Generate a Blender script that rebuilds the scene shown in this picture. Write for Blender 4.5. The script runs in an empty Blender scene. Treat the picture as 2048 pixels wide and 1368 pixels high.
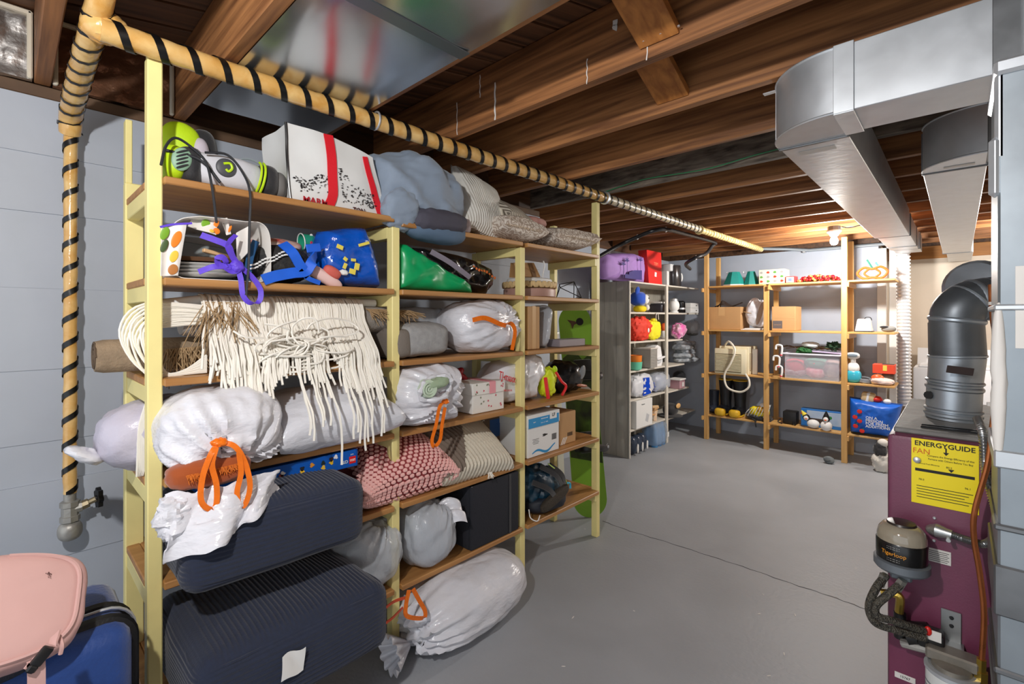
import bpy, bmesh, math, random
import numpy as np
from mathutils import Vector, Matrix, noise, Euler
PI = math.pi
SC = bpy.context.scene
COL = SC.collection
random.seed(7)

# ------------------------------------------------------------------ camera
F_PX, YAW, CX, CY, CAM_H = 951.0, -0.7546, 1024.0, 635.0, 1.4
cam_d = bpy.data.cameras.new('camera')
cam_d.sensor_width = 36.0
cam_d.lens = 36.0 * F_PX / 2048.0
cam_d.shift_y = -(684.0 - CY) / 2048.0
cam_d.clip_start = 0.02
cam = bpy.data.objects.new('camera', cam_d)
COL.objects.link(cam)
cam.location = (0, 0, CAM_H)
cam.rotation_euler = (PI / 2, 0, -YAW)
SC.camera = cam

# ------------------------------------------------------------------ world, exposure
SC.view_settings.view_transform = 'Standard'
SC.view_settings.look = 'None'
SC.view_settings.exposure = 0.45
SC.view_settings.gamma = 1.0
SC.view_settings.use_curve_mapping = False
world = bpy.data.worlds.new('world')
SC.world = world
world.use_nodes = True
world.node_tree.nodes['Background'].inputs[0].default_value = (0.88, 0.94, 1.0, 1)
world.node_tree.nodes['Background'].inputs[1].default_value = 1.05

# ------------------------------------------------------------------ lights (bare bulbs of the basement)
def bulb_light(name, loc, power, radius, col):
    l = bpy.data.lights.new(name, 'POINT')
    l.energy = power; l.shadow_soft_size = radius; l.color = col
    o = bpy.data.objects.new(name, l); COL.objects.link(o); o.location = loc
    return o
bulb_light('near_bulb_light', (-0.47, -0.30, 2.015), 60, 0.03, (1.0, 0.985, 0.97))
bulb_light('far_bulb_light', (-0.80, 4.98, 1.985), 66, 0.04, (1.0, 0.97, 0.92))
bulb_light('laundry_bulb_light', (0.55, 5.6, 2.0), 45, 0.05, (1.0, 0.95, 0.88))

# ------------------------------------------------------------------ pixel -> point on a plane of the room
_R = np.array([math.cos(YAW), -math.sin(YAW), 0.0]); _F = np.array([math.sin(YAW), math.cos(YAW), 0.0])
_C = np.array([0, 0, CAM_H])
def ray(x, y):
    d = _F + _R * (x - CX) / F_PX
    d[2] = -(y - CY) / F_PX
    return d
def onX(x, y, X): d = ray(x, y); return _C + d * (X / d[0])
def onY(x, y, Y): d = ray(x, y); return _C + d * (Y / d[1])
def onZ(x, y, Z): d = ray(x, y); return _C + d * ((Z - CAM_H) / d[2])

# ------------------------------------------------------------------ geometry helpers: geo = (verts, faces)
def tr(g, loc=(0, 0, 0), rot=(0, 0, 0), sc=(1, 1, 1)):
    if isinstance(sc, (int, float)): sc = (sc, sc, sc)
    m = Matrix.LocRotScale(Vector(loc), Euler(rot), Vector(sc))
    a = np.array(m)
    v = np.asarray(g[0], float) @ a[:3, :3].T + a[:3, 3]
    return (v, g[1])
def join(*gs):
    vs, fs, n = [], [], 0
    for g in gs:
        v = np.asarray(g[0], float).reshape(-1, 3)
        vs.append(v); fs += [tuple(i + n for i in f) for f in g[1]]; n += len(v)
    return (np.concatenate(vs), fs)
def bm_geo(bm):
    bm.verts.ensure_lookup_table(); bm.verts.index_update()
    g = (np.array([v.co[:] for v in bm.verts]), [tuple(v.index for v in f.verts) for f in bm.faces])
    bm.free(); return g
def box(c, s, b=0.0, seg=1, taper=None):
    sx, sy, sz = s[0] / 2, s[1] / 2, s[2] / 2
    v = np.array([(x, y, z) for z in (-1, 1) for y in (-1, 1) for x in (-1, 1)], float) * (sx, sy, sz)
    if taper: v[4:, 0] *= taper; v[4:, 1] *= taper
    f = [(0, 2, 3, 1), (4, 5, 7, 6), (0, 1, 5, 4), (2, 6, 7, 3), (0, 4, 6, 2), (1, 3, 7, 5)]
    if b > 0:
        bm = bmesh.new()
        vv = [bm.verts.new(p) for p in v]
        for q in f: bm.faces.new([vv[i] for i in q])
        bmesh.ops.bevel(bm, geom=bm.edges[:], offset=b, segments=seg, affect='EDGES', profile=0.5)
        v, f = bm_geo(bm)
    return (np.asarray(v) + np.asarray(c, float), f)
def ends(a, b, w, h, up=(0, 0, 1), bev=0.0):
    """a straight bar of section w x h from a to b"""
    a, b = Vector(a), Vector(b); d = b - a; L = d.length; z = d.normalized()
    u = Vector(up)
    if abs(u.dot(z)) > 0.98: u = Vector((1, 0, 0))
    x = u.cross(z).normalized(); y = z.cross(x)
    m = Matrix((x, y, z)).transposed()
    g = box((0, 0, L / 2), (w, h, L), bev)
    return (g[0] @ np.array(m).T + np.array(a), g[1])
def smooth_path(pts, k=6, closed=False):
    P = [Vector(p) for p in pts]; n = len(P); out = []
    rng = range(n) if closed else range(n - 1)
    for i in rng:
        p0 = P[(i - 1) % n] if (closed or i > 0) else P[i] * 2 - P[i + 1]
        p1 = P[i]; p2 = P[(i + 1) % n]
        p3 = P[(i + 2) % n] if (closed or i + 2 < n) else p2 * 2 - p1
        for j in range(k):
            t = j / k
            out.append(0.5 * ((2 * p1) + (p2 - p0) * t + (2 * p0 - 5 * p1 + 4 * p2 - p3) * t * t + (3 * p1 - p0 - 3 * p2 + p3) * t ** 3))
    if not closed: out.append(P[-1])
    return out
def frames(P, closed=False):
    n = len(P); T = []
    for i in range(n):
        a = P[(i - 1) % n] if (closed or i > 0) else P[i]
        b = P[(i + 1) % n] if (closed or i < n - 1) else P[i]
        t = (b - a)
        T.append(t.normalized() if t.length > 1e-9 else Vector((0, 0, 1)))
    u = Vector((0, 0, 1)) if abs(T[0].z) < 0.9 else Vector((1, 0, 0))
    x = u.cross(T[0]).normalized(); fr = []
    for t in T:
        x = (x - t * x.dot(t))
        x = x.normalized() if x.length > 1e-6 else Vector((1, 0, 0))
        fr.append((x.copy(), t.cross(x)))
    return fr
def tube(pts, r, n=8, closed=False, cap=True, flat=1.0):
    P = [Vector(p) for p in pts]; fr = frames(P, closed); m = len(P)
    rr = r if hasattr(r, '__len__') else [r] * m
    v, f = [], []
    for i in range(m):
        x, y = fr[i]
        for j in range(n):
            a = 2 * PI * j / n
            v.append(P[i] + x * (math.cos(a) * rr[i]) + y * (math.sin(a) * rr[i] * flat))
    for i in range(m if closed else m - 1):
        for j in range(n):
            f.append((i * n + j, i * n + (j + 1) % n, ((i + 1) % m) * n + (j + 1) % n, ((i + 1) % m) * n + j))
    if cap and not closed:
        f.append(tuple(range(n))[::-1]); f.append(tuple((m - 1) * n + j for j in range(n)))
    return (np.array([p[:] for p in v]), f)
def strip(pts, w, side, th=0.0012):
    """a flat band following pts; side = one vector or one per point, across the band"""
    P = [Vector(p) for p in pts]; m = len(P)
    S = [Vector(s).normalized() for s in side] if hasattr(side[0], '__len__') else [Vector(side).normalized()] * m
    W = w if hasattr(w, '__len__') else [w] * m
    v, f = [], []
    for i in range(m):
        t = (P[min(i + 1, m - 1)] - P[max(i - 1, 0)])
        t = t.normalized() if t.length > 1e-9 else Vector((0, 0, 1))
        s = (S[i] - t * S[i].dot(t))
        s = s.normalized() if s.length > 1e-4 else t.orthogonal().normalized()
        nn = t.cross(s) * th / 2
        v += [P[i] - s * W[i] / 2 - nn, P[i] + s * W[i] / 2 - nn, P[i] + s * W[i] / 2 + nn, P[i] - s * W[i] / 2 + nn]
    for i in range(m - 1):
        for j in range(4):
            f.append((i * 4 + j, i * 4 + (j + 1) % 4, (i + 1) * 4 + (j + 1) % 4, (i + 1) * 4 + j))
    f.append((3, 2, 1, 0)); f.append(tuple((m - 1) * 4 + j for j in range(4)))
    return (np.array([p[:] for p in v]), f)
def lathe(prof, n=24):
    v, f = [], []; m = len(prof)
    for r, z in prof:
        for j in range(n):
            a = 2 * PI * j / n; v.append((r * math.cos(a), r * math.sin(a), z))
    for i in range(m - 1):
        for j in range(n):
            f.append((i * n + j, i * n + (j + 1) % n, (i + 1) * n + (j + 1) % n, (i + 1) * n + j))
    f.append(tuple(range(n))[::-1]); f.append(tuple((m - 1) * n + j for j in range(n)))
    return (np.array(v), f)
def prism(poly, d, axis='y'):
    """outline (x,z) extruded along y from -d/2 to d/2 (axis y), or outline (x,y) along z"""
    n = len(poly)
    if axis == 'y': v = [(p[0], -d / 2, p[1]) for p in poly] + [(p[0], d / 2, p[1]) for p in poly]
    else: v = [(p[0], p[1], -d / 2) for p in poly] + [(p[0], p[1], d / 2) for p in poly]
    f = [tuple(range(n)), tuple(range(2 * n - 1, n - 1, -1))]
    for i in range(n): f.append((i, (i + 1) % n, n + (i + 1) % n, n + i)[::-1])
    return (np.array(v, float), f)
def grid(fn, nu, nv, wrapu=False, wrapv=False):
    v, f = [], []
    for i in range(nu + (0 if wrapu else 1)):
        for j in range(nv + (0 if wrapv else 1)): v.append(fn(i / nu, j / nv))
    NV = nv if wrapv else nv + 1; NU = nu if wrapu else nu + 1
    for i in range(nu):
        for j in range(nv):
            i2, j2 = (i + 1) % NU, (j + 1) % NV
            f.append((i * NV + j, i2 * NV + j, i2 * NV + j2, i * NV + j2))
    return (np.array(v, float), f)
def shell(g, th):
    """give an open sheet a thickness"""
    v = np.asarray(g[0], float); nrm = np.zeros_like(v)
    for q in g[1]:
        n_ = np.cross(v[q[1]] - v[q[0]], v[q[2]] - v[q[0]])
        for i in q: nrm[i] += n_
    nrm /= (np.linalg.norm(nrm, axis=1)[:, None] + 1e-12)
    N = len(v); e = {}
    for q in g[1]:
        for a, b in zip(q, q[1:] + q[:1]): e[(a, b)] = 1
    f = list(g[1]) + [tuple(i + N for i in q[::-1]) for q in g[1]]
    for (a, b) in e:
        if (b, a) not in e: f.append((b, a, a + N, b + N))
    return (np.concatenate([v, v - nrm * th]), f)
def nz(x, y, z, s=1.0, o=0.0): return noise.noise(Vector((x * s + o, y * s + o * 1.7, z * s - o)))
def sgnpow(a, e): return math.copysign(abs(a) ** e, a)
def blob(rx, ry, rz, e1=1.0, e2=1.0, nu=36, nv=22, amp=0.0, fr=6.0, seed=0.0, fn=None, flat=None):
    """rounded lump centred at the origin; e<1 boxier. amp = crumple height"""
    v, f = [], []
    for j in range(nv + 1):
        ph = -PI / 2 + PI * j / nv
        for i in range(nu):
            th = 2 * PI * i / nu
            c = sgnpow(math.cos(ph), e1)
            x = rx * c * sgnpow(math.cos(th), e2); y = ry * c * sgnpow(math.sin(th), e2); z = rz * sgnpow(math.sin(ph), e1)
            if amp:
                n1 = nz(x, y, z, fr, seed) + 0.55 * (abs(nz(x, y, z, fr * 2.3, seed + 5)) * 2 - .5) + .3 * nz(x, y, z, fr * 5, seed + 9)
                L = math.sqrt(x * x + y * y + z * z) + 1e-6; k = 1 + amp * n1 / L
                x *= k; y *= k; z *= k
            p = (x, y, z)
            if fn: p = fn(*p)
            if flat is not None and p[2] < flat: p = (p[0], p[1], flat)
            v.append(p)
    for j in range(nv):
        for i in range(nu):
            f.append((j * nu + i, j * nu + (i + 1) % nu, (j + 1) * nu + (i + 1) % nu, (j + 1) * nu + i))
    return (np.array(v), f)
def pillow(w, d, h, n=20, k=0.1, p=0.75, amp=0.0, seed=0.0, fn=None, fr=9):
    """a stuffed cushion in the x-y plane, corners pulled out"""
    v, f, idx = [], [], {}
    for s in (1, -1):
        for i in range(n + 1):
            for j in range(n + 1):
                u, t = -1 + 2 * i / n, -1 + 2 * j / n
                edge = i in (0, n) or j in (0, n)
                if edge and s == -1: continue
                x = w / 2 * u * (1 - k * (1 - t * t)); y = d / 2 * t * (1 - k * (1 - u * u))
                b = ((1 - u * u) * (1 - t * t)) ** (0.5 * p)
                z = s * h / 2 * b
                if amp: z += amp * (nz(x, y, s * .3, fr, seed) + .6 * nz(x, y, s, fr * 2.5, seed)) * min(1, b * 2.5)
                idx[(s, i, j)] = len(v); v.append(fn(x, y, z) if fn else (x, y, z))
    g = lambda s, i, j: idx.get((s, i, j), idx[(1, i, j)] if (s, i, j) not in idx else None)
    for s in (1, -1):
        for i in range(n):
            for j in range(n):
                q = (g(s, i, j), g(s, i + 1, j), g(s, i + 1, j + 1), g(s, i, j + 1))
                f.append(q if s == 1 else q[::-1])
    return (np.array(v), f)
_tcache = {}
def text(s, size, ext=0.0006, bold=False, align='CENTER', space=1.0):
    key = (s, size, ext, bold, align, space)
    if key not in _tcache:
        c = bpy.data.curves.new('t', 'FONT'); c.body = s; c.size = size; c.extrude = ext / 2; c.resolution_u = 2
        c.align_x = align; c.align_y = 'CENTER'; c.space_character = space
        if bold: c.offset = size * 0.018
        o = bpy.data.objects.new('t', c); COL.objects.link(o)
        dg = bpy.context.evaluated_depsgraph_get(); dg.update()
        m = bpy.data.meshes.new_from_object(o.evaluated_get(dg))
        _tcache[key] = (np.array([q.co[:] for q in m.vertices]).reshape(-1, 3), [tuple(q.vertices) for q in m.polygons])
        bpy.data.objects.remove(o); bpy.data.curves.remove(c); bpy.data.meshes.remove(m)
    return _tcache[key]
def ftext(s, size, at, w=None, **k):
    """text on a front face (facing local -y); w fits it to a width"""
    g = text(s, size, **k)
    if w and len(g[0]):
        wid = g[0][:, 0].max() - g[0][:, 0].min(); g = tr(g, sc=(w / wid, 1, 1))
    return tr(g, at, (PI / 2, 0, 0))

# ------------------------------------------------------------------ materials
def lin(c): return tuple(((x / 255) / 12.92 if x / 255 <= 0.04045 else ((x / 255 + 0.055) / 1.055) ** 2.4) for x in c)
_mats = {}
def mat(name, col, rough=0.6, metal=0.0, bump=0.0, bs=60.0, var=0.0, vs=6.0, col2=None, stretch=(1, 1, 1), spec=0.5, sheen=0.0, coat=0.0, trans=0.0, detail=6.0, clear=0.0, emit=0.0, wave=None, vor=0.0, bd=0.004):
    if name in _mats: return _mats[name]
    m = bpy.data.materials.new(name); m.use_nodes = True; _mats[name] = m
    nt = m.node_tree; N = nt.nodes; Lk = nt.links; b = N['Principled BSDF']
    c1 = lin(col) + (1,)
    b.inputs['Base Color'].default_value = c1
    b.inputs['Roughness'].default_value = rough; b.inputs['Metallic'].default_value = metal
    b.inputs['Specular IOR Level'].default_value = spec
    b.inputs['Sheen Weight'].default_value = sheen; b.inputs['Coat Weight'].default_value = coat
    b.inputs['Transmission Weight'].default_value = trans
    if emit: b.inputs['Emission Color'].default_value = c1; b.inputs['Emission Strength'].default_value = emit
    tc = N.new('ShaderNodeTexCoord'); mp = N.new('ShaderNodeMapping'); Lk.new(tc.outputs['Object'], mp.inputs[0]); mp.inputs['Scale'].default_value = stretch
    def noi(s, d=detail, dist=0.0):
        n = N.new('ShaderNodeTexNoise'); n.inputs['Scale'].default_value = s; n.inputs['Detail'].default_value = d; n.inputs['Distortion'].default_value = dist
        Lk.new(mp.outputs[0], n.inputs['Vector']); return n
    if var or col2:
        n = noi(vs, detail, 0.4)
        r = N.new('ShaderNodeValToRGB'); Lk.new(n.outputs[0], r.inputs[0])
        r.color_ramp.elements[0].position = 0.32; r.color_ramp.elements[1].position = 0.68
        a = lin(col2) if col2 else tuple(x * (1 - var) for x in c1[:3]); z = c1[:3] if col2 else tuple(min(1, x * (1 + var)) for x in c1[:3])
        r.color_ramp.elements[0].color = a + (1,); r.color_ramp.elements[1].color = tuple(z) + (1,)
        Lk.new(r.outputs[0], b.inputs['Base Color'])
        rr = N.new('ShaderNodeMapRange'); Lk.new(n.outputs[0], rr.inputs[0]); rr.inputs[3].default_value = max(0, rough - .08); rr.inputs[4].default_value = min(1, rough + .08)
        Lk.new(rr.outputs[0], b.inputs['Roughness'])
    if bump or wave or vor:
        bp = N.new('ShaderNodeBump'); bp.inputs['Strength'].default_value = min(1, bump if bump else .5); bp.inputs['Distance'].default_value = bd
        if wave:
            w = N.new('ShaderNodeTexWave'); w.wave_type = 'BANDS'; w.bands_direction = wave[0]; w.inputs['Scale'].default_value = wave[1]; w.inputs['Distortion'].default_value = wave[2]
            Lk.new(tc.outputs['Object'], w.inputs['Vector']); Lk.new(w.outputs[1], bp.inputs['Height'])
        elif vor:
            w = N.new('ShaderNodeTexVoronoi'); w.inputs['Scale'].default_value = vor; Lk.new(mp.outputs[0], w.inputs['Vector']); Lk.new(w.outputs[0], bp.inputs['Height'])
        else: Lk.new(noi(bs).outputs[0], bp.inputs['Height'])
        Lk.new(bp.outputs[0], b.inputs['Normal'])
    if clear:
        t = N.new('ShaderNodeBsdfTransparent'); mx = N.new('ShaderNodeMixShader'); mx.inputs[0].default_value = clear
        Lk.new(b.outputs[0], mx.inputs[1]); Lk.new(t.outputs[0], mx.inputs[2]); Lk.new(mx.outputs[0], N['Material Output'].inputs[0])
    return m
def wood(name, c1, c2, axis='y', s=1.0, rough=0.6, knots=True):
    """long grain along one axis, with the odd dark knot"""
    if name in _mats: return _mats[name]
    st = {'x': (1.2, 26, 26), 'y': (26, 1.2, 26), 'z': (26, 26, 1.2)}[axis]
    m = mat(name, c1, rough, bump=0.15, bs=1.6 * s, col2=c2, vs=1.1 * s, stretch=st, detail=8)
    return m
def chrome(name, col=(200, 203, 206), rough=0.25, var=0.08): return mat(name, col, rough, 1.0, var=var, vs=8)

# ------------------------------------------------------------------ objects
def mesh_of(name, g, m, smooth=True, ang=35):
    me = bpy.data.meshes.new(name)
    me.from_pydata([tuple(p) for p in np.asarray(g[0], float)], [], [tuple(int(i) for i in q) for q in g[1]])
    me.materials.append(m)
    if smooth:
        me.shade_smooth()
        me.set_sharp_from_angle(angle=math.radians(ang))
    me.update()
    return me
def tag(o, label=None, cat=None, group=None, kind=None):
    if label: o['label'] = label
    if cat: o['category'] = cat
    if group: o['group'] = group
    if kind: o['kind'] = kind
    return o
def thing(name, label, cat, loc=(0, 0, 0), rz=0.0, group=None, rot=None):
    o = bpy.data.objects.new(name, None); COL.objects.link(o); o.empty_display_size = 0.05
    o.location = tuple(float(q) for q in loc); o.rotation_euler = rot if rot else (0, 0, rz)
    return tag(o, label, cat, group)
def part(parent, name, g, m, label=None, smooth=True, ang=35, world=False, kind=None):
    if world:
        base = parent
        while base.parent: base = base.parent
        mw = Matrix.LocRotScale(base.location, base.rotation_euler, None).inverted()
        a = np.array(mw); g = (np.asarray(g[0], float) @ a[:3, :3].T + a[:3, 3], g[1])
    o = bpy.data.objects.new(name, mesh_of(name, g, m, smooth, ang)); COL.objects.link(o)
    if parent: o.parent = parent
    if label: o['label'] = label
    if kind: o['kind'] = kind
    return o
def solo(name, g, m, label, cat, group=None, smooth=True, ang=35):
    """a thing that is one mesh, given in world coordinates"""
    v = np.asarray(g[0], float); c = np.array([(v[:, 0].min() + v[:, 0].max()) / 2, (v[:, 1].min() + v[:, 1].max()) / 2, v[:, 2].min()])
    o = bpy.data.objects.new(name, mesh_of(name, (v - c, g[1]), m, smooth, ang)); COL.objects.link(o); o.location = c
    return tag(o, label, cat, group)
def struct(name, g, m, label=None, smooth=False):
    o = bpy.data.objects.new(name, mesh_of(name, g, m, smooth)); COL.objects.link(o); o['kind'] = 'structure'
    if label: o['label'] = label
    return o
def copy_tree(o, parent=None):
    c = o.copy(); COL.objects.link(c); c.parent = parent
    for ch in list(o.children): copy_tree(ch, c)
    return c

# ================================================================== materials of the room
M_floor = mat('floor_paint', (160, 163, 168), 0.5, bump=0.35, bs=55, var=0.10, vs=1.6, detail=14)
M_wallL = mat('wall_paint_cool', (178, 185, 196), 0.6, bump=0.25, bs=14, var=0.05, vs=3)
M_wallB = mat('wall_paint_blue', (172, 180, 194), 0.6, bump=0.2, bs=14, var=0.06, vs=3)
M_beige = mat('wall_paint_beige', (226, 213, 196), 0.6, bump=0.2, bs=14, var=0.05, vs=3)
M_joist = wood('joist_wood', (184, 126, 76), (112, 70, 40), 'x', 1.6)
M_joist2 = wood('joist_wood_dark', (168, 112, 66), (94, 58, 32), 'x', 1.6)
M_joistw = mat('joist_whitewash', (136, 124, 110), 0.8, bump=0.3, bs=20, col2=(62, 52, 44), vs=5, stretch=(1.5, 8, 8))
M_sub = wood('subfloor_wood', (112, 74, 46), (66, 42, 26), 'y', 1.3)
M_white = mat('white_trim', (222, 218, 212), 0.5, var=0.03)
M_galv = mat('galvanised', (212, 216, 220), 0.4, 0.7, bump=0.06, bs=25, var=0.07, vs=10)
M_galvd = mat('galvanised_dull', (128, 130, 132), 0.42, 0.85, bump=0.1, bs=25, var=0.16, vs=8)
M_foil = mat('foil', (205, 203, 200), 0.22, 0.95, bump=1.0, bs=22, var=0.05)
M_foilb = mat('foil_brown', (126, 88, 66), 0.22, 0.5, bump=1.0, bs=14, var=0.2, bd=.012)
M_ink = mat('ink_black', (22, 20, 18), .6)
M_black = mat('black_plastic', (18, 18, 20), 0.4)
M_tape = mat('black_tape', (14, 14, 15), 0.32)

# ================================================================== floor, walls
struct('floor', box((-0.3, 2.3, -0.05), (5.6, 9.8, 0.1)), M_floor, 'grey painted concrete basement floor')
fl_o = bpy.data.objects['floor']
jp = [Vector(onZ(x, y, 0.0005)) for x, y in ((1205, 1042), (1260, 1062), (1330, 1083), (1420, 1112), (1500, 1138), (1580, 1166), (1660, 1192), (1720, 1214), (1790, 1240))]
jp = [p + Vector((0, .004 * math.sin(i * 2.1), 0)) for i, p in enumerate(smooth_path(jp, 5))]
part(fl_o, 'slab_joint', strip(jp, [.004 + .002 * math.sin(i * 1.7) for i in range(len(jp))], (.2, 1, 0), .001), mat('joint_dark', (84, 84, 86), .8))
for i, (x, y) in enumerate(((1268, 1222), (1518, 1228), (1590, 1230), (1712, 1137), (1538, 1352), (1568, 1308), (1526, 1189), (1127, 1333), (1146, 1235), (1170, 1058))):
    q = onZ(x, y, 0); part(fl_o, 'paint_speck', tr(blob(.006 + .003 * (i % 3), .003, .0012, 1, 1, 10, 5), (q[0], q[1], .0008), (0, 0, i)), M_white)
def course_wall(name, m, X0, X1, Y0, Y1, zs, axis, lab):
    """a board-marked concrete wall: thin courses a hair proud of one another"""
    gs = []
    for i, (a, b) in enumerate(zip(zs[:-1], zs[1:])):
        d = 0.0035 * ((i * 7) % 3 - 1)
        if axis == 'x': gs.append(box(((X0 + X1) / 2 + d, (Y0 + Y1) / 2, (a + b) / 2), (X1 - X0, Y1 - Y0, b - a), 0.0008))
        else: gs.append(box(((X0 + X1) / 2, (Y0 + Y1) / 2 + d, (a + b) / 2), (X1 - X0, Y1 - Y0, b - a), 0.0008))
    w = struct(name, join(*gs), m, lab)
    return w
WZ = [0.0, 0.28, 0.56, 0.83, 0.97, 1.22, 1.50, 1.76, 1.96, 2.155]
course_wall('wall_left', M_wallL, -2.5, -2.30, -1.7, 2.75, WZ, 'x', 'pale grey painted concrete wall with board marks')
course_wall('wall_left_rear', M_wallL, -3.05, -2.85, 2.75, 6.3, WZ, 'x', 'painted concrete wall behind the grey cabinet')
struct('wall_left_return', box((-2.68, 2.70, 1.08), (0.36, 0.098, 2.15)), M_white)
XB = float(onY(1757, 700, 6.1)[0])
course_wall('wall_back', M_wallB, -2.85, XB, 6.1, 6.3, WZ, 'y', 'blue grey painted concrete wall behind the pine rack')
struct('wall_laundry', box((1.0, 7.1, 1.025), (4.2, 0.2, 2.05)), M_beige, 'beige painted wall at the far end')
struct('wall_laundry_side', box((XB - 0.07, 6.65, 1.08), (0.14, 0.69, 2.15)), M_beige)
struct('wall_right', box((2.3, 2.7, 1.1), (0.2, 8.8, 2.2)), M_beige)
t1 = struct('trim_1', box((XB + 0.03, 6.075, 1.05), (0.075, 0.045, 2.1), 0.004), M_white, 'white painted corner post')
t2 = struct('trim_2', box((XB + 0.115, 6.13, 1.05), (0.06, 0.05, 2.1), 0.004), M_white, 'white painted corner post')
struct('trim_3', box((-2.39, 0.75, 2.178), (0.18, 4.0, 0.042), 0.003), mat('sill_plate', (96, 72, 52), 0.7, var=.2, vs=10))
struct('trim_4', box((0.7, 7.02, 2.12), (3.4, 0.05, 0.14), 0.003), wood('header_wood', (196, 138, 72), (150, 96, 48), 'x'))

M_rim = wood('rim_wood', (104, 70, 44), (62, 40, 26), 'y', 1.2)
for n_, c_, d_ in (('trim_5', (-2.42, .65, 2.31), (.12, 4.2, .31)), ('trim_6', (-2.93, 4.6, 2.31), (.12, 3.75, .31)), ('trim_7', (-1.75, 6.24, 2.31), (2.3, .1, .31)), ('trim_8', (.8, 7.12, 2.31), (3.4, .1, .31)), ('trim_9', (2.27, 2.7, 2.31), (.1, 8.8, .31)), ('trim_10', (-2.68, 2.70, 2.31), (.5, .1, .31))):
    struct(n_, box(c_, d_), M_rim)
# ================================================================== ceiling: subfloor boards, joists, bridging
ceil = struct('ceiling', box((-0.3, 2.6, 2.48), (5.4, 9.2, 0.03)), M_sub, 'underside of the floor above with bare joists')
g_board = box((0, 0, 0), (0.137, 9.6, 0.02), 0.002)
mb = mesh_of('subfloor_board', g_board, M_sub, False)
for i in range(44):
    o = bpy.data.objects.new('subfloor_board', mb); COL.objects.link(o); o.parent = ceil
    o.location = (-4.2 + i * 0.16, 2.6, 2.442 + 0.0015 * (i % 3)); o.rotation_euler = (0, 0, -0.35)
JY = [-1.2, -0.76, -0.33, 0.085, 0.480, 0.955, 1.375, 1.775, 2.235, 2.66, 3.07, 3.48, 3.89, 4.30, 4.71, 5.12, 5.53, 5.94, 6.35, 6.76]
for i, y in enumerate(JY):
    x0 = -2.30 if y < 2.7 else -2.85
    m = M_joistw if abs(y - 2.66) < .01 else (M_joist if i % 3 else M_joist2)
    part(ceil, 'joist', box(((x0 + 2.2) / 2, y, 2.316), (2.2 - x0, 0.042, 0.232), 0.003), m, smooth=False)
M_br = wood('bridging_wood', (186, 122, 60), (140, 84, 38), 'y', 1.4)
for a, b in ((1, 1), ):
    pass
def bridge(X, y0, y1, z0, z1):
    part(ceil, 'bridging_board', ends((X, y0, z0), (X, y1, z1), 0.125, 0.03, (0, -0.4, 1), 0.002), M_br, smooth=False)
bridge(-0.80, 1.41, 1.755, 2.40, 2.245)
bridge(-0.66, 1.00, 1.355, 2.40, 2.245)
for X in (-0.85, -0.795, -0.74):   # nail heads of the bridging
    part(ceil, 'nail', tr(lathe([(0.004, 0), (0.004, 0.003)], 8), (X + 0.15, 1.33, 2.243), (PI, 0, 0)), M_galv)

for i, (x, y0, y1, w_) in enumerate(((990, 165, 240, .009), (1294, 0, 120, .004), (1174, 118, 168, .004), (1072, 140, 212, .003), (914, 205, 270, .004), (933, 215, 268, .003), (960, 150, 195, .005), (1230, 40, 60, .02))):
    a_, b_ = onY(x, y0, 1.352), onY(x, y1, 1.352)
    if a_[2] < 2.43 and b_[2] > 2.19: part(ceil, 'paint_drip', strip([Vector(a_).lerp(Vector(b_), k / 8) + Vector((.002 * math.sin(k * 2 + i), 0, 0)) for k in range(9)], [w_ * (.5 + .5 * abs(math.sin(k * 1.3 + i))) for k in range(9)], (1, 0, 0), .001), M_white)
# rim insulation in the joist bays
def foil(Y0, Y1, m, label, z0=2.2, z1=2.425, seed=0):
    def fn(u, v):
        e = min(u, 1 - u, v, 1 - v)
        return (-2.275 + 0.012 * nz(u * 4, v * 4, seed, 2.2) * min(1, e * 12), Y0 + (Y1 - Y0) * u, z0 + (z1 - z0) * v)
    g = shell(grid(fn, 22, 12), 0.02)
    t = thing('insulation_panel', label, 'insulation', (-2.28, (Y0 + Y1) / 2, z0))
    part(t, 'foil_face', g, m, world=True)
    fr = join(box((-2.268, Y0 + .006, (z0 + z1) / 2), (.02, .014, z1 - z0), .004), box((-2.268, Y1 - .006, (z0 + z1) / 2), (.02, .014, z1 - z0), .004), box((-2.268, (Y0 + Y1) / 2, z1 - .006), (.02, Y1 - Y0, .014), .004))
    part(t, 'foam_edge', fr, mat('foam', (218, 208, 188), .8, bump=.4, bs=60), world=True)
foil(-0.30, 0.06, M_foil, 'crinkled silver foil insulation panel above the left wall', seed=3)
foil(0.11, 0.455, M_foilb, 'brown foil insulation panel behind the striped pipe', seed=8)

# panned joist bay of sheet metal
sm = thing('sheet_metal_duct', 'shiny sheet metal panel closing the joist bay above the white tote', 'duct', (-0.8, 0.72, 2.19))
def fpan(u, v):
    x = -2.04 + 2.6 * u; y = 0.497 + 0.452 * v
    e = min(1, min(v, 1 - v) * 8)
    return (x, y, 2.193 + e * 0.006 * nz(x, y, 0, 2.6, 4) - 0.004 * e)
part(sm, 'sheet_panel', shell(grid(fpan, 60, 16), -0.001), mat('sheet_metal', (190, 193, 196), 0.2, 0.95, bump=0.05, bs=6, var=0.05, vs=4), world=True, ang=60)
part(sm, 'seam_strip', box((-1.085, 0.722, 2.187), (0.045, 0.45, 0.004), 0.001), mat('seam_metal', (128, 134, 138), 0.35, 0.9), world=True, smooth=False)

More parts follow.
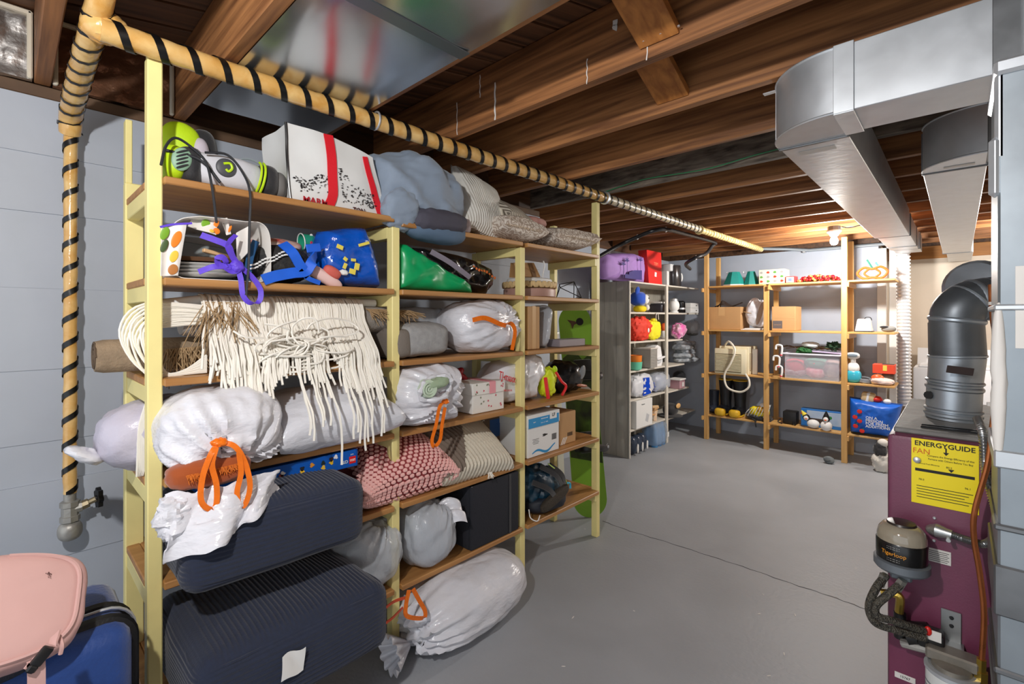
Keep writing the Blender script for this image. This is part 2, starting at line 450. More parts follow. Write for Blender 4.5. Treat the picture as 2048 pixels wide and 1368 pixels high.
# ================================================================== wrapped pipe run
M_wrap = mat('pipe_wrap', (206, 152, 74), 0.2, bump=0.5, bs=45, col2=(226, 190, 126), vs=14, coat=0.4)
M_wrapw = mat('pipe_wrap_pale', (214, 204, 180), 0.35, bump=0.35, bs=45, col2=(196, 178, 138), vs=14)
M_wrapy = mat('pipe_wrap_yellow', (232, 206, 132), 0.4, bump=0.35, bs=45, col2=(240, 224, 170), vs=14)
M_iron = mat('galvanised_iron', (168, 166, 160), 0.45, 0.5, bump=0.3, bs=70, var=0.15, vs=20)
def helix(path_pts, r, pitch, width, step=0.006, phase=0.0):
    """a tape spiral laid on a pipe"""
    P = [Vector(p) for p in path_pts]; seg = [0.0]
    for a, b in zip(P[:-1], P[1:]): seg.append(seg[-1] + (b - a).length)
    fr = frames(P); L = seg[-1]; n = int(L / step); v, f = [], []
    def at(s):
        s = min(max(s, 0), L - 1e-6); i = max(0, int(np.searchsorted(seg, s, 'right')) - 1); i = min(i, len(P) - 2)
        t = (s - seg[i]) / (seg[i + 1] - seg[i] + 1e-9)
        return P[i].lerp(P[i + 1], t), fr[i][0].lerp(fr[i + 1][0], t).normalized(), fr[i][1].lerp(fr[i + 1][1], t).normalized()
    for k in range(n):
        s = k * step; a = 2 * PI * s / pitch + phase
        for d in (-width / 2, width / 2):
            c, x, y = at(s + d); v.append((c + x * (math.cos(a) * r) + y * (math.sin(a) * r))[:])
    for k in range(n - 1): f.append((2 * k, 2 * k + 1, 2 * k + 3, 2 * k + 2))
    return shell((np.array(v), f), 0.0012)
def lumpy(path, r, m_amp=0.003, n=14, seed=0):
    g = tube(path, r, n)
    v = g[0].copy()
    for i in range(len(v)):
        d = nz(*v[i], 30, seed) * m_amp
        P = path[min(i // n, len(path) - 1)]
        w = v[i] - np.array(P[:]); L = np.linalg.norm(w) + 1e-9; v[i] += w / L * d
    return (v, g[1])
def line(a, b, n): a, b = Vector(a), Vector(b); return [a.lerp(b, i / n) for i in range(n + 1)]
PZ, PXX = 2.162, -1.655
wp = thing('wrapped_pipe', 'insulated water pipe wrapped in tan film with black spiral tape', 'pipe', (-2.21, 0.137, 0.7))
near = line((PXX, 0.17, PZ), (PXX, 2.63, PZ + 0.004), 160)
far1 = line((PXX, 2.63, PZ + .004), (PXX, 4.15, PZ + 0.008), 60)
far2 = line((PXX, 4.15, PZ + .008), (PXX + .02, 5.85, PZ + 0.008), 60)
part(wp, 'insulation', lumpy(near, 0.031), M_wrap, world=True)
part(wp, 'spiral_tape', helix(near, 0.0335, 0.082, 0.021), M_tape, world=True)
part(wp, 'insulation', lumpy(far1, 0.029, seed=4), M_wrapw, world=True)
part(wp, 'spiral_tape', helix(far1, 0.0315, 0.078, 0.012), M_tape, world=True)
part(wp, 'insulation', lumpy(far2, 0.028, .004, seed=5), M_wrapy, world=True)
part(wp, 'spiral_tape', helix(far2, 0.0305, 0.06, 0.008), mat('tape_ochre', (196, 168, 96), .5), world=True)
VY = float(onX(140, 700, -2.215)[1])
vert = line((-2.215, VY, 0.80), (-2.215, VY + .002, 2.04), 90)
part(wp, 'insulation', lumpy(vert, 0.0185, .002, seed=7), M_wrap, world=True)
part(wp, 'spiral_tape', helix(vert, 0.0205, 0.085, 0.020, phase=1.0), M_tape, world=True)
slant = smooth_path([(-2.215, VY, 2.03), (-2.17, VY, 2.085), (-1.95, VY + .005, 2.14), (-1.72, VY + .012, 2.185), (-1.60, VY + .02, 2.25), (-1.56, VY + .02, 2.40)], 16)
part(wp, 'insulation', lumpy(slant, 0.030, seed=9), M_wrap, world=True)
part(wp, 'spiral_tape', helix(slant, 0.0322, 0.062, 0.011), M_tape, world=True)
part(wp, 'tee_wrap', join(tr(blob(.046, .05, .046, amp=.006, fr=20), (-1.68, VY + .03, 2.185))), M_wrap, world=True)
# bare valve end at the bottom of the drop
part(wp, 'pipe_end', tube(line((-2.215, VY, 0.82), (-2.215, VY, 0.715), 3), 0.017, 14), M_iron, world=True)
part(wp, 'tee_fitting', join(tr(lathe([(.022, 0), (.027, .003), (.027, .02), (.023, .022), (.023, .05), (.027, .053), (.027, .07), (.02, .072)], 8), (-2.215, VY, 0.702)), tube(line((-2.215, VY, .745), (-2.215, VY + .03, .748), 3), .019, 8)), M_iron, world=True)
part(wp, 'end_cap', tr(blob(.033, .033, .034, .8, 1), (-2.215, VY, .672)), M_iron, world=True)
vv = part(wp, 'valve', join(tube(line((-2.215, VY + .028, .748), (-2.213, VY + .048, .754), 3), .016, 8), tube(line((-2.213, VY + .045, .754), (-2.208, VY + .068, .764), 3), .010, 8)), mat('brass_old', (150, 138, 112), .45, .7, var=.2, vs=30), world=True)
hw = [(-2.208 + .032 * (1 + .12 * math.cos(7 * a)) * math.cos(a), 0, .766 + .032 * (1 + .12 * math.cos(7 * a)) * math.sin(a)) for a in [2 * PI * i / 42 for i in range(42)]]
part(vv, 'handwheel', join(tr(prism([(p[0] + 2.208, p[2] - .766) for p in hw], .013), (-2.208, VY + .074, .766), (0, 0, .12)), tube(line((-2.208, VY + .064, .766), (-2.207, VY + .084, .767), 2), .009, 8)), mat('handwheel_black', (26, 26, 30), .45, .3), world=True)
for y in (0.985, 2.63, 4.15):
    part(wp, 'pipe_clamp', tube([(PXX + .034 * math.cos(a), y, PZ + .004 + .034 * math.sin(a)) for a in [2 * PI * i / 20 for i in range(20)]], .004 if y < 1 else .008, 6, closed=True), M_galv if y != 4.15 else M_wrapy, world=True)

# ================================================================== yellow storage rack
M_yel = mat('yellow_paint', (238, 224, 152), 0.5, bump=0.08, bs=40, var=0.04, vs=9)
M_shelf = wood('shelf_wood', (192, 142, 86), (160, 110, 60), 'y', 1.2, 0.45)
LZ = [1.795, 1.515, 1.223, 0.932, 0.638, 0.302]
RX0, RX1 = -2.06, -1.677          # rear and front plane
PY = [0.292, 1.092, 1.868, 2.588]
rack = thing('storage_rack', 'tall wooden storage rack with pale yellow posts and brown shelves', 'rack', (-1.86, 1.44, 0))
tops = [2.143, 1.770, 1.770, 2.135]
rtops = [2.03, 1.770, 1.770, 2.03]
for i, y in enumerate(PY):
    lift = 0.62 if i == 0 else 0.0
    part(rack, 'post', box((RX1 - .021, y, tops[i] / 2), (0.042, 0.036, tops[i]), 0.003), M_yel, world=True, smooth=False)
    if i == 0:
        part(rack, 'post', join(box((RX0 + .02, y + .004, 1.85 / 2), (0.042, 0.05, 1.85), 0.003), box((RX0 + .02, y - .011, 1.955), (0.042, 0.018, 0.212), 0.002)), M_yel, world=True, smooth=False)
        part(rack, 'post_extension', box((RX1 - .03, y - .004, 2.08), (.022, .022, .2), .002), M_yel, world=True, smooth=False)
    else:
        part(rack, 'post', box((RX0 + .02, y, rtops[i] / 2), (0.042, 0.036, rtops[i]), 0.003), M_yel, world=True, smooth=False)
    for z in LZ:
        part(rack, 'crossbar', box(((RX0 + RX1) / 2, y + (-.027 if i == 3 else .0), z - .022 - .024), (RX1 - RX0 - .08 if i < 3 else RX1 - RX0, 0.034 if i < 3 else .022, 0.047), 0.002), M_yel, world=True, smooth=False)
for b in range(3):
    for k, z in enumerate(LZ):
        sag = 0.0
        y0 = PY[b] + (0.0185 if not (b == 0 and k > 0) else 0.0185); y1 = PY[b + 1] - 0.0185
        zz = z + (0.012 if (b == 0 and k == 0) else 0)
        part(rack, 'shelf_board', box(((RX0 + RX1 + .012) / 2, (y0 + y1) / 2, zz - .011), (RX1 - RX0 + .026, y1 - y0, 0.022), 0.003), M_shelf, world=True, smooth=False)
for z in LZ:      # board stubs that run past the end posts
    part(rack, 'shelf_end', box(((RX0 + RX1) / 2 - .005, PY[0], z - .011), (RX1 - RX0 - .085, 0.036, 0.022), 0.003), M_shelf, world=True, smooth=False)
    part(rack, 'shelf_end', box(((RX0 + RX1) / 2 - .005, PY[3], z - .011), (RX1 - RX0 - .085, 0.036, 0.022), 0.003), M_shelf, world=True, smooth=False)

# ================================================================== things on the yellow rack
HP_ = PI / 2        # rack frame: local x = to the right along the rack, local y = into the shelf, z = up
def Yx(x, X): return float(onX(x, 635, X)[1])
def Zx(x, y, X): return float(onX(x, y, X)[2])
def rk(name, label, cat, X, Y, z, group=None): return thing(name, label, cat, (X, Y, z), HP_, group)
def px(t, x, y, X):
    """pixel on the plane X, in the frame of a rack thing"""
    p = onX(x, y, X); return (p[1] - t.location[1], -(p[0] - t.location[0]), p[2] - t.location[2])
M_orange = mat('drawstring_orange', (240, 118, 24), .28, bump=.3, bs=40, var=.08, vs=30)
M_bag = mat('white_poly', (222, 223, 230), .24, bump=1.0, bs=9, var=.03, vs=8, stretch=(1, 1, 2.2), bd=.014, detail=4)
M_bagc = mat('clear_poly', (206, 212, 220), .14, bump=1.0, bs=10, clear=.35, bd=.014, stretch=(2, 2, 1))
M_kraft = mat('kraft_card', (190, 148, 100), .75, bump=.1, bs=80, var=.06, vs=5)
M_cardw = mat('card_white', (236, 236, 234), .55)
def bag_geo(rx, ry, rz, neck=(0, -1, 0), seed=0, amp=.008, pleat=.06, k=17, reach=.9, e=.75, nu=96, nv=54, flat=None, pull=.0, fr=5):
    n = Vector(neck).normalized(); a = n.orthogonal().normalized(); b = n.cross(a)
    def fn(x, y, z):
        p = Vector((x / rx, y / ry, z / rz)); L = p.length + 1e-6; c = max(-1, min(1, p.dot(n) / L)); ang = math.acos(c)
        az = math.atan2(p.dot(b), p.dot(a)); w = math.exp(-(ang / reach) ** 2)
        rip = math.cos(k * az + 2.5 * math.sin(3 * az + seed)) + .6 * math.cos((k * 1.7) * az + seed * 2)
        s = 1 + pleat * w * rip * min(1, ang * 2.2) - .12 * math.exp(-(ang / .35) ** 2) + pull * math.exp(-(ang / .10) ** 2)
        return (x * s, y * s, z * s)
    return blob(rx, ry, rz, e, e, nu, nv, amp, fr, seed, fn, flat)
def ribbon_loop(pts, w, side, k=6, th=.0016): return strip(smooth_path(pts, k), w, side, th)

# ---- top shelf: sports pads
M_padg = mat('pad_grey', (206, 207, 214), .55, bump=.2, bs=120); M_padk = mat('pad_black', (30, 30, 34), .7, bump=.3, bs=160, sheen=.3)
M_lime = mat('pad_lime', (190, 226, 30), .5, bump=.15, bs=100)
sp1 = rk('sports_pad', 'grey and lime padded limb guard with black cords hanging over the shelf', 'sports pad', -1.755, .465, 1.812)
part(sp1, 'padded_body', tr(blob(.135, .058, .056, .7, .8, amp=.004), (.02, 0, .056)), M_padg)
part(sp1, 'black_band', tr(blob(.036, .060, .058, .5, .9), (-.075, 0, .056)), M_padk)
part(sp1, 'lime_end', tr(blob(.035, .058, .056, .8, .9), (-.118, -.004, .056)), M_lime)
vn = part(sp1, 'vent_patch', tr(blob(.026, .008, .036, 1, 1), (-.105, -.058, .062), (0, .25, 0)), mat('vent_grey', (140, 176, 150), .5))
for i in range(5): part(vn, 'vent_slot', tr(blob(.018, .003, .0032), (-.105, -.066, .040 + .011 * i), (0, -.5, 0)), M_padk)
part(sp1, 'logo_disc', tr(blob(.030, .008, .030, 1, 1), (.015, -.056, .064)), mat('logo_grey', (72, 74, 78), .5))
part(sp1, 'logo_swirl', tr(tube(smooth_path([(-.012, 0, .010), (.006, 0, .014), (.012, 0, 0), (.002, 0, -.012), (-.006, 0, -.006)], 5), .004, 6), (.017, -.064, .064)), M_lime)
part(sp1, 'dark_cup', tr(blob(.040, .060, .056, .7, .9), (.150, 0, .056)), M_padk)
part(sp1, 'foot_rim', tr(blob(.030, .050, .050, .8, .9), (.19, .006, .05)), mat('rim_grey', (110, 108, 106), .6))
for dx in (0, .012): part(sp1, 'lime_piping', tube([(.115 + dx + .010 * math.sin(a), -.066 * math.cos(a), .056 + .062 * math.sin(a)) for a in [-1.2 + 2.4 * i / 14 for i in range(15)]], .004, 6), M_lime)
M_cord = mat('cord_black', (34, 36, 42), .6)
def hang(t, name, ps, r, m, X=-1.64, k=6): part(t, name, tube(smooth_path([px(t, x, y, X if len(q) == 0 else q[0]) for x, y, *q in ps], k), r, 7), m)
hang(sp1, 'cord', [(322, 330, -1.64), (332, 292, -1.66), (352, 276, -1.68), (385, 296, -1.685), (412, 325, -1.665), (424, 375, -1.645), (431, 430, -1.643), (433, 446, -1.643)], .0038, M_cord)
hang(sp1, 'cord', [(410, 305, -1.69), (455, 310, -1.69), (485, 345, -1.675), (500, 385, -1.645), (499, 450, -1.642), (497, 530, -1.642), (492, 590, -1.642)], .0038, M_cord)
hang(sp1, 'cord', [(330, 300, -1.70), (400, 320, -1.69), (440, 365, -1.672)], .0045, M_cord)
sp2 = rk('sports_pad', 'lime green guard standing upright behind the left rack post', 'sports pad', -1.83, .40, 1.812)
part(sp2, 'padded_body', tr(blob(.06, .05, .105, .75, .9, amp=.004), (-.015, 0, .11)), M_lime)
part(sp2, 'grey_side', tr(blob(.03, .048, .075, .8, .9), (.032, -.012, .10)), mat('pad_lilac', (196, 188, 200), .6))
part(sp2, 'black_back', tr(blob(.045, .05, .105, .75, .9), (.05, .02, .11)), M_padk)
sp3 = rk('sports_pad', 'grey guard with a lime outlined oval lying behind the others', 'sports pad', -1.93, .60, 1.812)
part(sp3, 'padded_body', tr(blob(.10, .07, .07, .8, .9, amp=.004), (0, 0, .075)), M_padg)
part(sp3, 'knee_cup', tr(blob(.045, .012, .042, 1, 1), (.03, -.062, .085), (0, -.3, 0)), mat('cup_dark', (64, 64, 70), .5))
for r in (1.08, 1.25): part(sp3, 'lime_outline', tube([(.03 + .045 * r * math.cos(a), -.066, .085 + .042 * r * math.sin(a)) for a in [2 * PI * i / 24 for i in range(24)]], .0035, 6, closed=True), M_lime)
part(sp3, 'loop_cord', tube(smooth_path([(-.06, -.05, .08), (-.05, -.06, .135), (0, -.06, .16), (.05, -.06, .14), (.075, -.05, .06)], 6), .004, 6), mat('loop_grey', (150, 160, 166), .5))

# ---- white tote with red straps
tb = rk('tote_bag', 'white tote bag with red straps and a snowy mountain print', 'bag', -1.83, .875, 1.8)
M_tote = mat('tote_white', (226, 227, 226), .34, bump=.25, bs=9, var=.03, vs=5)
TW, TD, TH = .375, .235, .285
def totef(u, v):
    P = [(-.5, -.5), (.5, -.5), (.5, .5), (-.5, .5)]
    s = (u * 4) % 4; i = int(s); f_ = s - i; a, b = P[i], P[(i + 1) % 4]
    x = (a[0] + (b[0] - a[0]) * f_) * TW; y = (a[1] + (b[1] - a[1]) * f_) * TD
    r = .012 * math.sin(PI * f_); top = v
    flare = 1 + .02 * math.sin(v * 5) - .14 * v * (x > 0) * (1 if x > 0 else 0)
    x = x * flare - .02 * v; y = y * (1 - .05 * v)
    nzv = .010 * nz(x, y, v * .3, 9, 3) * min(1, v * 4)
    z = v * (TH - .055 * max(0, x / TW + .5) ** 2)
    bulge = (.018 * math.sin(PI * f_) * math.sin(PI * min(1, v * .9)))
    if i == 0: y -= bulge + nzv
    elif i == 1: x += bulge + nzv
    elif i == 2: y += bulge
    else: x -= -bulge * 1.2 * (v > .2) + nzv
    return (x, y, z)
part(tb, 'bag_body', shell(grid(totef, 64, 22, wrapu=True), .002), M_tote, ang=60)
part(tb, 'bag_bottom', box((0, 0, .003), (TW * .97, TD * .97, .004)), M_tote)
M_red = mat('strap_red', (222, 28, 44), .5, bump=.15, bs=150)
def on_tote(xf, z, off=.004):
    q = totef((xf) / 4, z); return Vector((q[0], q[1] - off, q[2]))
part(tb, 'strap', strip([on_tote(.40 + (-.055 if v < .18 else 0) * (1 - v / .18) , v) for v in [i / 14 for i in range(15)]], .036, (1, 0, 0), .003), M_red)
part(tb, 'strap', strip([on_tote(.86 + .10 * (1 - v) ** 2, v) for v in [i / 14 for i in range(14)]], [.030 - .010 * i / 14 for i in range(14)], (1, 0, 0), .003), M_red)
part(tb, 'piping', tube([Vector(totef(.0, v / 20)) + Vector((-.001, -.002, 0)) for v in range(21)], .0045, 6), M_tape)
# printed mountain: ridge flecks
fl_v, fl_f = [], []; rr = random.Random(4)
for i in range(320):
    xf = rr.uniform(.04, .95); ridge = .34 + .22 * math.exp(-((xf - .52) / .22) ** 2) + .03 * math.sin(xf * 30)
    if .365 < xf < .465: continue
    v = ridge - abs(rr.gauss(0, .10)) if xf < .5 else rr.uniform(.10, ridge - (.0 if rr.random() < .5 else .1))
    if v < .14: continue
    c = on_tote(xf, v, .0045); a = rr.uniform(.2, .9); L = rr.uniform(.004, .013); w_ = rr.uniform(.0010, .0028)
    d = Vector((math.cos(a), 0, math.sin(a))) * L / 2; n_ = Vector((-math.sin(a), 0, math.cos(a))) * w_
    b_ = len(fl_v); fl_v += [c - d, c + n_, c + d, c - n_]; fl_f.append((b_, b_ + 1, b_ + 2, b_ + 3))
part(tb, 'mountain_print', (np.array([p[:] for p in fl_v]), fl_f), mat('print_black', (24, 22, 26), .5), smooth=False, kind='stuff')
part(tb, 'lettering', ftext('MARM', .03, (-.105, -.128, .022), .09, bold=True), mat('print_crimson', (176, 24, 40), .5), smooth=False)
part(tb, 'lettering', ftext('TON', .03, (.065, -.130, .014), .05, bold=True), mat('print_maroon', (70, 14, 20), .5), smooth=False)

# ---- blue grey duvet over a dark pillow
M_duv = mat('duvet_blue', (134, 148, 166), .75, bump=.5, bs=10, var=.05, vs=4, sheen=.2)
dv = rk('duvet_bundle', 'blue grey bed cover bundled over the shelf edge under the pipe', 'bedding', -1.85, 1.285, 1.8)
def duvf(x, y, z):
    if z < -.05 and y < -.02: y -= .02; z -= .035 * max(0, -x / .25 + .55)
    z *= 1 + .0 ; 
    z -= .32 * max(0, x - .06) ** 1.15
    f2 = .012 * math.sin(38 * (x + .7 * z) + 3 * nz(x, y, z, 6)) * (1 if y < 0 else .3)
    return (x, y - f2, z + .3 * f2)
part(dv, 'cover', tr(blob(.265, .185, .155, .72, .85, 90, 50, .018, 7, 2, duvf), (-.015, -.01, .165)), M_duv, ang=80)
part(dv, 'drape_fold', tr(blob(.085, .045, .085, .8, .9, 40, 26, .014, 14, 3), (-.165, -.165, .045), (.1, .35, 0)), M_duv, ang=80)
part(dv, 'lining', tr(blob(.165, .07, .055, .8, .9, 40, 20, .006, 10), (.03, -.15, -.015), (0, .02, 0)), mat('lining_navy', (86, 108, 132), .8, bump=.4, bs=30), 'slate blue underside hanging below the shelf')
dpw = rk('pillow', 'dark slate pillow tucked under the blue grey bed cover', 'pillow', -1.665, 1.31, 1.765)
part(dpw, 'pillow_body', tr(blob(.150, .085, .056, .75, .8, 60, 30, .010, 10, 5), (.0, .03, .056), (0, -.06, 0)), mat('slate_cotton', (70, 68, 80), .8, bump=.5, bs=12))
part(dpw, 'pillow_case_end', tr(blob(.06, .06, .045, .8, .8, 40, 24, .010, 12, 6), (.145, .05, .055), (0, -.3, 0)), mat('mauve_cotton', (158, 142, 142), .8, bump=.5, bs=14))

# ---- pillows and cushions right of it
M_wst = mat('white_stripe', (238, 236, 228), .8, wave=('X', 22, 1.5), bump=.7)
pw1 = rk('pillow', 'white ruffled pillow leaning behind the blue grey bed cover', 'pillow', -1.86, 1.73, 1.805)
part(pw1, 'pillow_body', tr(pillow(.34, .42, .16, 24, .08, .7, .008, 3), (0, 0, .185), (PI / 2 - .5, .25, 0)), M_wst)
pw2 = rk('pillow', 'cream and taupe striped pillow resting on the paisley cushions', 'pillow', -1.80, 1.93, 1.905)
M_tst = mat('taupe_stripe', (196, 186, 166), .8)
nt = M_tst.node_tree; N_ = nt.nodes; w_ = N_.new('ShaderNodeTexWave'); w_.inputs['Scale'].default_value = 22; w_.inputs['Distortion'].default_value = .6; w_.bands_direction = 'X'
cr_ = N_.new('ShaderNodeValToRGB'); cr_.color_ramp.elements[0].color = lin((96, 84, 70)) + (1,); cr_.color_ramp.elements[1].color = lin((222, 214, 198)) + (1,)
tcc = N_.new('ShaderNodeTexCoord'); nt.links.new(tcc.outputs['Object'], w_.inputs['Vector']); nt.links.new(w_.outputs[0], cr_.inputs[0]); nt.links.new(cr_.outputs[0], N_['Principled BSDF'].inputs['Base Color'])
part(pw2, 'pillow_body', tr(pillow(.30, .28, .10, 20, .10, .7, .006, 6), (0, 0, .055), (.55, .28, 0)), M_tst)
pk = rk('folded_blanket', 'dusty pink checked blanket rolled on the paisley cushion', 'blanket', -1.84, 2.12, 1.925)
part(pk, 'roll', tr(blob(.10, .075, .032, .8, .8, 40, 22, .006, 14), (0, 0, .034)), mat('pink_check', (206, 162, 150), .8, bump=.4, bs=30, col2=(178, 118, 112), vs=14))
M_pais = mat('paisley', (206, 192, 176), .8, bump=.3, bs=40)
nt = M_pais.node_tree; N_ = nt.nodes; vo = N_.new('ShaderNodeTexWave'); vo.wave_type = 'RINGS'; vo.inputs['Scale'].default_value = 12; vo.inputs['Distortion'].default_value = 14; vo.inputs['Detail'].default_value = 1.0; vo.inputs['Detail Scale'].default_value = 2.4
cr_ = N_.new('ShaderNodeValToRGB'); cr_.color_ramp.elements[0].position = .35; cr_.color_ramp.elements[1].position = .6; cr_.color_ramp.elements[0].color = lin((176, 158, 142)) + (1,); cr_.color_ramp.elements[1].color = lin((224, 214, 202)) + (1,)
tcc = N_.new('ShaderNodeTexCoord'); nt.links.new(tcc.outputs['Object'], vo.inputs['Vector']); nt.links.new(vo.outputs[0], cr_.inputs[0]); nt.links.new(cr_.outputs[0], N_['Principled BSDF'].inputs['Base Color'])
M_frg = mat('fringe_beige', (204, 184, 160), .85)
def fringe(a, b, n, L, seed, r=.0016, down=(0, -.4, -1)):
    rr = random.Random(seed); gs = []
    for i in range(n):
        t_ = i / (n - 1); c = Vector(a).lerp(Vector(b), t_); d = Vector(down) + Vector((rr.uniform(-.7, .7), rr.uniform(-.5, .3), rr.uniform(-.3, .3))); d = d.normalized() * L * rr.uniform(.6, 1.2)
        gs.append(tube([c, c + d * .5 + Vector((rr.uniform(-.003, .003),) * 3), c + d], [r, r, r * .6], 4))
    return join(*gs)
for lab, Y, w, d, sd, tl_ in (('beige paisley cushion beside the dark pillow with a fringed edge', 1.86, .34, .36, 1, .06), ('beige paisley cushion nearest the far end of the top shelf', 2.30, .46, .38, 2, -.05)):
    c = rk('cushion', lab, 'cushion', -1.80, Y, 1.797, 'paisley cushions on the top shelf')
    part(c, 'cushion_body', tr(pillow(w, d, .135, 22, .07, .62, .005, sd), (0, 0, .07), (-.06, tl_, 0)), M_pais)
    part(c, 'fringe', fringe((-w / 2 + .02, -d / 2 + .02, .075), (w / 2 - .02, -d / 2 + .02, .075), 120, .018, sd), M_frg, kind='stuff')

# ---- second shelf: fruit tote
M_ftote = mat('fruit_tote', (236, 232, 226), .4, bump=.2, bs=12)
ft = rk('tote_bag', 'fruit printed shopping tote lying open with a purple ribbon tied on', 'bag', -1.83, .465, 1.517)
FW_, FH_, FD_ = .255, .165, .30
def ftf(u, v):
    """mouth of the bag toward the viewer: u around the mouth, v = depth"""
    a = 2 * PI * u; x = FW_ / 2 * sgnpow(math.cos(a), .35); z = FH_ / 2 * sgnpow(math.sin(a), .35)
    fl = 1 + .10 * (1 - v) ** 3
    z = z * fl + FH_ / 2 + .006; x *= fl * (1 - .1 * v)
    y = -.155 + v * FD_ + .012 * nz(x, z, 0, 12, 2) * (1 - v)
    if z > FH_ * .7: z += .018 * math.sin(3 * PI * u) * (1 - v) + .006 * nz(x, y, z, 20)
    return (x, y, max(.001, z))
part(ft, 'bag_body', shell(grid(ftf, 60, 14, wrapu=True), .002), M_ftote, ang=60)
part(ft, 'bag_back', box((0, .14, FH_ / 2 + .005), (FW_ * .88, .004, FH_ * .95)), M_ftote)
FRC = {'orange': (238, 132, 30), 'yellow': (240, 200, 70), 'green': (120, 170, 40), 'brown': (186, 120, 60), 'dark': (70, 92, 50)}
def flap(name, pts, prints):
    g = shell(grid(lambda u, v: tuple(Vector(pts[0]).lerp(Vector(pts[1]), u).lerp(Vector(pts[3]).lerp(Vector(pts[2]), u), v) + Vector((0, .006 * math.sin(6 * u), 0))), 8, 8), .002)
    f_ = part(ft, name, g, M_ftote)
    for c, (u, v), ru, rv in prints:
        p = Vector(pts[0]).lerp(Vector(pts[1]), u).lerp(Vector(pts[3]).lerp(Vector(pts[2]), u), v)
        part(f_, c + '_fruit_print', tr(blob(ru, .0012, rv, 1, 1, 16, 8), p + Vector((0, .006 * math.sin(6 * u) - .004, 0)), (0, .35, 0)), mat('fruit_' + c, FRC[c], .5))
L_ = lambda x, y, X=-1.665: px(ft, x, y, X)
flap('bag_flap', [L_(322, 552), L_(356, 551), L_(373, 450), L_(324, 452)], [('orange', (.62, .72), .011, .026), ('yellow', (.6, .38), .010, .018), ('brown', (.62, .12), .012, .016), ('dark', (.12, .6), .008, .02), ('green', (.12, .85), .010, .02)])
flap('bag_flap', [L_(376, 452, -1.69), L_(432, 470, -1.69), L_(436, 436, -1.72), L_(384, 437, -1.72)], [('green', (.55, .55), .012, .014), ('orange', (.93, .62), .007, .014), ('orange', (.98, .2), .010, .010), ('yellow', (.8, .12), .007, .005)])
flap('bag_flap', [L_(454, 470, -1.70), L_(462, 468, -1.69), L_(455, 436, -1.72), L_(442, 436, -1.72)], [('orange', (.8, .3), .004, .012)])
flap('bag_flap', [L_(474, 530, -1.72), L_(498, 500, -1.67), L_(497, 452, -1.67), L_(472, 466, -1.72)], [])
part(ft, 'rim_tape', ribbon_loop([L_(320, 454), L_(345, 449), L_(378, 447), L_(384, 446)], .006, (0, 0, 1)), mat('purple_web', (96, 66, 206), .55, bump=.2, bs=120))
MP = _mats['purple_web']
P_ = lambda x, y, X=-1.645: px(ft, x, y, X)
part(ft, 'purple_ribbon', ribbon_loop([P_(402, 470, -1.67), P_(430, 480, -1.655), P_(456, 492), P_(466, 515), P_(478, 535), P_(465, 542), P_(450, 533)], .020, (.3, .2, 1)), MP)
part(ft, 'purple_ribbon', ribbon_loop([P_(472, 470, -1.66), P_(460, 482), P_(455, 495), P_(465, 515), P_(474, 530)], .014, (.8, .2, .4)), MP)
part(ft, 'purple_ribbon', ribbon_loop([P_(397, 544, -1.66), P_(425, 534), P_(452, 530), P_(446, 515), P_(434, 518), P_(440, 530), P_(462, 534)], .018, (.2, .2, 1)), MP)
part(ft, 'purple_ribbon', ribbon_loop([P_(476, 538), P_(482, 560), P_(486, 590), P_(500, 606), P_(518, 603), P_(521, 580), P_(505, 555), P_(484, 536)], .016, (1, -.5, .2)), MP)
part(ft, 'purple_knot', tr(blob(.020, .014, .020, amp=.004, fr=40), P_(474, 532)), MP)
plt = rk('plate_stack', 'white plates and a brown tray stacked inside the fruit tote', 'plates', -1.80, .45, 1.53)
for i in range(4): part(plt, 'plate', tr(lathe([(.03, 0), (.07, .002), (.10, .009), (.102, .011), (.07, .006), (.0, .004)], 28), (0, 0, .012 * i), (.02 * i, -.03, 0)), M_cardw)
part(plt, 'brown_tray', tr(lathe([(.09, 0), (.102, .012), (.098, .012), (.088, .004), (0, .003)], 28), (0, 0, .052), (.06, -.02, 0)), mat('tray_brown', (112, 78, 52), .4))
part(plt, 'wooden_bar', tr(box((.01, -.06, .074), (.13, .014, .012), .002), (0, 0, 0), (0, .16, .25)), mat('birch', (222, 182, 134), .6))
part(plt, 'glass_dish', tr(box((.0, .06, .105), (.20, .02, .055), .004), (0, 0, 0), (-.2, .08, 0)), mat('dish_grey', (150, 156, 156), .2, coat=.4))

# ---- knit bag with blue handles
kb = rk('handle_bag', 'patterned bag with wide blue handles and black beaded cloth inside', 'bag', -1.82, .665, 1.517)
part(kb, 'bag_body', tr(blob(.125, .14, .075, .8, .85, 50, 30, .008, 9, 4), (0, .01, .076)), mat('knit_black', (26, 26, 28), .8, bump=.7, bs=160, col2=(52, 50, 48), vs=60))
part(kb, 'printed_flap', tr(blob(.09, .06, .022, .8, .9, 40, 20, .004, 20), (.0, -.03, .142), (.3, -.06, 0)), mat('print_redcream', (236, 226, 214), .5, col2=(190, 40, 28), vs=16))
gs = []
for k_ in range(2):
    for i in range(15): gs.append(tr(box((0, 0, 0), (.009, .004, .0055), .001), px(kb, 503 + i * 5.6, 537 - i * 2.2 - 7 * k_ + 1.6 * math.sin(i), -1.678), (0, -.35, 0)))
part(kb, 'white_beads', join(*gs), M_cardw, smooth=False, kind='stuff')
M_bl = mat('blue_web', (24, 96, 214), .55, bump=.3, bs=16, var=.08, vs=10)
Q = lambda x, y, X=-1.655: px(kb, x, y, X)
part(kb, 'handle', ribbon_loop([Q(565, 487, -1.70), Q(585, 505), Q(600, 530), Q(618, 552)], .034, (.8, 0, .5), th=.004), M_bl)
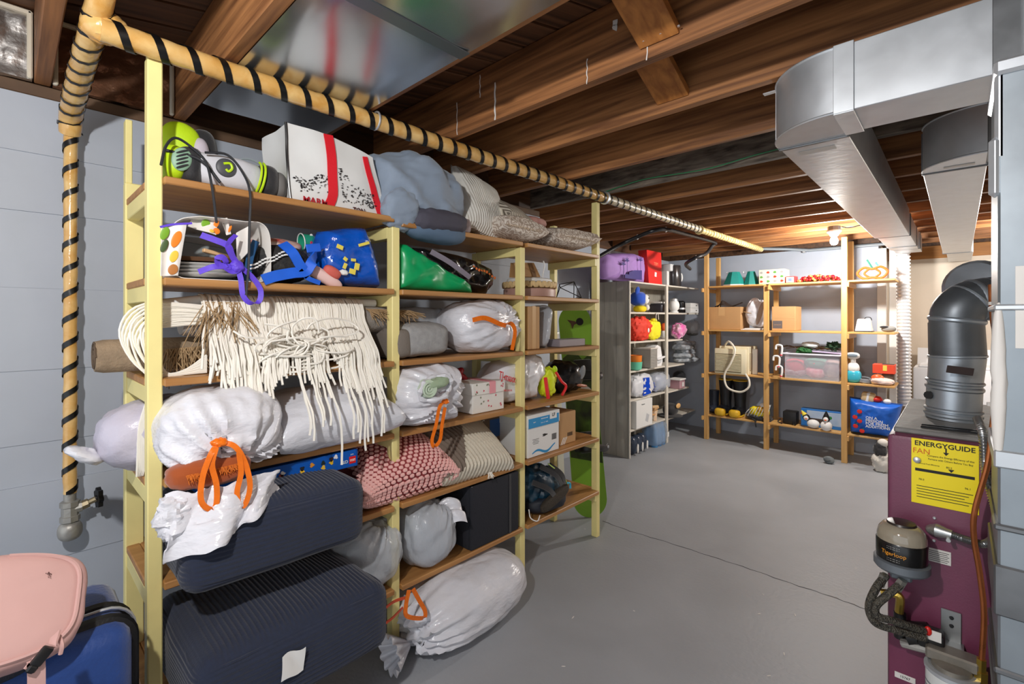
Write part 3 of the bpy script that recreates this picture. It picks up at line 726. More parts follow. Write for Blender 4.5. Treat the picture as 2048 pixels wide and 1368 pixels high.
part(kb, 'handle', ribbon_loop([Q(526, 560), Q(552, 552), Q(585, 546), Q(612, 542), Q(626, 520), Q(632, 506, -1.70)], .036, (.1, .2, 1), th=.005), M_bl)
part(kb, 'handle', ribbon_loop([Q(600, 540), Q(615, 556), Q(640, 566)], .016, (.3, 0, 1), th=.004), M_bl)
part(kb, 'handle', ribbon_loop([Q(512, 482, -1.72), Q(500, 515, -1.70), Q(494, 560, -1.68)], .022, (.9, 0, .2), th=.003), mat('blue_web_dark', (20, 74, 120), .6))
part(kb, 'buckle_tab', tr(box((0, 0, 0), (.052, .006, .030), .002), Q(627, 496, -1.67), (0, -.2, 0)), M_bl)
cu = rk('paper_cup', 'green spotted paper cup lying on its side between the bags', 'cup', -1.84, .82, 1.70)
part(cu, 'cup_wall', tr(lathe([(.024, 0), (.033, .095), (.031, .095), (.022, .004)], 22), (.05, 0, .0), (0, -HP_ - .12, 0)), mat('cup_green', (42, 160, 128), .4))
part(cu, 'rim', tr(tube([(.0335 * math.cos(a), .0335 * math.sin(a), .095) for a in [2 * PI * i / 22 for i in range(22)]], .0022, 6, closed=True), (.05, 0, 0), (0, -HP_ - .12, 0)), M_cardw)
for i, (a, h) in enumerate(((-1.2, .03), (-.6, .06), (-1.7, .07), (-2.2, .04), (-1.4, .05))):
    part(cu, 'printed_dot', tr(tr(blob(.006, .006, .0012, 1, 1, 12, 6), ((.0285 + h * .05) * 0, 0, 0)), tuple(Vector((.05, 0, 0)) + Euler((0, -HP_ - .12, 0)).to_matrix() @ Vector((.030 * math.cos(a), .030 * math.sin(a), h))), (HP_, 0, 0)), M_cardw if i % 2 else M_red)
cu['rest'] = 'on bags'
sl = rk('slipper', 'pair of pale pink slippers with a coral lining between the blue bags', 'slipper', -1.70, .80, 1.519)
part(sl, 'sole', tr(blob(.075, .030, .022, .7, .9), (0, -.0, .030), (.3, .5, 0)), mat('slipper_pink', (238, 200, 194), .7, sheen=.3))
part(sl, 'lining', tr(blob(.034, .020, .020, .8, .9), (.022, -.018, .048), (.2, .5, 0)), mat('coral', (206, 96, 84), .7))
part(sl, 'bow', tr(blob(.018, .010, .011, amp=.003, fr=50), (.066, -.02, .050)), M_cardw)
shh = rk('shoe', 'black shoe with a white sole stuffed behind the pink slippers', 'shoe', -1.79, .845, 1.56)
part(shh, 'upper', tr(blob(.05, .07, .048, .8, .9), (0, .0, .050)), mat('shoe_black', (40, 42, 50), .5))
part(shh, 'sole', tr(strip(smooth_path([(-.0, -.072, .02), (.04, -.066, .035), (.05, -.06, .07), (.03, -.06, .095)], 5), .02, (0, 1, 0), .008), (0, 0, 0)), M_cardw)

# ---- blue woven shopping bag
M_blw = mat('blue_woven', (10, 84, 190), .14, bump=1.0, bs=11, var=.12, vs=7, coat=.6, bd=.014)
bb = rk('shopping_bag', 'glossy blue woven shopping bag with yellow print at the post', 'bag', -1.83, .945, 1.517)
BP = [px(bb, *q, -1.69) for q in ((655, 574), (772, 577), (765, 520), (748, 470), (738, 450), (700, 451), (656, 458), (640, 500))]
outl = [(p[0], max(p[2], 0.002)) for p in BP]
def bagslab(outl, th, n=26, seed=0, amp=.008, y0=-.13, back=.0):
    """a soft bag: front outline swelled front and back, crumpled"""
    cx_ = sum(p[0] for p in outl) / len(outl); cz_ = sum(p[1] for p in outl) / len(outl)
    sm_ = [Vector((q[0], 0, q[1])) for q in outl]; nn = len(sm_); loop = []
    for i in range(nn):
        A, B = sm_[i], sm_[(i + 1) % nn]; kk = max(3, int((B - A).length / .016))
        for q in range(kk): p_ = A.lerp(B, q / kk); loop.append((p_.x, p_.z))
    m = len(loop); v, f = [], []
    rings = 16
    for s in (-1, 1):
        for k_ in range(rings):
            t_ = k_ / (rings - 1)
            for (x, z) in loop:
                X_ = cx_ + (x - cx_) * (1 - t_ * .98); Z_ = cz_ + (z - cz_) * (1 - t_ * .98)
                d = th / 2 * (1 - (1 - min(1, t_ * 1.5)) ** 3) ** .5
                if t_ > 0:
                    r1 = 1 - 2 * abs(nz(X_, s * .2, Z_ * .8, 9, seed)); r2 = 1 - 2 * abs(nz(X_ * .8, s * .3, Z_, 20, seed + 3))
                    d += amp * (r1 + .55 * r2 - .8) * 1.1
                v.append((X_, y0 + th / 2 + s * d, Z_))
    for s in range(2):
        o = s * rings * m
        for k_ in range(rings - 1):
            for i in range(m):
                q = (o + k_ * m + i, o + k_ * m + (i + 1) % m, o + (k_ + 1) * m + (i + 1) % m, o + (k_ + 1) * m + i)
                f.append(q if s == 0 else q[::-1])
        q = tuple(o + (rings - 1) * m + i for i in range(m)); f.append(q if s == 0 else q[::-1])
    for i in range(m): f.append((i, rings * m + i, rings * m + (i + 1) % m, (i + 1) % m))
    return (np.array(v), f)
part(bb, 'bag_body', bagslab(outl, .20, seed=5, amp=.010, y0=-.15), M_blw, ang=70)
M_ylp = mat('print_yellow', (232, 214, 90), .4)
for i, (x, y, w, h, r) in enumerate(((728, 488, .048, .011, -.35), (680, 494, .026, .016, .3), (691, 518, .016, .014, .6), (707, 520, .020, .011, 0), (714, 533, .020, .026, .2), (705, 543, .026, .020, .2), (690, 532, .014, .022, .4))):
    p = px(bb, x, y, -1.668); part(bb, 'yellow_print', tr(box((0, 0, 0), (w, .002, h), .0008), p, (0, r, 0)), M_ylp, smooth=False)

# ---- green tote and black glossy bag
gt = rk('tote_bag', 'plain bright green shopping tote slumped flat against the rack post', 'bag', -1.80, 1.31, 1.517)
GO = [px(gt, *q, -1.675) for q in ((802, 581), (880, 584), (958, 585), (955, 572), (925, 552), (870, 520), (835, 497), (814, 485), (803, 492))]
part(gt, 'bag_body', bagslab([(p[0], max(.002, p[2])) for p in GO], .11, seed=9, amp=.012, y0=-.125), mat('green_poly', (10, 158, 92), .3, bump=.35, bs=7, var=.06, vs=5), ang=80)
kb2 = rk('gloss_bag', 'black glossy carrier bag with an orange printed line', 'bag', -1.90, 1.52, 1.517)
BO = [px(kb2, *q, -1.765) for q in ((840, 560), (900, 583), (990, 588), (1000, 570), (999, 538), (965, 520), (900, 500), (845, 492))]
part(kb2, 'bag_body', bagslab([(p[0], max(.002, p[2])) for p in BO], .16, seed=12, amp=.014, y0=-.135), mat('black_gloss', (22, 21, 22), .12, bump=.8, bs=7, coat=.5, bd=.012), ang=80)
for i in range(9):
    p = px(kb2, 948 + 5.2 * i, 533 + 2.6 * i + 2 * math.sin(i), -1.742); part(kb2, 'orange_print', tr(box((0, 0, 0), (.013, .002, .008 + .003 * (i % 3)), .001), p, (0, .4, 0)), mat('ink_orange', (214, 104, 20), .6), smooth=False)
part(kb2, 'crumpled_edge', ribbon_loop([px(kb2, 862, 503, -1.74), px(kb2, 900, 525, -1.735), px(kb2, 940, 555, -1.735)], .024, (0, -.4, 1), th=.004), mat('lilac_film', (150, 142, 156), .25))

# ---- woven tray, round box, kraft easel, wire stand
wb = rk('woven_basket', 'shallow round basket with a plaited straw rim on a pinkish wooden base', 'basket', -1.86, 2.13, 1.517)
part(wb, 'base', lathe([(.145, 0), (.155, .004), (.155, .045), (.150, .050), (.10, .050)], 40), mat('base_pinkwood', (188, 148, 136), .4, var=.1, vs=8))
gs = []
for i in range(56):
    a = 2 * PI * i / 56; gs.append(tr(blob(.013, .007, .020, .9, .9, 10, 6), (.157 * math.cos(a), .157 * math.sin(a), .072), (0, .5 if i % 2 else -.5, a + HP_)))
part(wb, 'plaited_rim', join(*gs), mat('straw', (220, 190, 138), .7, bump=.5, bs=90, var=.15, vs=30), kind='stuff')
part(wb, 'white_cloth', tr(blob(.135, .12, .020, .6, .8, 30, 14, .004), (0, 0, .098)), M_cardw)
ke = rk('kraft_easel', 'folded kraft card stand striped brown on the woven basket', 'card stand', -1.84, 2.10, 1.632)
ez = [(-.10, .0), (-.12, .085), (.06, .10), (.085, .01)]
part(ke, 'card_panel', tr(prism(ez, .006), (0, -.02, .0), (-.35, 0, 0)), M_kraft, smooth=False)
part(ke, 'card_panel', tr(prism(ez, .006), (0, .06, .0), (.35, 0, 0)), M_kraft, smooth=False)
part(ke, 'white_edge', tube([(.072, -.055, .098), (.080, -.045, .102), (.086, -.05, .08), (.10, -.02, .005)], .004, 6), M_cardw)
part(ke, 'dark_stripe', tr(prism([(0, .004), (-.008, .094), (.026, .097), (.034, .006)], .002), (.012, -.0255, 0), (-.35, 0, 0)), mat('kraft_dark', (128, 92, 52), .7), smooth=False)
rl = rk('paper_roll', 'grey white paper roll lying behind the wire stand', 'paper roll', -1.95, 2.33, 1.517)
part(rl, 'roll', tr(lathe([(.040, 0), (.042, .002), (.042, .16), (.036, .16), (.036, .01)], 24), (0, .08, .045), (HP_, 0, .5)), mat('paper_grey', (210, 208, 206), .6))
ws = rk('wire_stand', 'black wire geometric stand at the right end of the second shelf', 'wire stand', -1.74, 2.40, 1.519)
W3 = [(-.13, 0, .06), (.02, -.05, .002), (.08, .05, .002), (-.05, .09, .002), (.04, .02, .105), (-.07, .05, .085)]
for a, b in ((0, 1), (1, 2), (2, 3), (3, 0), (0, 4), (1, 4), (2, 4), (3, 5), (0, 5), (5, 4)): part(ws, 'wire', tube([W3[a], W3[b]], .0026, 6), M_black)

# ---- third shelf: rolled rugs and macrame
M_rugb = mat('rug_taupe', (150, 130, 106), .9, bump=.7, bs=140, var=.15, vs=30)
ru = rk('rolled_rug', 'rolled taupe rug lying lengthwise along the middle shelf', 'rug', -1.88, .70, 1.225)
part(ru, 'roll', tube([(x, .0, .058) for x in (-.52, -.5, 0, .40, .42)], [.045, .05, .056, .054, .05], 26), M_rugb)
sp_ = [(.0, .046 * (i / 40) * math.cos(i * .55), .058 + .046 * (i / 40) * math.sin(i * .55)) for i in range(41)]
part(ru, 'rolled_end', tr(tube(sp_, .0028, 5), (-.521, 0, 0)), mat('rug_dark', (92, 76, 60), .9))
part(ru, 'straw_tassel', fringe((-.36, -.058, .075), (-.26, -.058, .080), 60, .11, 31, .0018, (.1, -.1, -1)), mat('straw_brown', (168, 140, 104), .9), kind='stuff')
ru2 = rk('rolled_rug', 'rolled grey rug stacked on the taupe one under the rope fringe', 'rug', -1.81, .78, 1.335)
part(ru2, 'roll', tube([(x, 0, .06) for x in (-.40, -.38, 0, .34, .36)], [.05, .056, .060, .056, .05], 26), mat('rug_grey', (156, 150, 146), .9, bump=.6, bs=120))
part(ru2, 'straw_tassel', fringe((.22, -.055, .10), (.44, -.05, .095), 130, .07, 33, .0018, (.35, -.5, -.5)), mat('straw_brown', (168, 140, 104), .9), kind='stuff')
part(ru2, 'straw_tassel', fringe((-.35, -.06, .115), (-.24, -.06, .115), 80, .15, 36, .0018, (-.05, -.3, -1)), mat('straw_brown', (168, 140, 104), .9), kind='stuff')
ma = rk('macrame_hanging', 'white rope macrame wall hanging draped over the rolled rugs', 'macrame', -1.81, .72, 1.335)
M_rope = mat('cotton_rope', (240, 236, 226), .85)
rr = random.Random(11); ropes = []
def drape(x, L, r=.0040, sway=0.0, yoff=0.0):
    """one rope: over the top of the roll, down its front, past the shelf edge"""
    pts = []; s = 0; R_ = .068 + yoff
    for i in range(5): 
        a = HP_ * (1 - i / 4) + .15 * (i == 0); pts.append((x + rr.uniform(-.003, .003), -R_ * math.cos(a) , .062 + R_ * math.sin(a)))
    y_ = -R_; z_ = .062; xx = x
    n = max(3, int(L / .03))
    for i in range(1, n + 1):
        t_ = i / n; z2 = .062 - L * t_
        tgt = -R_ - (.095 + yoff) * min(1, max(0, (.062 - z2) / .13))
        if z2 < -.10: tgt = -.165 - yoff - .6 * min(.16, -.10 - z2)
        y_ += (tgt - y_) * .8
        xx += sway / n + rr.uniform(-.004, .004)
        pts.append((xx, y_, z2))
    return tube(smooth_path(pts, 3), r, 5)
N_R = 230
for i in range(N_R):
    x = -.29 + .555 * i / N_R + rr.uniform(-.002, .002)
    f_ = i / N_R
    L = .15 + .05 * math.sin(f_ * 9) + rr.uniform(-.02, .03)
    if .48 < f_ < .60: L += .10 + rr.uniform(-.03, .05)
    if .74 < f_: L += .05 + rr.uniform(-.03, .04)
    if .15 < f_ < .42: L += .05
    ropes.append(drape(x, L, sway=rr.uniform(-.03, .03) * (1 if f_ < .8 else .4) + ((.02 if f_ > .45 else -.015) if f_ < .75 else -.012), yoff=rr.uniform(0, .012)))
for x, L in ((-.02, .36), (.10, .40), (.115, .42), (.125, .44), (.20, .38), (.21, .43), (.22, .42), (.235, .30), (-.27, .28), (-.255, .30), (-.06, .40), (-.05, .36), (-.04, .38), (.02, .34), (.03, .36), (.045, .50), (.15, .47), (.16, .44), (.17, .45), (.24, .33), (.23, .31)): ropes.append(drape(x, L, sway=rr.uniform(-.01, .02), yoff=.012))
for i in range(20):      # tangled loops in front
    c = Vector((rr.uniform(-.17, .10), -.165 - rr.uniform(0, .02), rr.uniform(-.10, .055))); w = rr.uniform(.04, .10); h = rr.uniform(.015, .05); a0 = rr.uniform(0, 6.3)
    ropes.append(tube(smooth_path([(c.x + w * math.cos(a0 + a), c.y - .012 * math.sin(2 * a) , c.z + h * math.sin(a0 + a) + rr.uniform(-.006, .006)) for a in (0, .8, 1.6, 2.4, 3.2, 4.0, 4.6)], 4), .0036, 5))
part(ma, 'rope_fringe', join(*ropes), M_rope, kind='stuff')
lp = []
for i in range(14):      # loop of cords past the left post
    o_ = .010 * i
    lp.append(tube(smooth_path([(-.26, -.06 - .004 * (i % 3), .10 - .004 * i), (-.44 + .012 * i * .5, -.06, .105 - .005 * i), (-.50 + o_ * .6, -.075, .03 - .01 * (i % 4)), (-.465 + o_ * .5, -.08, -.07 - .006 * (i % 5)), (-.40 + o_ * .3, -.085, -.105 - .003 * (i % 3)), (-.29, -.095, -.105 + .004 * i)], 5), .0036, 5))
part(ma, 'cord_loop', join(*lp), M_rope, kind='stuff')
part(ma, 'dowel', tube([(-.40, -.02, .105), (-.30, -.02, .12), (.34, -.02, .125)], .016, 12), M_cardw)
tails = [tube(smooth_path([(-.42 + .006 * i, -.06, -.13), (-.452 + .004 * i, -.06, -.25), (-.456 + .004 * i, -.06, -.33 - .008 * i), (-.458 + .003 * i, -.06, -.40)], 4), .0036, 5) for i in range(5)]
part(ma, 'cord_tail', join(*tails), M_rope, kind='stuff')

# ---- third shelf, second bay
gb = rk('folded_blanket', 'grey folded wool blanket beside the rope fringe', 'blanket', -1.80, 1.255, 1.225)
part(gb, 'folded_body', tr(blob(.15, .13, .075, .5, .6, 50, 30, .010, 7, 3), (0, .0, .076)), mat('wool_grey', (158, 158, 158), .95, bump=.7, bs=120, var=.1, vs=40))
part(gb, 'taupe_fold', tr(blob(.045, .125, .066, .4, .5, 24, 20, .004, 9), (-.125, -.006, .068)), mat('wool_taupe', (122, 114, 106), .95, bump=.6, bs=120))
bw = rk('wrapped_linen', 'beige linen wrapped in clear plastic behind the grey blanket', 'linen', -1.96, 1.40, 1.225)
part(bw, 'linen', tr(box((0, 0, .10), (.30, .12, .20), .025, 3), (0, 0, 0)), mat('linen_beige', (194, 184, 172), .8, bump=.3, bs=20))
part(bw, 'film', tr(blob(.165, .075, .112, .4, .4, 40, 24, .006, 10), (0, 0, .112)), M_bagc)
b1 = rk('trash_bag', 'stuffed white drawstring bag with an orange tie on the middle shelf', 'plastic bag', -1.79, 1.655, 1.225)
part(b1, 'bag_body', tr(bag_geo(.215, .165, .135, (.35, -1, .25), 2, .012, .08, 13, flat=-.13), (0, 0, .133)), M_bag, ang=80)
part(b1, 'drawstring', ribbon_loop([px(b1, 945, 640, -1.635), px(b1, 970, 636, -1.61), px(b1, 1000, 648, -1.60), px(b1, 1012, 651, -1.60)], .022, (.1, -.3, 1), th=.003), M_orange)
part(b1, 'drawstring', ribbon_loop([px(b1, 1005, 650, -1.60), px(b1, 1022, 647, -1.60), px(b1, 1030, 664, -1.60), px(b1, 1024, 700, -1.61)], .020, (1, -.3, .3), th=.003), M_orange)
# ---- third bay
cb1 = rk('cardboard_box', 'tall narrow taped cardboard box beside the third post', 'box', -1.78, 1.99, 1.225)
part(cb1, 'carton', box((0, 0, .118), (.10, .15, .236), .003), M_kraft, smooth=False)
part(cb1, 'tape', box((0, -.0755, .12), (.03, .001, .236)), mat('tape_tan', (206, 166, 116), .3), smooth=False)
pf = rk('framed_screen', 'black framed panel in clear plastic leaning by the tall box', 'panel', -1.83, 2.14, 1.225)
part(pf, 'panel', tr(box((0, 0, .12), (.014, .16, .24), .003), (0, 0, 0), (0, .22, 0)), M_padk)
part(pf, 'plastic_sleeve', tr(blob(.022, .10, .125, .5, .5, 30, 24, .006, 16), (.012, -.01, .124), (0, .22, 0)), M_bagc)
gbx = rk('flat_case', 'flat grey carton in front of the green snowboard tip', 'box', -1.76, 2.36, 1.225)
part(gbx, 'case', box((0, 0, .022), (.26, .10, .044), .003), mat('case_grey', (150, 142, 148), .4), smooth=False)
part(gbx, 'dark_end', box((.131, 0, .022), (.006, .096, .04), .002), M_padk, smooth=False)

# ---- fourth shelf
lv = rk('wrapped_pillow', 'lavender quilted pillow in film sticking out past the left post', 'pillow', -1.86, .37, .934)
part(lv, 'pillow_body', tr(blob(.17, .12, .105, .8, .9, 46, 26, .012, 9, 3), (-.03, 0, .105)), mat('lavender_film', (196, 192, 208), .3, bump=.8, bs=40))
part(lv, 'film_tip', tr(blob(.05, .05, .02, 1, 1, 24, 12, .008, 20), (-.215, -.02, .07), (0, .5, 0)), M_bag)
wa = rk('trash_bag', 'torn white drawstring bag spilling a rust cushion over the shelf edge', 'plastic bag', -1.655, .445, .934)
def waf(x, y, z): return (x, y - .02 * (z < 0), z)
part(wa, 'bag_body', tr(bag_geo(.165, .155, .125, (.12, -1, -.85), 6, .012, .11, 13, reach=1.2, flat=None), (.005, .01, .130)), M_bag, ang=80)
def wa_low(u, v):
    a = PI * (1.02 + .96 * u)
    x = -.155 + .285 * u; drop = (.17 - .10 * u) * v
    return (x + .012 * math.sin(9 * u + 5 * v), -.115 - .075 * math.sin(PI * u) * (.5 + .5 * v) - .016 * math.sin(14 * u + 4 * v) * (.4 + v) - .05 * v * (1 - u), -.005 - drop + .014 * nz(u * 3, v * 3, 0, 3))
part(wa, 'hanging_flap', shell(grid(wa_low, 46, 24), .003), M_bag, ang=80)
part(wa, 'torn_edge', tr(blob(.05, .04, .06, .9, .9, 40, 24, .016, 26, 8), (-.13, -.12, -.07)), M_bag)
rc = rk('rust_cushion', 'rust orange cushion peeking from the torn white bag', 'cushion', -1.545, .40, .922)
part(rc, 'cushion_body', tr(blob(.105, .055, .043, .75, .8, 46, 26, .006, 16), (0, .01, .044), (0, -.02, 0)), mat('rust_velvet', (158, 72, 14), .85, bump=.4, bs=30, sheen=.4))
part(rc, 'tufted_fringe', tr(fringe((-.07, -.040, .055), (.06, -.040, .060), 90, .022, 5, .0018, (0, -.4, -1)), (0, 0, 0)), mat('rust_fringe', (196, 104, 30), .9), kind='stuff')
T = lambda x, y, X=-1.475: px(wa, x, y, X)
part(wa, 'drawstring', ribbon_loop([T(436, 886, -1.49), T(420, 912), T(405, 955), T(402, 1000), T(418, 1018), T(432, 1010), T(433, 970), T(424, 930), T(432, 895)], .014, (1, -.2, .1), th=.003), M_orange)
part(wa, 'drawstring', ribbon_loop([T(440, 884, -1.49), T(470, 893), T(490, 925), T(500, 970), T(492, 1005), T(480, 1014), T(474, 985), T(482, 945), T(478, 905)], .014, (1, -.2, .1), th=.003), M_orange)
part(wa, 'drawstring_knot', tr(blob(.022, .016, .013, amp=.004, fr=40), T(438, 885, -1.49)), M_orange)
sa = rk('wrapped_pillow', 'white satin pillow in clear film with a pointed corner on the post', 'pillow', -1.75, .865, .934)
part(sa, 'pillow_body', tr(pillow(.50, .34, .20, 30, .12, .62, .008, 9), (-.03, -.01, .105), (.28, -.04, 0)), mat('satin_white', (222, 224, 232), .2, bump=1.0, bs=10, stretch=(1, 1, 2), bd=.012), ang=70)
tw = rk('trash_bag', 'white drawstring bag with a rolled pale green towel at its mouth', 'plastic bag', -1.755, 1.265, .934)
part(tw, 'bag_body', tr(bag_geo(.185, .16, .132, (.25, -1, -.15), 12, .010, .09, 15, reach=1.0, flat=-.128), (0, 0, .132)), M_bag, ang=80)
tv = []
part(tw, 'mouth_rim', tr(tube([(.082 * math.cos(a), -.012 * math.sin(3 * a), .046 * math.sin(a)) for a in [2 * PI * i / 30 for i in range(30)]], [.010 + .004 * math.sin(i * 1.9) for i in range(30)], 8, closed=True), (-.040, -.168, .172), (-.25, -.2, 0)), M_bag)
gr = rk('rolled_towel', 'rolled pale green towel in the mouth of the white bag', 'towel', -1.595, 1.20, 1.068)
gsp = [(.002 + .036 * (i / 46) * math.cos(i * .42), 0, .040 + .036 * (i / 46) * math.sin(i * .42)) for i in range(47)]
part(gr, 'roll', tr(lathe([(.010, 0), (.036, .002), (.038, .03), (.036, .13)], 24), (-.02, -.02, .040), (-HP_, 0, -.35)), mat('towel_green', (190, 208, 184), .95, bump=.7, bs=110, sheen=.4))
part(gr, 'spiral_edge', tr(tube(gsp, .0045, 6), (-.02, -.022, 0)), mat('towel_green', (190, 208, 184), .95))
part(gr, 'fold', tr(blob(.065, .03, .022, .8, .9, 30, 16, .006, 20), (.03, -.004, .058), (0, -.15, 0)), mat('towel_sage', (160, 180, 150), .95, bump=.6, bs=90))
part(tw, 'drawstring', ribbon_loop([px(tw, 894, 802, -1.585), px(tw, 880, 812, -1.575), px(tw, 872, 850, -1.57), px(tw, 864, 880, -1.57), px(tw, 868, 893, -1.57), px(tw, 880, 880, -1.57), px(tw, 884, 850, -1.572), px(tw, 890, 815, -1.58)], .014, (1, -.2, .2), th=.003), M_orange)
part(tw, 'drawstring_knot', tr(blob(.018, .014, .012, amp=.004, fr=40), px(tw, 890, 803, -1.583)), M_orange)
# floral gift box with bow
M_flo = mat('floral_card', (238, 236, 230), .55)
gf = rk('gift_box', 'white floral gift box with a pink ribbon on the fourth shelf', 'gift box', -1.80, 1.64, .934)
part(gf, 'carton', box((0, 0, .045), (.215, .20, .09), .002), M_flo, smooth=False)
part(gf, 'lid', box((0, -.001, .118), (.222, .208, .058), .002), M_flo, smooth=False)
part(gf, 'ribbon', join(box((.02, -.1065, .118), (.042, .002, .058)), box((.02, 0, .1485), (.042, .208, .002))), mat('ribbon_pink', (240, 160, 170), .4), smooth=False)
for i in range(22):
    r_ = random.Random(i + 50); x = r_.uniform(-.10, .10); z = r_.choice([r_.uniform(.01, .08), r_.uniform(.095, .14)])
    part(gf, 'flower_print', tr(prism([(.006 * math.cos(a) * (1 if j % 2 else .45), .006 * math.sin(a) * (1 if j % 2 else .45)) for j, a in enumerate([2 * PI * q / 10 for q in range(10)])], .0008), (x, -.1012 if z < .09 else -.1056, z), (0, i, 0)), [mat('flower_red', (214, 60, 90), .5), mat('flower_sage', (130, 136, 110), .5)][i % 2], smooth=False)
part(gf, 'bow', join(tr(blob(.045, .018, .020, amp=.004, fr=30), (-.075, .05, .185), (0, -.5, 0)), tr(blob(.04, .018, .016), (-.045, .05, .165), (0, .5, 0))), mat('bow_red', (166, 20, 40), .4))
# carrier bag with red letters
tj = rk('carrier_bag', 'white carrier bag with red letters straddling the third post', 'bag', -1.81, 1.97, .934)
TO = [px(tj, *q, -1.73) for q in ((1005, 822), (1060, 815), (1085, 806), (1090, 770), (1104, 740), (1098, 712), (1080, 704), (1050, 712), (1010, 730), (985, 765), (1000, 790))]
part(tj, 'bag_body', bagslab([(p[0], max(.002, p[2])) for p in TO], .20, seed=21, amp=.018, y0=-.08), mat('carrier_white', (234, 234, 238), .3, bump=.4, bs=10), ang=80)
part(tj, 'lettering', tr(ftext('TJ-maxx', .055, (0, 0, 0), .13, bold=True), px(tj, 1015, 755, -1.690), (-.1, .28, 0)), mat('ink_red', (206, 22, 40), .5), smooth=False)
part(tj, 'lettering', tr(ftext('PARIS LONDON', .014, (0, 0, 0), .06), px(tj, 1016, 781, -1.690), (-.1, .1, 0)), mat('ink_red', (206, 22, 40), .5), smooth=False)
vs_ = rk('safety_vest', 'crumpled neon yellow and red sports bib beside the carrier bag', 'vest', -1.76, 2.17, .934)
part(vs_, 'cloth', tr(blob(.06, .05, .088, .8, .9, 46, 26, .016, 18, 2), (0, 0, .090)), mat('neon_yellow', (222, 240, 40), .6, bump=.4, bs=30))
part(vs_, 'red_trim', join(tube(smooth_path([(-.05, -.03, .12), (-.062, -.05, .06), (-.055, -.055, .005)], 5), .011, 6), tube(smooth_path([(.02, -.05, .15), (.075, -.05, .09), (.12, -.05, .055), (.075, -.055, .008)], 6), .008, 6)), mat('neon_red', (240, 52, 56), .5))
part(vs_, 'toggle', tr(blob(.016, .012, .022), (.02, -.045, .165), (0, -.5, 0)), M_lime)
bk = rk('black_helmet', 'black padded riding gear heaped at the far end of the fourth shelf', 'sports gear', -1.82, 2.39, .934)
part(bk, 'shell', tr(blob(.13, .12, .095, .85, .9, 50, 28, .014, 10, 7), (0, 0, .097)), mat('gear_black', (16, 16, 18), .28))
part(bk, 'visor', tr(blob(.03, .010, .045), (.06, -.115, .125), (.1, .25, 0)), mat('visor_grey', (130, 134, 138), .15))
part(bk, 'copper_strap', tr(blob(.055, .012, .010, amp=.003, fr=50), (.05, -.12, .045), (0, .15, 0)), mat('copper_print', (176, 110, 82), .4))

# ---- fifth shelf: boxed set, corduroy, cushions
M_cor = mat('corduroy_navy', (31, 39, 60), .95, bump=.25, bs=200, var=.12, vs=60, sheen=.2)
def cord_cushion(t, w, d, h, n=70, seed=0, rib=.0016, pitch=.0135, r=.05):
    """a boxy stuffed seat block: top ribs run front to back, side ribs run along"""
    H_ = np.array([w / 2, d / 2, h / 2]); gs = []
    def face(ax, sg, n1, n2):
        a1, a2 = [i for i in range(3) if i != ax]
        def fn(u, v):
            p = np.zeros(3); p[ax] = sg * H_[ax]; p[a1] = (2 * u - 1) * H_[a1]; p[a2] = (2 * v - 1) * H_[a2]
            inner = np.clip(p, -(H_ - r), H_ - r); q = p - inner; L = np.linalg.norm(q); nn = q / L
            c = p[0] if ax == 2 else p[2]
            pos = inner + nn * r
            bulge = .016 * (1 - (p[0] / H_[0]) ** 2) * (1 - (p[1 if ax == 2 else 2] / H_[1 if ax == 2 else 2]) ** 2) + .007 * nz(*pos, 7, seed)
            e1 = min(1, 6 * min(u, 1 - u, v, 1 - v))
            pos = pos + nn * (bulge * e1 + rib * math.cos(2 * PI * c / pitch) * min(1, e1 * 1.4))
            return tuple(pos)
        g = grid(fn, n1, n2)
        f_ = g[1]
        chk = np.cross(g[0][f_[0][1]] - g[0][f_[0][0]], g[0][f_[0][2]] - g[0][f_[0][0]])
        mid = g[1][len(f_) // 2 + n2 // 2]; chk = np.cross(g[0][mid[1]] - g[0][mid[0]], g[0][mid[2]] - g[0][mid[0]])
        return g if chk[ax] * sg > 0 else (g[0], [q[::-1] for q in f_])
    nr = int(w / pitch * 5)
    gs = [face(2, 1, nr, 24), face(2, -1, 20, 16), face(1, -1, 40, int(h / pitch * 6)), face(1, 1, 16, 8), face(0, -1, 26, int(h / pitch * 6)), face(0, 1, 26, int(h / pitch * 6))]
    return join(*gs)
c1 = rk('floor_cushion', 'upper navy corduroy cushion bulging out of the rack', 'cushion', -1.685, .585, .640)
part(c1, 'cushion_body', tr(cord_cushion(c1, .53, .42, .212, seed=1), (0, 0, .106), (0, .02, 0)), M_cor, ang=80)
def seam_rect(w, d, z): 
    return tube(smooth_path([(-w, -d, z), (0, -d * 1.015, z), (w, -d, z), (w * 1.01, 0, z), (w, d, z), (0, d, z), (-w, d, z), (-w * 1.01, 0, z)], 8, True), .0045, 6, closed=True)
part(c1, 'piping', tr(seam_rect(.238, .183, .190), (0, 0, 0), (0, .02, 0)), M_cor)
part(c1, 'handle', tr(box((.06, -.214, .088), (.16, .008, .024), .003), (0, 0, 0), (0, .05, 0)), M_cor)
c2 = rk('floor_cushion', 'lower navy corduroy cushion with a white tag', 'cushion', -1.625, .60, .304)
part(c2, 'cushion_body', tr(cord_cushion(c2, .56, .50, .215, seed=5), (0, 0, .108), (0, -.0, 0)), M_cor, ang=80)
part(c2, 'piping', seam_rect(.253, .223, .194), M_cor)
tgp = lambda u, v: (-.085 + .062 * u + .004 * v, -.274 - .004 * math.sin(5 * u + 3 * v), .098 + .066 * v + .004 * math.sin(6 * u))
part(c2, 'care_tag', shell(grid(tgp, 8, 8), .0015), M_cardw, 'blank white tag')
lg = rk('toy_box', 'long blue toy set box lying upside down on the navy cushion', 'box', -1.760, .655, .8385)
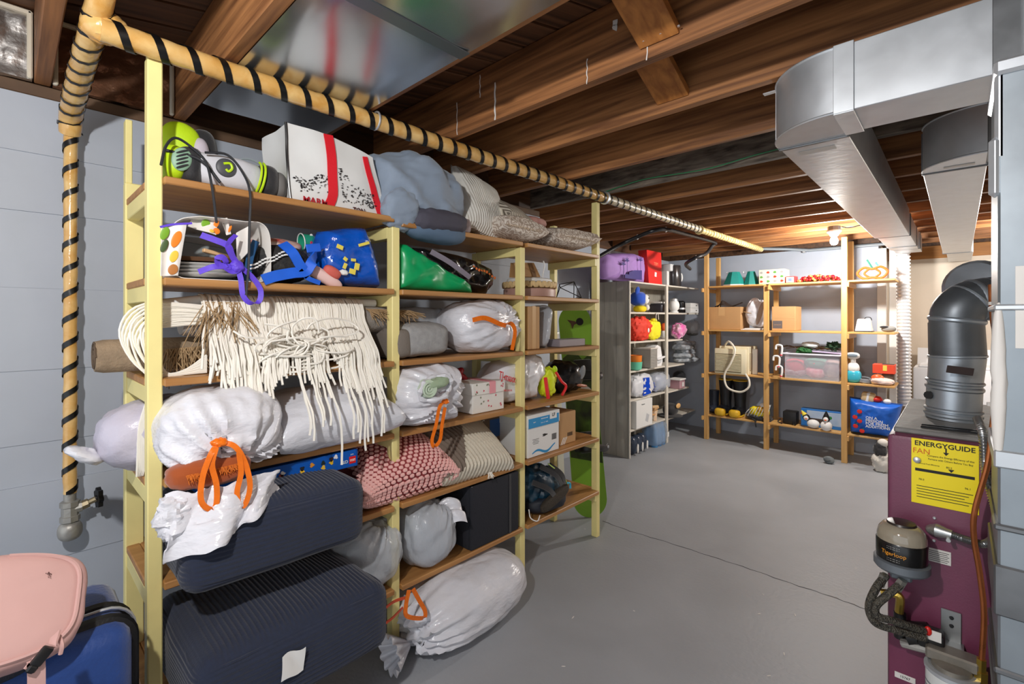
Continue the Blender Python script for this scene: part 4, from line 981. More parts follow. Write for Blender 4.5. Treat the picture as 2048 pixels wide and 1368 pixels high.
part(lg, 'carton', box((0, 0, .031), (.52, .19, .062), .001), mat('box_blue', (14, 88, 182), .3, var=.06, vs=3), smooth=False)
fz = -.0957
badge = part(lg, 'logo_badge', box((.238, fz, .026), (.026, .0012, .026)), mat('logo_red', (222, 28, 30), .35), smooth=False)
part(badge, 'logo_lettering', tr(ftext('LEGO', .0115, (0, 0, 0), .021, bold=True), (.238, fz - .001, .026), (0, PI, 0)), M_cardw, smooth=False)
part(lg, 'lettering', tr(ftext('CITY', .015, (0, 0, 0), .030, bold=True), (.205, fz - .0006, .024), (0, PI, 0)), M_cardw, smooth=False)
part(lg, 'lettering', tr(ftext('60337', .006, (0, 0, 0), .012), (.236, fz - .0006, .047), (0, PI, 0)), M_cardw, smooth=False)
for i, (x, z, c) in enumerate(((.05, .036, (30, 30, 34)), (.05, .024, (240, 190, 40)), (.085, .040, (214, 140, 40)), (.125, .038, (24, 40, 36)), (.125, .022, (236, 190, 60)), (.155, .034, (236, 190, 40)), (.155, .046, (60, 30, 26)), (-.02, .026, (150, 60, 60)), (-.015, .034, (220, 220, 220)), (-.06, .03, (240, 190, 40)), (.172, .05, (230, 230, 235)))):
    part(lg, 'picture_print', tr(prism([(.0075 * (1 + .35 * math.sin(5 * a + i)) * math.cos(a), .0075 * (1 + .35 * math.sin(3 * a + i)) * math.sin(a)) for a in [2 * PI * q / 12 for q in range(12)]], .0008), (x, fz - .0003, z)), mat('pic_%d' % i, c, .5), smooth=False)
# pink bobble cushion
bo = rk('cushion', 'pink bobble knit cushion straddling the second rack post', 'cushion', -1.80, 1.16, .640)
pg = pillow(.46, .34, .215, 24, .08, .55)
part(bo, 'cushion_body', tr(pg, (0, 0, .118), (.35, 0, 0)), mat('bobble_base', (150, 62, 66), .9, bump=.4, bs=60))
bb_m = mesh_of('bobble', blob(.0102, .0080, .006, .7, .7, 10, 6), mat('bobble_pink', (240, 184, 178), .85, sheen=.4))
cnt = 0; Rm = Euler((.35, 0, 0)).to_matrix(); pieces = []
for j in range(22):
    for i in range(22):
        u = math.sin(-HP_ + PI * (i + .5 + .5 * (j % 2)) / 23); t_ = math.sin(-HP_ + PI * (j + .5) / 22)
        if abs(u) > .995: continue
        s = 1
        x = .23 * u * (1 - .08 * (1 - t_ * t_)); y = .17 * t_ * (1 - .08 * (1 - u * u)); b = ((1 - u * u) * (1 - t_ * t_)) ** .275; z = .1075 * b
        pieces.append(((x, y, z), u, t_, 1)); 
        if t_ < .5: pieces.append(((x, y, -z), u, t_, -1))
for i in range(26):
    u = math.sin(-HP_ + PI * (i + .5) / 26)
    for dz in (-.013, .003, .017): pieces.append(((.23 * u, -.17 * (1 - .08 * (1 - u * u)) + .002, dz), u * .3, -1.0, dz * 20))
pieces.sort(key=lambda q: (q[0][1] * 1.0 - q[0][2] * .75))
rest = []
for k_, (p, u, t_, s) in enumerate(pieces):
    nx, ny = u * .9, t_ * 1.1; nv_ = Vector((nx * abs(u) ** 2, ny * abs(t_) ** 1.5, s * (1 - .5 * max(abs(u), abs(t_)) ** 3))).normalized()
    wp_ = Rm @ Vector(p) + Vector((0, 0, .118)); q = (Rm @ nv_).to_track_quat('Z', 'Y')
    if k_ < 300:
        o = bpy.data.objects.new('bobble', bb_m); COL.objects.link(o); o.parent = bo; o.location = wp_; o.rotation_euler = q.to_euler()
    else: rest.append(tr(blob(.0102, .0080, .006, .7, .7, 6, 4), wp_, q.to_euler()))
part(bo, 'bobble_knit', join(*rest), mat('bobble_pink', (240, 184, 178)), kind='stuff')
bp2 = rk('cushion', 'taupe and cream knotted cushion right of the pink bobble cushion', 'cushion', -1.80, 1.545, .640)
bpg = lambda x, y, z: (x, y - .004 * math.cos(2 * PI * x / .023) * (y < 0) , z + .006 * math.cos(2 * PI * (x + .3 * y) / .023) * min(1, abs(z) * 30))
part(bp2, 'cushion_body', tr(pillow(.46, .36, .185, 100, .07, .55, .003, 7, bpg), (0, 0, .110), (.55, .08, 0)), mat('cream_knit', (218, 210, 192), .9, bump=.4, bs=90), ang=80)
tp_ = pillow(.46, .36, .192, 100, .07, .55, .003, 7, bpg)
keep = [q for q in tp_[1] if np.mean([tp_[0][i][0] - .5 * tp_[0][i][1] for i in q]) < -.035]
part(bp2, 'taupe_half', tr((tp_[0], keep), (0, 0, .1115), (.55, .08, 0)), mat('taupe_knit', (124, 110, 98), .9, bump=.5, bs=90), ang=80)
part(bp2, 'tassel', fringe((.03, -.165, .02), (.05, -.165, .02), 16, .03, 3, .0018), M_rope, kind='stuff')
# cartons in the third bay
cx2 = rk('paper_box', 'white copy paper carton with a blue band and wave', 'box', -1.795, 2.055, .640)
part(cx2, 'carton', box((0, 0, .085), (.272, .215, .17), .002), M_cardw, smooth=False)
part(cx2, 'lid', box((0, 0, .196), (.278, .222, .068), .002), M_cardw, smooth=False)
M_cy = mat('print_cyan', (36, 146, 206), .45)
bd = part(cx2, 'blue_band', box((-.002, -.1116, .186), (.264, .001, .052)), M_cy, smooth=False)
part(bd, 'white_panel', box((.078, -.1124, .204), (.062, .001, .034)), M_cardw, smooth=False)
part(bd, 'lettering', ftext('LF', .026, (.08, -.1132, .208), .026, bold=True), M_ink, smooth=False)
part(bd, 'lettering', join(ftext('paper', .009, (-.085, -.1124, .19)), ftext('MULTIPURPOSE PAPER', .008, (.0, -.1124, .20), .06), ftext('8.5 x 11  5000', .008, (.0, -.1124, .178), .06)), M_cardw, smooth=False)
wv = [(-.10 + .2 * i / 24, .022 + .012 * math.sin(i / 24 * 7.5) + .012 * i / 24) for i in range(25)]
part(cx2, 'wave_print', tr(prism(wv + [(p[0], p[1] - .006 - .008 * math.sin(PI * i / 24)) for i, p in reversed(list(enumerate(wv)))], .0008), (0, -.1079, .0)), M_cy, smooth=False)
part(cx2, 'emblem', join(*[tr(prism([(.02 * math.cos(a) * (1 + .5 * math.cos(3 * a)), .007 * math.sin(a)) for a in [2 * PI * q / 20 for q in range(20)]], .0008), (.005, -.1079, .105))]), M_ink, smooth=False)
part(cx2, 'bar_code', join(*[box((.072 + .0042 * i, -.1079, .082), (.0016 + .0012 * (i % 3 == 0), .0006, .034)) for i in range(10)]), M_ink, smooth=False)
part(cx2, 'address_lines', join(*[box((-.07, -.1079, .094 - .008 * i), (.055 - .01 * (i % 2), .0006, .002)) for i in range(4)]), M_ink, smooth=False)
cx3 = rk('cardboard_box', 'small plain cardboard box next to the copy paper carton', 'box', -1.81, 2.32, .640)
part(cx3, 'carton', box((0, 0, .095), (.165, .18, .19), .003), M_kraft, smooth=False)
part(cx3, 'bar_code', join(*[box((.0 + .006 * i, -.0906, .055), (.002 + .002 * (i % 3 == 0), .0006, .022)) for i in range(9)]), M_ink, smooth=False)
part(cx3, 'label_stripe', join(*[tr(box((0, 0, 0), (.006, .0006, .05)), (-.055 + .016 * i, -.0906, .022), (0, .6, 0)) for i in range(3)]), M_cardw, smooth=False)
cx4 = rk('printed_carton', 'blue and brown printed carton behind the knotted cushion', 'box', -1.97, 1.82, .640)
part(cx4, 'carton', box((0, 0, .11), (.26, .14, .22), .003), mat('carton_brown', (108, 86, 70), .6, var=.1, vs=8), smooth=False)
part(cx4, 'blue_panel', box((.07, -.0706, .14), (.10, .001, .10)), mat('panel_blue', (34, 84, 150), .5), smooth=False)
part(cx4, 'lettering', ftext('IDC', .045, (-.05, -.0712, .18), .06), M_cardw, smooth=False)

# ---- sixth shelf
for i, (lab, Yc, w, h, sd, X) in enumerate((('clear grey plastic bag of bedding left of the second rack post', .985, .145, .135, 3, -1.77), ('grey white plastic bag slumped right of the second rack post', 1.285, .125, .142, 8, -1.765))):
    b = rk('plastic_bag', lab, 'plastic bag', X, Yc, .304)
    part(b, 'contents', tr(blob(w * .86, .115, h * .80, .7, .7, 30, 20, .01, 8, sd), (0, .01, h * .82)), mat('stuffing_%d' % i, [(158, 166, 174), (196, 204, 216)][i], .8, bump=.4, bs=20))
    part(b, 'film', tr(bag_geo(w, .15, h, (.5, -.3, 1), sd, .016, .06, 13, flat=-h + .003, pull=.10), (0, 0, h)), M_bagc, ang=80)
part(b, 'bag_mouth', shell(grid(lambda u, v: (.02 + .11 * u, -.08 - .06 * v + .02 * math.sin(5 * u), .225 + .055 * math.sin(PI * u * .8) - .10 * v * (1 - .3 * u) + .01 * math.sin(11 * v)), 16, 10), .002), M_bag, ang=80)
fb = rk('fabric_bin', 'large black fabric storage bin on the bottom shelf', 'bin', -1.83, 1.655, .304)
M_binc = mat('bin_cloth', (34, 36, 44), .9, bump=.3, bs=160)
part(fb, 'front_panel', box((0, -.158, .150), (.33, .016, .30), .005, 2), M_binc)
part(fb, 'side_panel', box((-.159, 0, .150), (.014, .30, .30), .005, 2), M_binc)
part(fb, 'side_panel', box((.159, 0, .150), (.014, .30, .30), .005, 2), M_binc)
part(fb, 'back_panel', box((0, .158, .150), (.33, .014, .30), .005, 2), M_binc)
part(fb, 'bin_floor', box((0, 0, .007), (.32, .31, .012)), M_binc)
part(fb, 'seam_tape', box((.10, -.167, .15), (.016, .003, .298), .001), M_padk)
bpk = rk('backpack', 'teal and black backpack slumped in the far bottom bay', 'backpack', -1.81, 2.10, .304)
part(bpk, 'pack_body', tr(blob(.19, .14, .125, .8, .85, 70, 40, .030, 8, 4, None, -.122), (0, .01, .124), (0, .35, 0)), mat('pack_teal', (14, 76, 104), .45, bump=.5, bs=9, col2=(8, 16, 26), vs=7))
part(bpk, 'base_panel', tr(blob(.15, .13, .055, .7, .8, 50, 24, .010, 10, 9, None, -.05), (.02, -.04, .052)), mat('pack_navy', (26, 32, 44), .6, bump=.3, bs=30))
part(bpk, 'padded_strap', tr(blob(.125, .022, .030, .6, .7, 40, 18), (.0, -.165, .088), (0, -.28, 0)), mat('strap_mesh', (62, 54, 44), .8, vor=240, bump=.8))
for a_, b_ in (((-.14, -.12, .20), (.02, -.165, .06)), ((-.05, -.10, .262), (.10, -.15, .10)), ((.04, -.09, .25), (.14, -.13, .09))):
    m_ = ((a_[0] + b_[0]) / 2, (a_[1] + b_[1]) / 2 - .035, (a_[2] + b_[2]) / 2 + .02)
    part(bpk, 'shoulder_strap', strip(smooth_path([a_, m_, b_], 8), .028, (.8, 0, .5), .006), M_padk)
part(bpk, 'blue_edge', tube(smooth_path([(.10, -.18, .150), (.128, -.175, .138), (.13, -.175, .11)], 5), .006, 6), mat('edge_cyan', (60, 176, 208), .5))
part(bpk, 'piping', tube(smooth_path([(.02, -.10, .262), (.09, -.125, .20), (.16, -.125, .13), (.185, -.11, .08)], 6), .0035, 6), mat('piping_lime', (206, 232, 120), .5))
part(bpk, 'white_cord', tube(smooth_path([(-.17, -.12, .06), (-.19, -.15, .03), (-.16, -.17, .01), (-.13, -.165, .03)], 6), .003, 6), M_cardw)
# ---- floor bag
fb2 = rk('trash_bag', 'white drawstring bag lying on the floor under the rack', 'plastic bag', -1.66, 1.42, 0.0)
def fbf(x, y, z): return (x, y, z)
part(fb2, 'bag_body', tr(bag_geo(.34, .20, .135, (-1, -.25, -.15), 17, .012, .10, 13, reach=.8, flat=-.131, pull=.16, e=.8), (.02, 0, .133), (0, -.0, 0)), M_bag, ang=80)
def ruff(u, v):
    a = 2 * PI * u; r = .016 + .052 * v + .012 * v * math.cos(11 * a); return (-.315 - .085 * v, -.045 + r * math.cos(a), max(.004, .085 + r * math.sin(a)))
part(fb2, 'gathered_neck', shell(grid(ruff, 66, 8, wrapu=True), .002), M_bag, ang=80)
G = lambda x, y, X=-1.53: px(fb2, x, y, X)
part(fb2, 'drawstring', ribbon_loop([G(818, 1180), G(812, 1210), G(814, 1232), G(846, 1236), G(850, 1222), G(838, 1200), G(826, 1178)], .016, (1, -.2, .4), th=.003), M_orange)
part(fb2, 'drawstring', ribbon_loop([G(812, 1195, -1.60), G(785, 1205, -1.60), G(756, 1232, -1.60), G(757, 1251, -1.60), G(780, 1240, -1.60), G(806, 1215, -1.60)], .012, (.5, -.2, 1), th=.003), mat('drawstring_red', (222, 84, 40), .3))

wpb = onX(1128, 850, -2.12)
wk = thing('white_plank', 'narrow white board leaning behind the snowboard and copy paper carton', 'board', (-2.14, float(wpb[1]), 0), HP_)
part(wk, 'plank', tr(box((0, 0, .64), (.075, .018, 1.28), .003), (0, 0, .012), (.02, -.09, 0)), M_white, smooth=False)
part(wk, 'end_cap', tr(box((0, 0, 1.28), (.079, .022, .02), .003), (0, 0, .012), (.02, -.09, 0)), M_galv, smooth=False)
# ---- snowboard beyond the far post
sb0 = Vector(onZ(1183, 1034, 0)); sbX = sb0.x; sbY = sb0.y
sb = thing('snowboard', 'green and black snowboard standing on end beyond the far post', 'snowboard', (sbX, sbY, 0), PI / 4 + .12)
sbo = [(.125 * sgnpow(math.cos(a), .9), .75 + (.62 * math.copysign(1, math.sin(a)) * (1 if abs(math.sin(a)) > .01 else 0)) + .13 * math.sin(a)) for a in [2 * PI * i / 40 for i in range(40)]]
def waist(p): return (p[0] * (1 - .06 * (1 - ((p[1] - .75) / .75) ** 2)), p[1])
tilt = (-.13, -.05, 0)
part(sb, 'board', tr(prism([waist(p) for p in sbo], .012), (0, .0, 0), tilt), mat('board_green', (132, 182, 56), .3, var=.06, vs=3), smooth=False)
part(sb, 'black_graphic', tr(prism([(-.115, .42), (.115, .36), (.117, 1.16), (.03, 1.10), (-.03, 1.18), (-.115, 1.12)], .002), (0, -.0075, 0), tilt), mat('board_black', (22, 26, 20), .35, col2=(70, 100, 26), vs=8), smooth=False)
part(sb, 'round_sticker', tr(lathe([(.028, 0), (.028, .001)], 24), tuple(Euler(tilt).to_matrix() @ Vector((.035, -.0068, 1.38))), (HP_ + tilt[0], 0, 0)), M_black)
part(sb, 'round_sticker', tr(lathe([(.05, 0), (.05, .001)], 24), tuple(Euler(tilt).to_matrix() @ Vector((.03, -.0092, .86))), (HP_ + tilt[0], 0, 0)), M_cardw)
part(sb, 'brown_graphic', tr(prism([(-.06, 1.40), (0, 1.385), (.015, 1.37), (-.01, 1.36), (-.025, 1.33), (-.035, 1.37)], .001), (0, -.0072, 0), tilt), mat('graphic_brown', (88, 56, 40), .5), smooth=False)
for z in (.48, .98):
    bn = part(sb, 'binding', tr(join(box((0, -.06, z), (.14, .10, .05), .012, 2), box((0, -.10, z + .06), (.13, .02, .12), .01, 2)), (0, 0, 0), tilt), M_padk)
    part(bn, 'strap', tr(tube(smooth_path([(-.09, -.06, z), (-.05, -.13, z + .01), (.05, -.14, z + .01), (.12, -.08, z - .01), (.15, -.04, z)], 6), .012, 8, flat=2), (0, 0, 0), tilt), M_black)
    part(bn, 'buckle', tr(box((.13, -.07, z), (.035, .02, .02), .004), (0, 0, 0), tilt), M_galv)

# ================================================================== ducts, furnace, flue
def seam_bar(a, b, w=0.012, h=0.006): return ends(a, b, w, h, (0, 0, 1), 0.001)
def duct_run(t, X0, X1, Y0, Y1, z0, z1, seams, m=M_galv):
    part(t, 'duct_section', box(((X0 + X1) / 2, (Y0 + Y1) / 2, (z0 + z1) / 2), (X1 - X0, Y1 - Y0, z1 - z0), 0.002), m, world=True, smooth=False)
    for y in seams:
        part(t, 'seam', join(seam_bar((X0 - .003, y, z0 - .002), (X1 + .003, y, z0 - .002)), ends((X1 + .002, y, z0), (X1 + .002, y, z1), .006, .012, (0, 1, 0)), ends((X0 - .002, y, z0), (X0 - .002, y, z1), .006, .012, (0, 1, 0))), M_galvd, world=True, smooth=False)
def elbow(t, cx, cy, r, z0, z1, m=M_galv):
    """quarter-turn box fitting: outer wall is an arc about (cx,cy)"""
    n = 14; arc = [(cx - r * math.sin(a), cy - r * math.cos(a)) for a in [PI / 2 * i / n for i in range(n + 1)]]
    poly = [(cx, cy)] + arc
    part(t, 'elbow', tr(prism(poly[::-1], z1 - z0, 'z'), (0, 0, (z0 + z1) / 2)), m, world=True, ang=30)
    edge = lambda z: tube([(p[0], p[1], z) for p in arc], 0.004, 6)
    for z in (z0 + .002, z1 - .002): part(t, 'elbow_flange', edge(z), M_galv, world=True)
Z0, Z1 = 2.0, 2.195
d1 = thing('supply_duct', 'large galvanised duct turning from the plenum toward the back wall', 'duct', (-0.36, 3.6, Z0))
elbow(d1, -0.265, 1.872, 0.202, Z0, Z1)
duct_run(d1, -0.467, -0.265, 1.873, 4.52, Z0, Z1, [1.90])
duct_run(d1, -0.455, -0.262, 4.525, 5.50, Z0 + .006, Z1 - .03, [4.55, 5.25])
duct_run(d1, -0.440, -0.252, 5.505, 5.85, Z0 + .012, Z1 - .04, [5.52])
part(d1, 'duct_section', box((-0.081, 1.772, (Z0 + Z1) / 2), (0.367, 0.2, Z1 - Z0), 0.002), M_galv, world=True, smooth=False)
part(d1, 'drive_cleat', join(box((-.245, 1.668, (Z0 + Z1) / 2), (.05, .006, Z1 - Z0 + .006), .001), box((-.245, 1.772, Z0 - .003), (.05, .21, .006), .001)), M_galv, world=True, smooth=False)
part(d1, 'drive_cleat', join(box((.085, 1.668, (Z0 + Z1) / 2), (.05, .006, Z1 - Z0 + .006), .001), box((.085, 1.772, Z0 - .003), (.05, .21, .006), .001)), M_galvd, world=True, smooth=False)
part(d1, 'paper_sticker', box((-0.37, 1.99, Z0 - .0012), (0.11, 0.045, 0.001)), M_white, world=True, smooth=False)
part(d1, 'hanger_strap', join(ends((-.468, 1.86, Z0), (-.468, 1.86, Z1 + .005), .003, .02, (0, 1, 0)), box((-.485, 1.86, Z1 + .003), (.05, .02, .003))), M_galv, world=True, smooth=False)
d2 = thing('branch_duct', 'smaller galvanised duct beside the flue pipe with a paper sticker', 'duct', (0, 4.5, Z0))
elbow(d2, 0.075, 2.60, 0.185, Z0 - .005, Z1 - .02)
duct_run(d2, -0.110, 0.080, 2.602, 6.0, Z0 - .003, Z1 - .03, [2.62, 6.01])
duct_run(d2, -0.085, 0.095, 6.02, 6.95, Z0 - .003, Z1 - .05, [])
part(d2, 'duct_section', box((0.10, 2.51, (Z0 + Z1) / 2 - .01), (0.05, 0.185, Z1 - Z0 - .02), 0.002), M_galvd, world=True, smooth=False)
part(d2, 'paper_sticker', box((-0.0, 2.555, Z0 - .0062), (0.09, 0.028, 0.001)), M_white, world=True, smooth=False)

pl = thing('return_plenum', 'tall grey sheet metal plenum with folded cleats at the right edge', 'duct', (0.35, 1.48, 0))
M_pl = mat('plenum_metal', (150, 158, 164), 0.42, 0.75, bump=0.08, bs=20, var=0.12, vs=6)
part(pl, 'plenum_body', box((0.356, 1.48, 0.95), (0.60, 0.26, 1.90), 0.004), M_pl, world=True, smooth=False)
part(pl, 'plenum_neck', box((0.385, 1.61, 2.045), (0.555, 0.52, 0.29), 0.004), M_galv, world=True, smooth=False)
part(pl, 'cleat', join(box((0.36, 1.48, 1.895), (0.62, 0.28, 0.03), 0.006), box((0.060, 1.37, 1.80), (.016, .04, .17), .005), box((0.052, 1.355, 1.70), (.018, .02, .12), .008)), M_galv, world=True)
for z, h, m in ((1.12, .035, M_galv), (0.985, .012, M_galvd), (0.86, .10, M_galvd), (0.70, .012, M_galvd), (0.64, .05, M_galvd), (0.46, .035, M_galv), (1.42, .012, M_galv)):
    part(pl, 'cleat', box((0.357, 1.48, z), (0.614, 0.272, h), 0.003), m, world=True, smooth=False)
part(pl, 'sealant', tr(blob(.012, .012, .16, amp=.006, fr=20), (0.057, 1.352, 1.27)), M_white, world=True)
part(pl, 'paper_label', box((0.105, 1.349, 1.42), (.05, .002, .16)), M_white, world=True, smooth=False)

# furnace
M_pur = mat('furnace_purple', (112, 52, 78), 0.42, bump=0.08, bs=220, var=0.04, vs=30)
FY = 1.72
fu = thing('furnace', 'narrow plum coloured furnace cabinet with a yellow energy label', 'furnace', (0.03, 2.1, 0))
part(fu, 'cabinet', box((0.05, 2.07, 0.535), (0.398, 0.70, 1.07), 0.012, 2), M_pur, world=True)
part(fu, 'top_panel', box((0.05, 2.08, 1.0785), (0.375, 0.66, 0.016), 0.004), mat('dusty_top', (152, 150, 146), .6, .2, bump=.3, bs=40, col2=(108, 106, 102), vs=9), world=True)
part(fu, 'louvre', box((0.02, 1.79, 1.089), (0.20, 0.012, 0.006), .002), M_black, world=True, smooth=False)
part(fu, 'louvre', box((0.02, 1.82, 1.089), (0.20, 0.012, 0.006), .002), M_black, world=True, smooth=False)
part(fu, 'side_flange', box((0.078, 1.712, 0.55), (0.018, 0.03, 1.06), .004), M_pur, world=True)
lc = (onY(1823, 875, FY) + onY(1958, 1030, FY)) / 2
lb = part(fu, 'energy_label', box((lc[0], FY - .0015, lc[2]), (0.134, 0.002, 0.178), .0006), mat('label_yellow', (250, 226, 20), .45), 'yellow energy guide label', world=True, smooth=False)
fl = lambda s, size, dx, dz, w=None, **k: ftext(s, size, (lc[0] + dx, FY - .0031, lc[2] + dz), w, **k)
part(lb, 'lettering', join(fl('ENERGYGUIDE', .018, 0, .076, .120, bold=True), tr(prism([(-.004, .012), (-.0015, .012), (-.0015, 0), (-.006, 0), (0, -.008), (.006, 0), (.0015, 0), (.0015, .012)], .0006), (lc[0] + .004, FY - .0031, lc[2] + .060)),
    fl('Compare the Energy Efficiency of this', .0068, .012, .046, .092), fl('Furnace with Others Before You Buy', .0068, .012, .037, .088),
    fl('Annual Fuel Efficiency', .0045, -.03, .022, .042), box((lc[0], FY - .0031, lc[2] + .004), (.118, .0006, .0075)), tr(prism([(-.006, .004), (.006, .004), (0, -.004)], .0006), (lc[0] + .014, FY - .0033, lc[2] + .013)),
    fl('78.0', .007, -.046, -.022), fl('96.1', .007, .046, -.026), fl('80.2', .007, .010, .021),
    *[box((lc[0] - .004 * (i % 3), FY - .0031, lc[2] - .040 - .0075 * i), (.112 - .008 * (i % 3), .0005, .0016)) for i in range(5)]), M_ink, smooth=False, world=True)
part(lb, 'handwriting', fl('FAN', .020, -.046, .055, .034), mat('ink_orange', (214, 104, 20), .6), smooth=False, world=True)
part(lb, 'magnet', tr(lathe([(.006, 0), (.009, .002), (.008, .007), (.003, .010)], 12), (lc[0] - .055, FY - .002, lc[2] + .030), (PI / 2, 0, 0)), M_galv, world=True)
part(fu, 'data_plate', box((float(onY(1876, 1112, FY)[0]), FY - .001, float(onY(1876, 1112, FY)[2])), (.052, .002, .036), .0005), M_white, 'small white printed plate', world=True, smooth=False)
dp = onY(1876, 1112, FY)
part(fu, 'plate_lines', join(*[box((dp[0], FY - .0024, dp[2] + .012 - .005 * i), (.044 - .006 * (i % 2), .0005, .0012)) for i in range(6)]), M_ink, world=True, smooth=False)
sp = onY(1810, 1355, FY); part(fu, 'serial_sticker', box((sp[0], FY - .001, sp[2]), (.045, .002, .016), .0005), M_white, 'white serial number sticker', world=True, smooth=False)
part(fu, 'serial_digits', ftext('15767', .009, (sp[0], FY - .0025, sp[2])), M_ink, world=True, smooth=False)
for x, y in ((1869, 1036), (1868, 1081)):
    q = onY(x, y, FY); part(fu, 'screw', tr(lathe([(.004, 0), (.004, .002), (.002, .004)], 10), (q[0], FY, q[2]), (PI / 2, 0, 0)), M_galv, world=True)

def pts_onY(ps): return [tuple(onY(x, y, Y)) for x, y, Y in ps]
# flexible metal conduit with its box connector
fc = thing('flexible_conduit', 'ribbed steel conduit looping down the furnace front', 'conduit', onY(1990, 1090, 1.66))
cp = smooth_path(pts_onY([(1955, 838, 1.80), (1966, 870, 1.70), (1970, 930, 1.68), (1982, 985, 1.67), (1996, 1035, 1.655), (1994, 1068, 1.65), (1970, 1088, 1.66), (1935, 1080, 1.675), (1905, 1070, 1.69)]), 40)
part(fc, 'conduit', tube(cp, [0.0085 + 0.0018 * math.cos(i * 1.6) for i in range(len(cp))], 10), mat('conduit_metal', (176, 178, 178), .3, .9), world=True)
ca, cb = onY(1905, 1070, 1.69), onY(1862, 1057, 1.70)
part(fc, 'connector', join(tube(line(ca, cb, 4), [.012, .013, .016, .018, .012], 12), tr(blob(.018, .016, .014), onY(1868, 1060, 1.702)), tr(lathe([(.005, 0), (.005, .02)], 8), onY(1897, 1076, 1.685), (PI / 2, 0, 0))), mat('zinc', (190, 192, 190), .35, .85, var=.1, vs=30), world=True)
# copper line
co = thing('copper_line', 'thin copper fuel tube running down in front of the furnace', 'pipe', onY(1963, 1345, 1.64))
kp = smooth_path(pts_onY([(1982, 570, 1.75), (1986, 640, 1.72), (1997, 700, 1.68), (1992, 790, 1.66), (1984, 860, 1.65), (1975, 930, 1.64), (1950, 1020, 1.635), (1948, 1075, 1.635), (1960, 1150, 1.635), (1968, 1230, 1.635), (1963, 1330, 1.635)]), 10)
part(co, 'tube', tube(kp, 0.0062, 10), mat('copper', (176, 104, 60), .3, .75, var=.15, vs=20), world=True)
part(co, 'fitting', join(tube(line(onY(1963, 1318, 1.635), onY(1962, 1345, 1.635), 2), .010, 6), tube(line(onY(1962, 1342, 1.635), onY(1960, 1395, 1.635), 2), .014, 6)), mat('brass', (190, 160, 74), .3, .9, var=.1, vs=20), world=True)
for x, y in ((1983, 812), (1986, 610)):
    q = onY(x, y, 1.66 if y > 700 else 1.735); part(co, 'cable_tie', tr(lathe([(.009, 0), (.009, .008)], 10), q), M_white, world=True)

# oil de-aerator with clear dome
tl = onY(1803, 1128, 1.63)
ol = thing('oil_deaerator', 'black and clear domed fuel de-aerator on the furnace front', 'fuel unit', (tl[0], tl[1], tl[2] - .05))
part(ol, 'base', join(tr(lathe([(.055, -.012), (.060, -.006), (.060, .012), (.052, .016)], 24), tl), tr(box((0, 0, -.022), (.045, .04, .03), .004), tl), box((tl[0] + .01, (tl[1] + FY) / 2 + .01, tl[2]), (.03, FY - tl[1] - .02, .02))), mat('grey_cast', (112, 118, 124), .5, .4), world=True)
part(ol, 'cup', tr(lathe([(.054, .016), (.055, .030), (.055, .062), (.053, .066)], 28), tl), mat('cup_black', (20, 19, 18), .25), world=True)
part(ol, 'dome', tr(lathe([(.053, .066), (.053, .076), (.049, .092), (.040, .104), (.034, .107)], 28), tl), mat('dome_smoke', (150, 140, 122), .12, var=.15, vs=20, coat=.6), world=True)
part(ol, 'dome_cap', tr(lathe([(.033, .105), (.030, .112), (.012, .114)], 24), tl), mat('cap_brown', (40, 32, 28), .35), world=True)
def round_text(s, size, R_, z, c, m, name, tilt=0.0):
    g = text(s, size); v = g[0].copy(); out = np.zeros_like(v)
    a = v[:, 0] / R_ - PI / 2 + tilt; r = R_ + v[:, 2]
    out[:, 0] = c[0] + r * np.cos(a); out[:, 1] = c[1] + r * np.sin(a); out[:, 2] = c[2] + z + v[:, 1]
    part(ol, name, (out, g[1]), m, world=True, smooth=False)
round_text('Tigerloop', .014, .0556, .040, tl, mat('ink_amber', (226, 150, 40), .5), 'lettering', -.25)
for k, zz in enumerate((.058, .053, .028, .023)): round_text('- - -- --- -- -', .006, .0556, zz, tl, M_white, 'fine_print', -.25)
M_hose = mat('braided_hose', (88, 82, 70), .6, bump=.8, vor=260, col2=(40, 38, 34), vs=120)
for ps in ([(1772, 1150, 1.62), (1750, 1180, 1.58), (1738, 1215, 1.57), (1750, 1245, 1.58), (1790, 1260, 1.60), (1850, 1276, 1.64)], [(1802, 1168, 1.60), (1775, 1190, 1.575), (1752, 1212, 1.565), (1756, 1232, 1.57), (1790, 1243, 1.59), (1848, 1262, 1.64)]):
    part(ol, 'hose', tube(smooth_path(pts_onY(ps), 8), .0095, 10), M_hose, world=True)
part(ol, 'hose_nut', join(*[tube(line(onY(x, y, Y), onY(x2, y2, Y), 2), .011, 6) for x, y, x2, y2, Y in ((1768, 1150, 1760, 1170, 1.61), (1806, 1160, 1794, 1178, 1.60))]), mat('nut_zinc', (170, 168, 158), .35, .85), world=True)
part(ol, 'brass_elbow', join(tube(smooth_path(pts_onY([(1763, 1185, 1.66), (1790, 1188, 1.66), (1800, 1196, 1.66), (1798, 1225, 1.66)]), 5), .010, 8)), _mats['brass'], world=True)
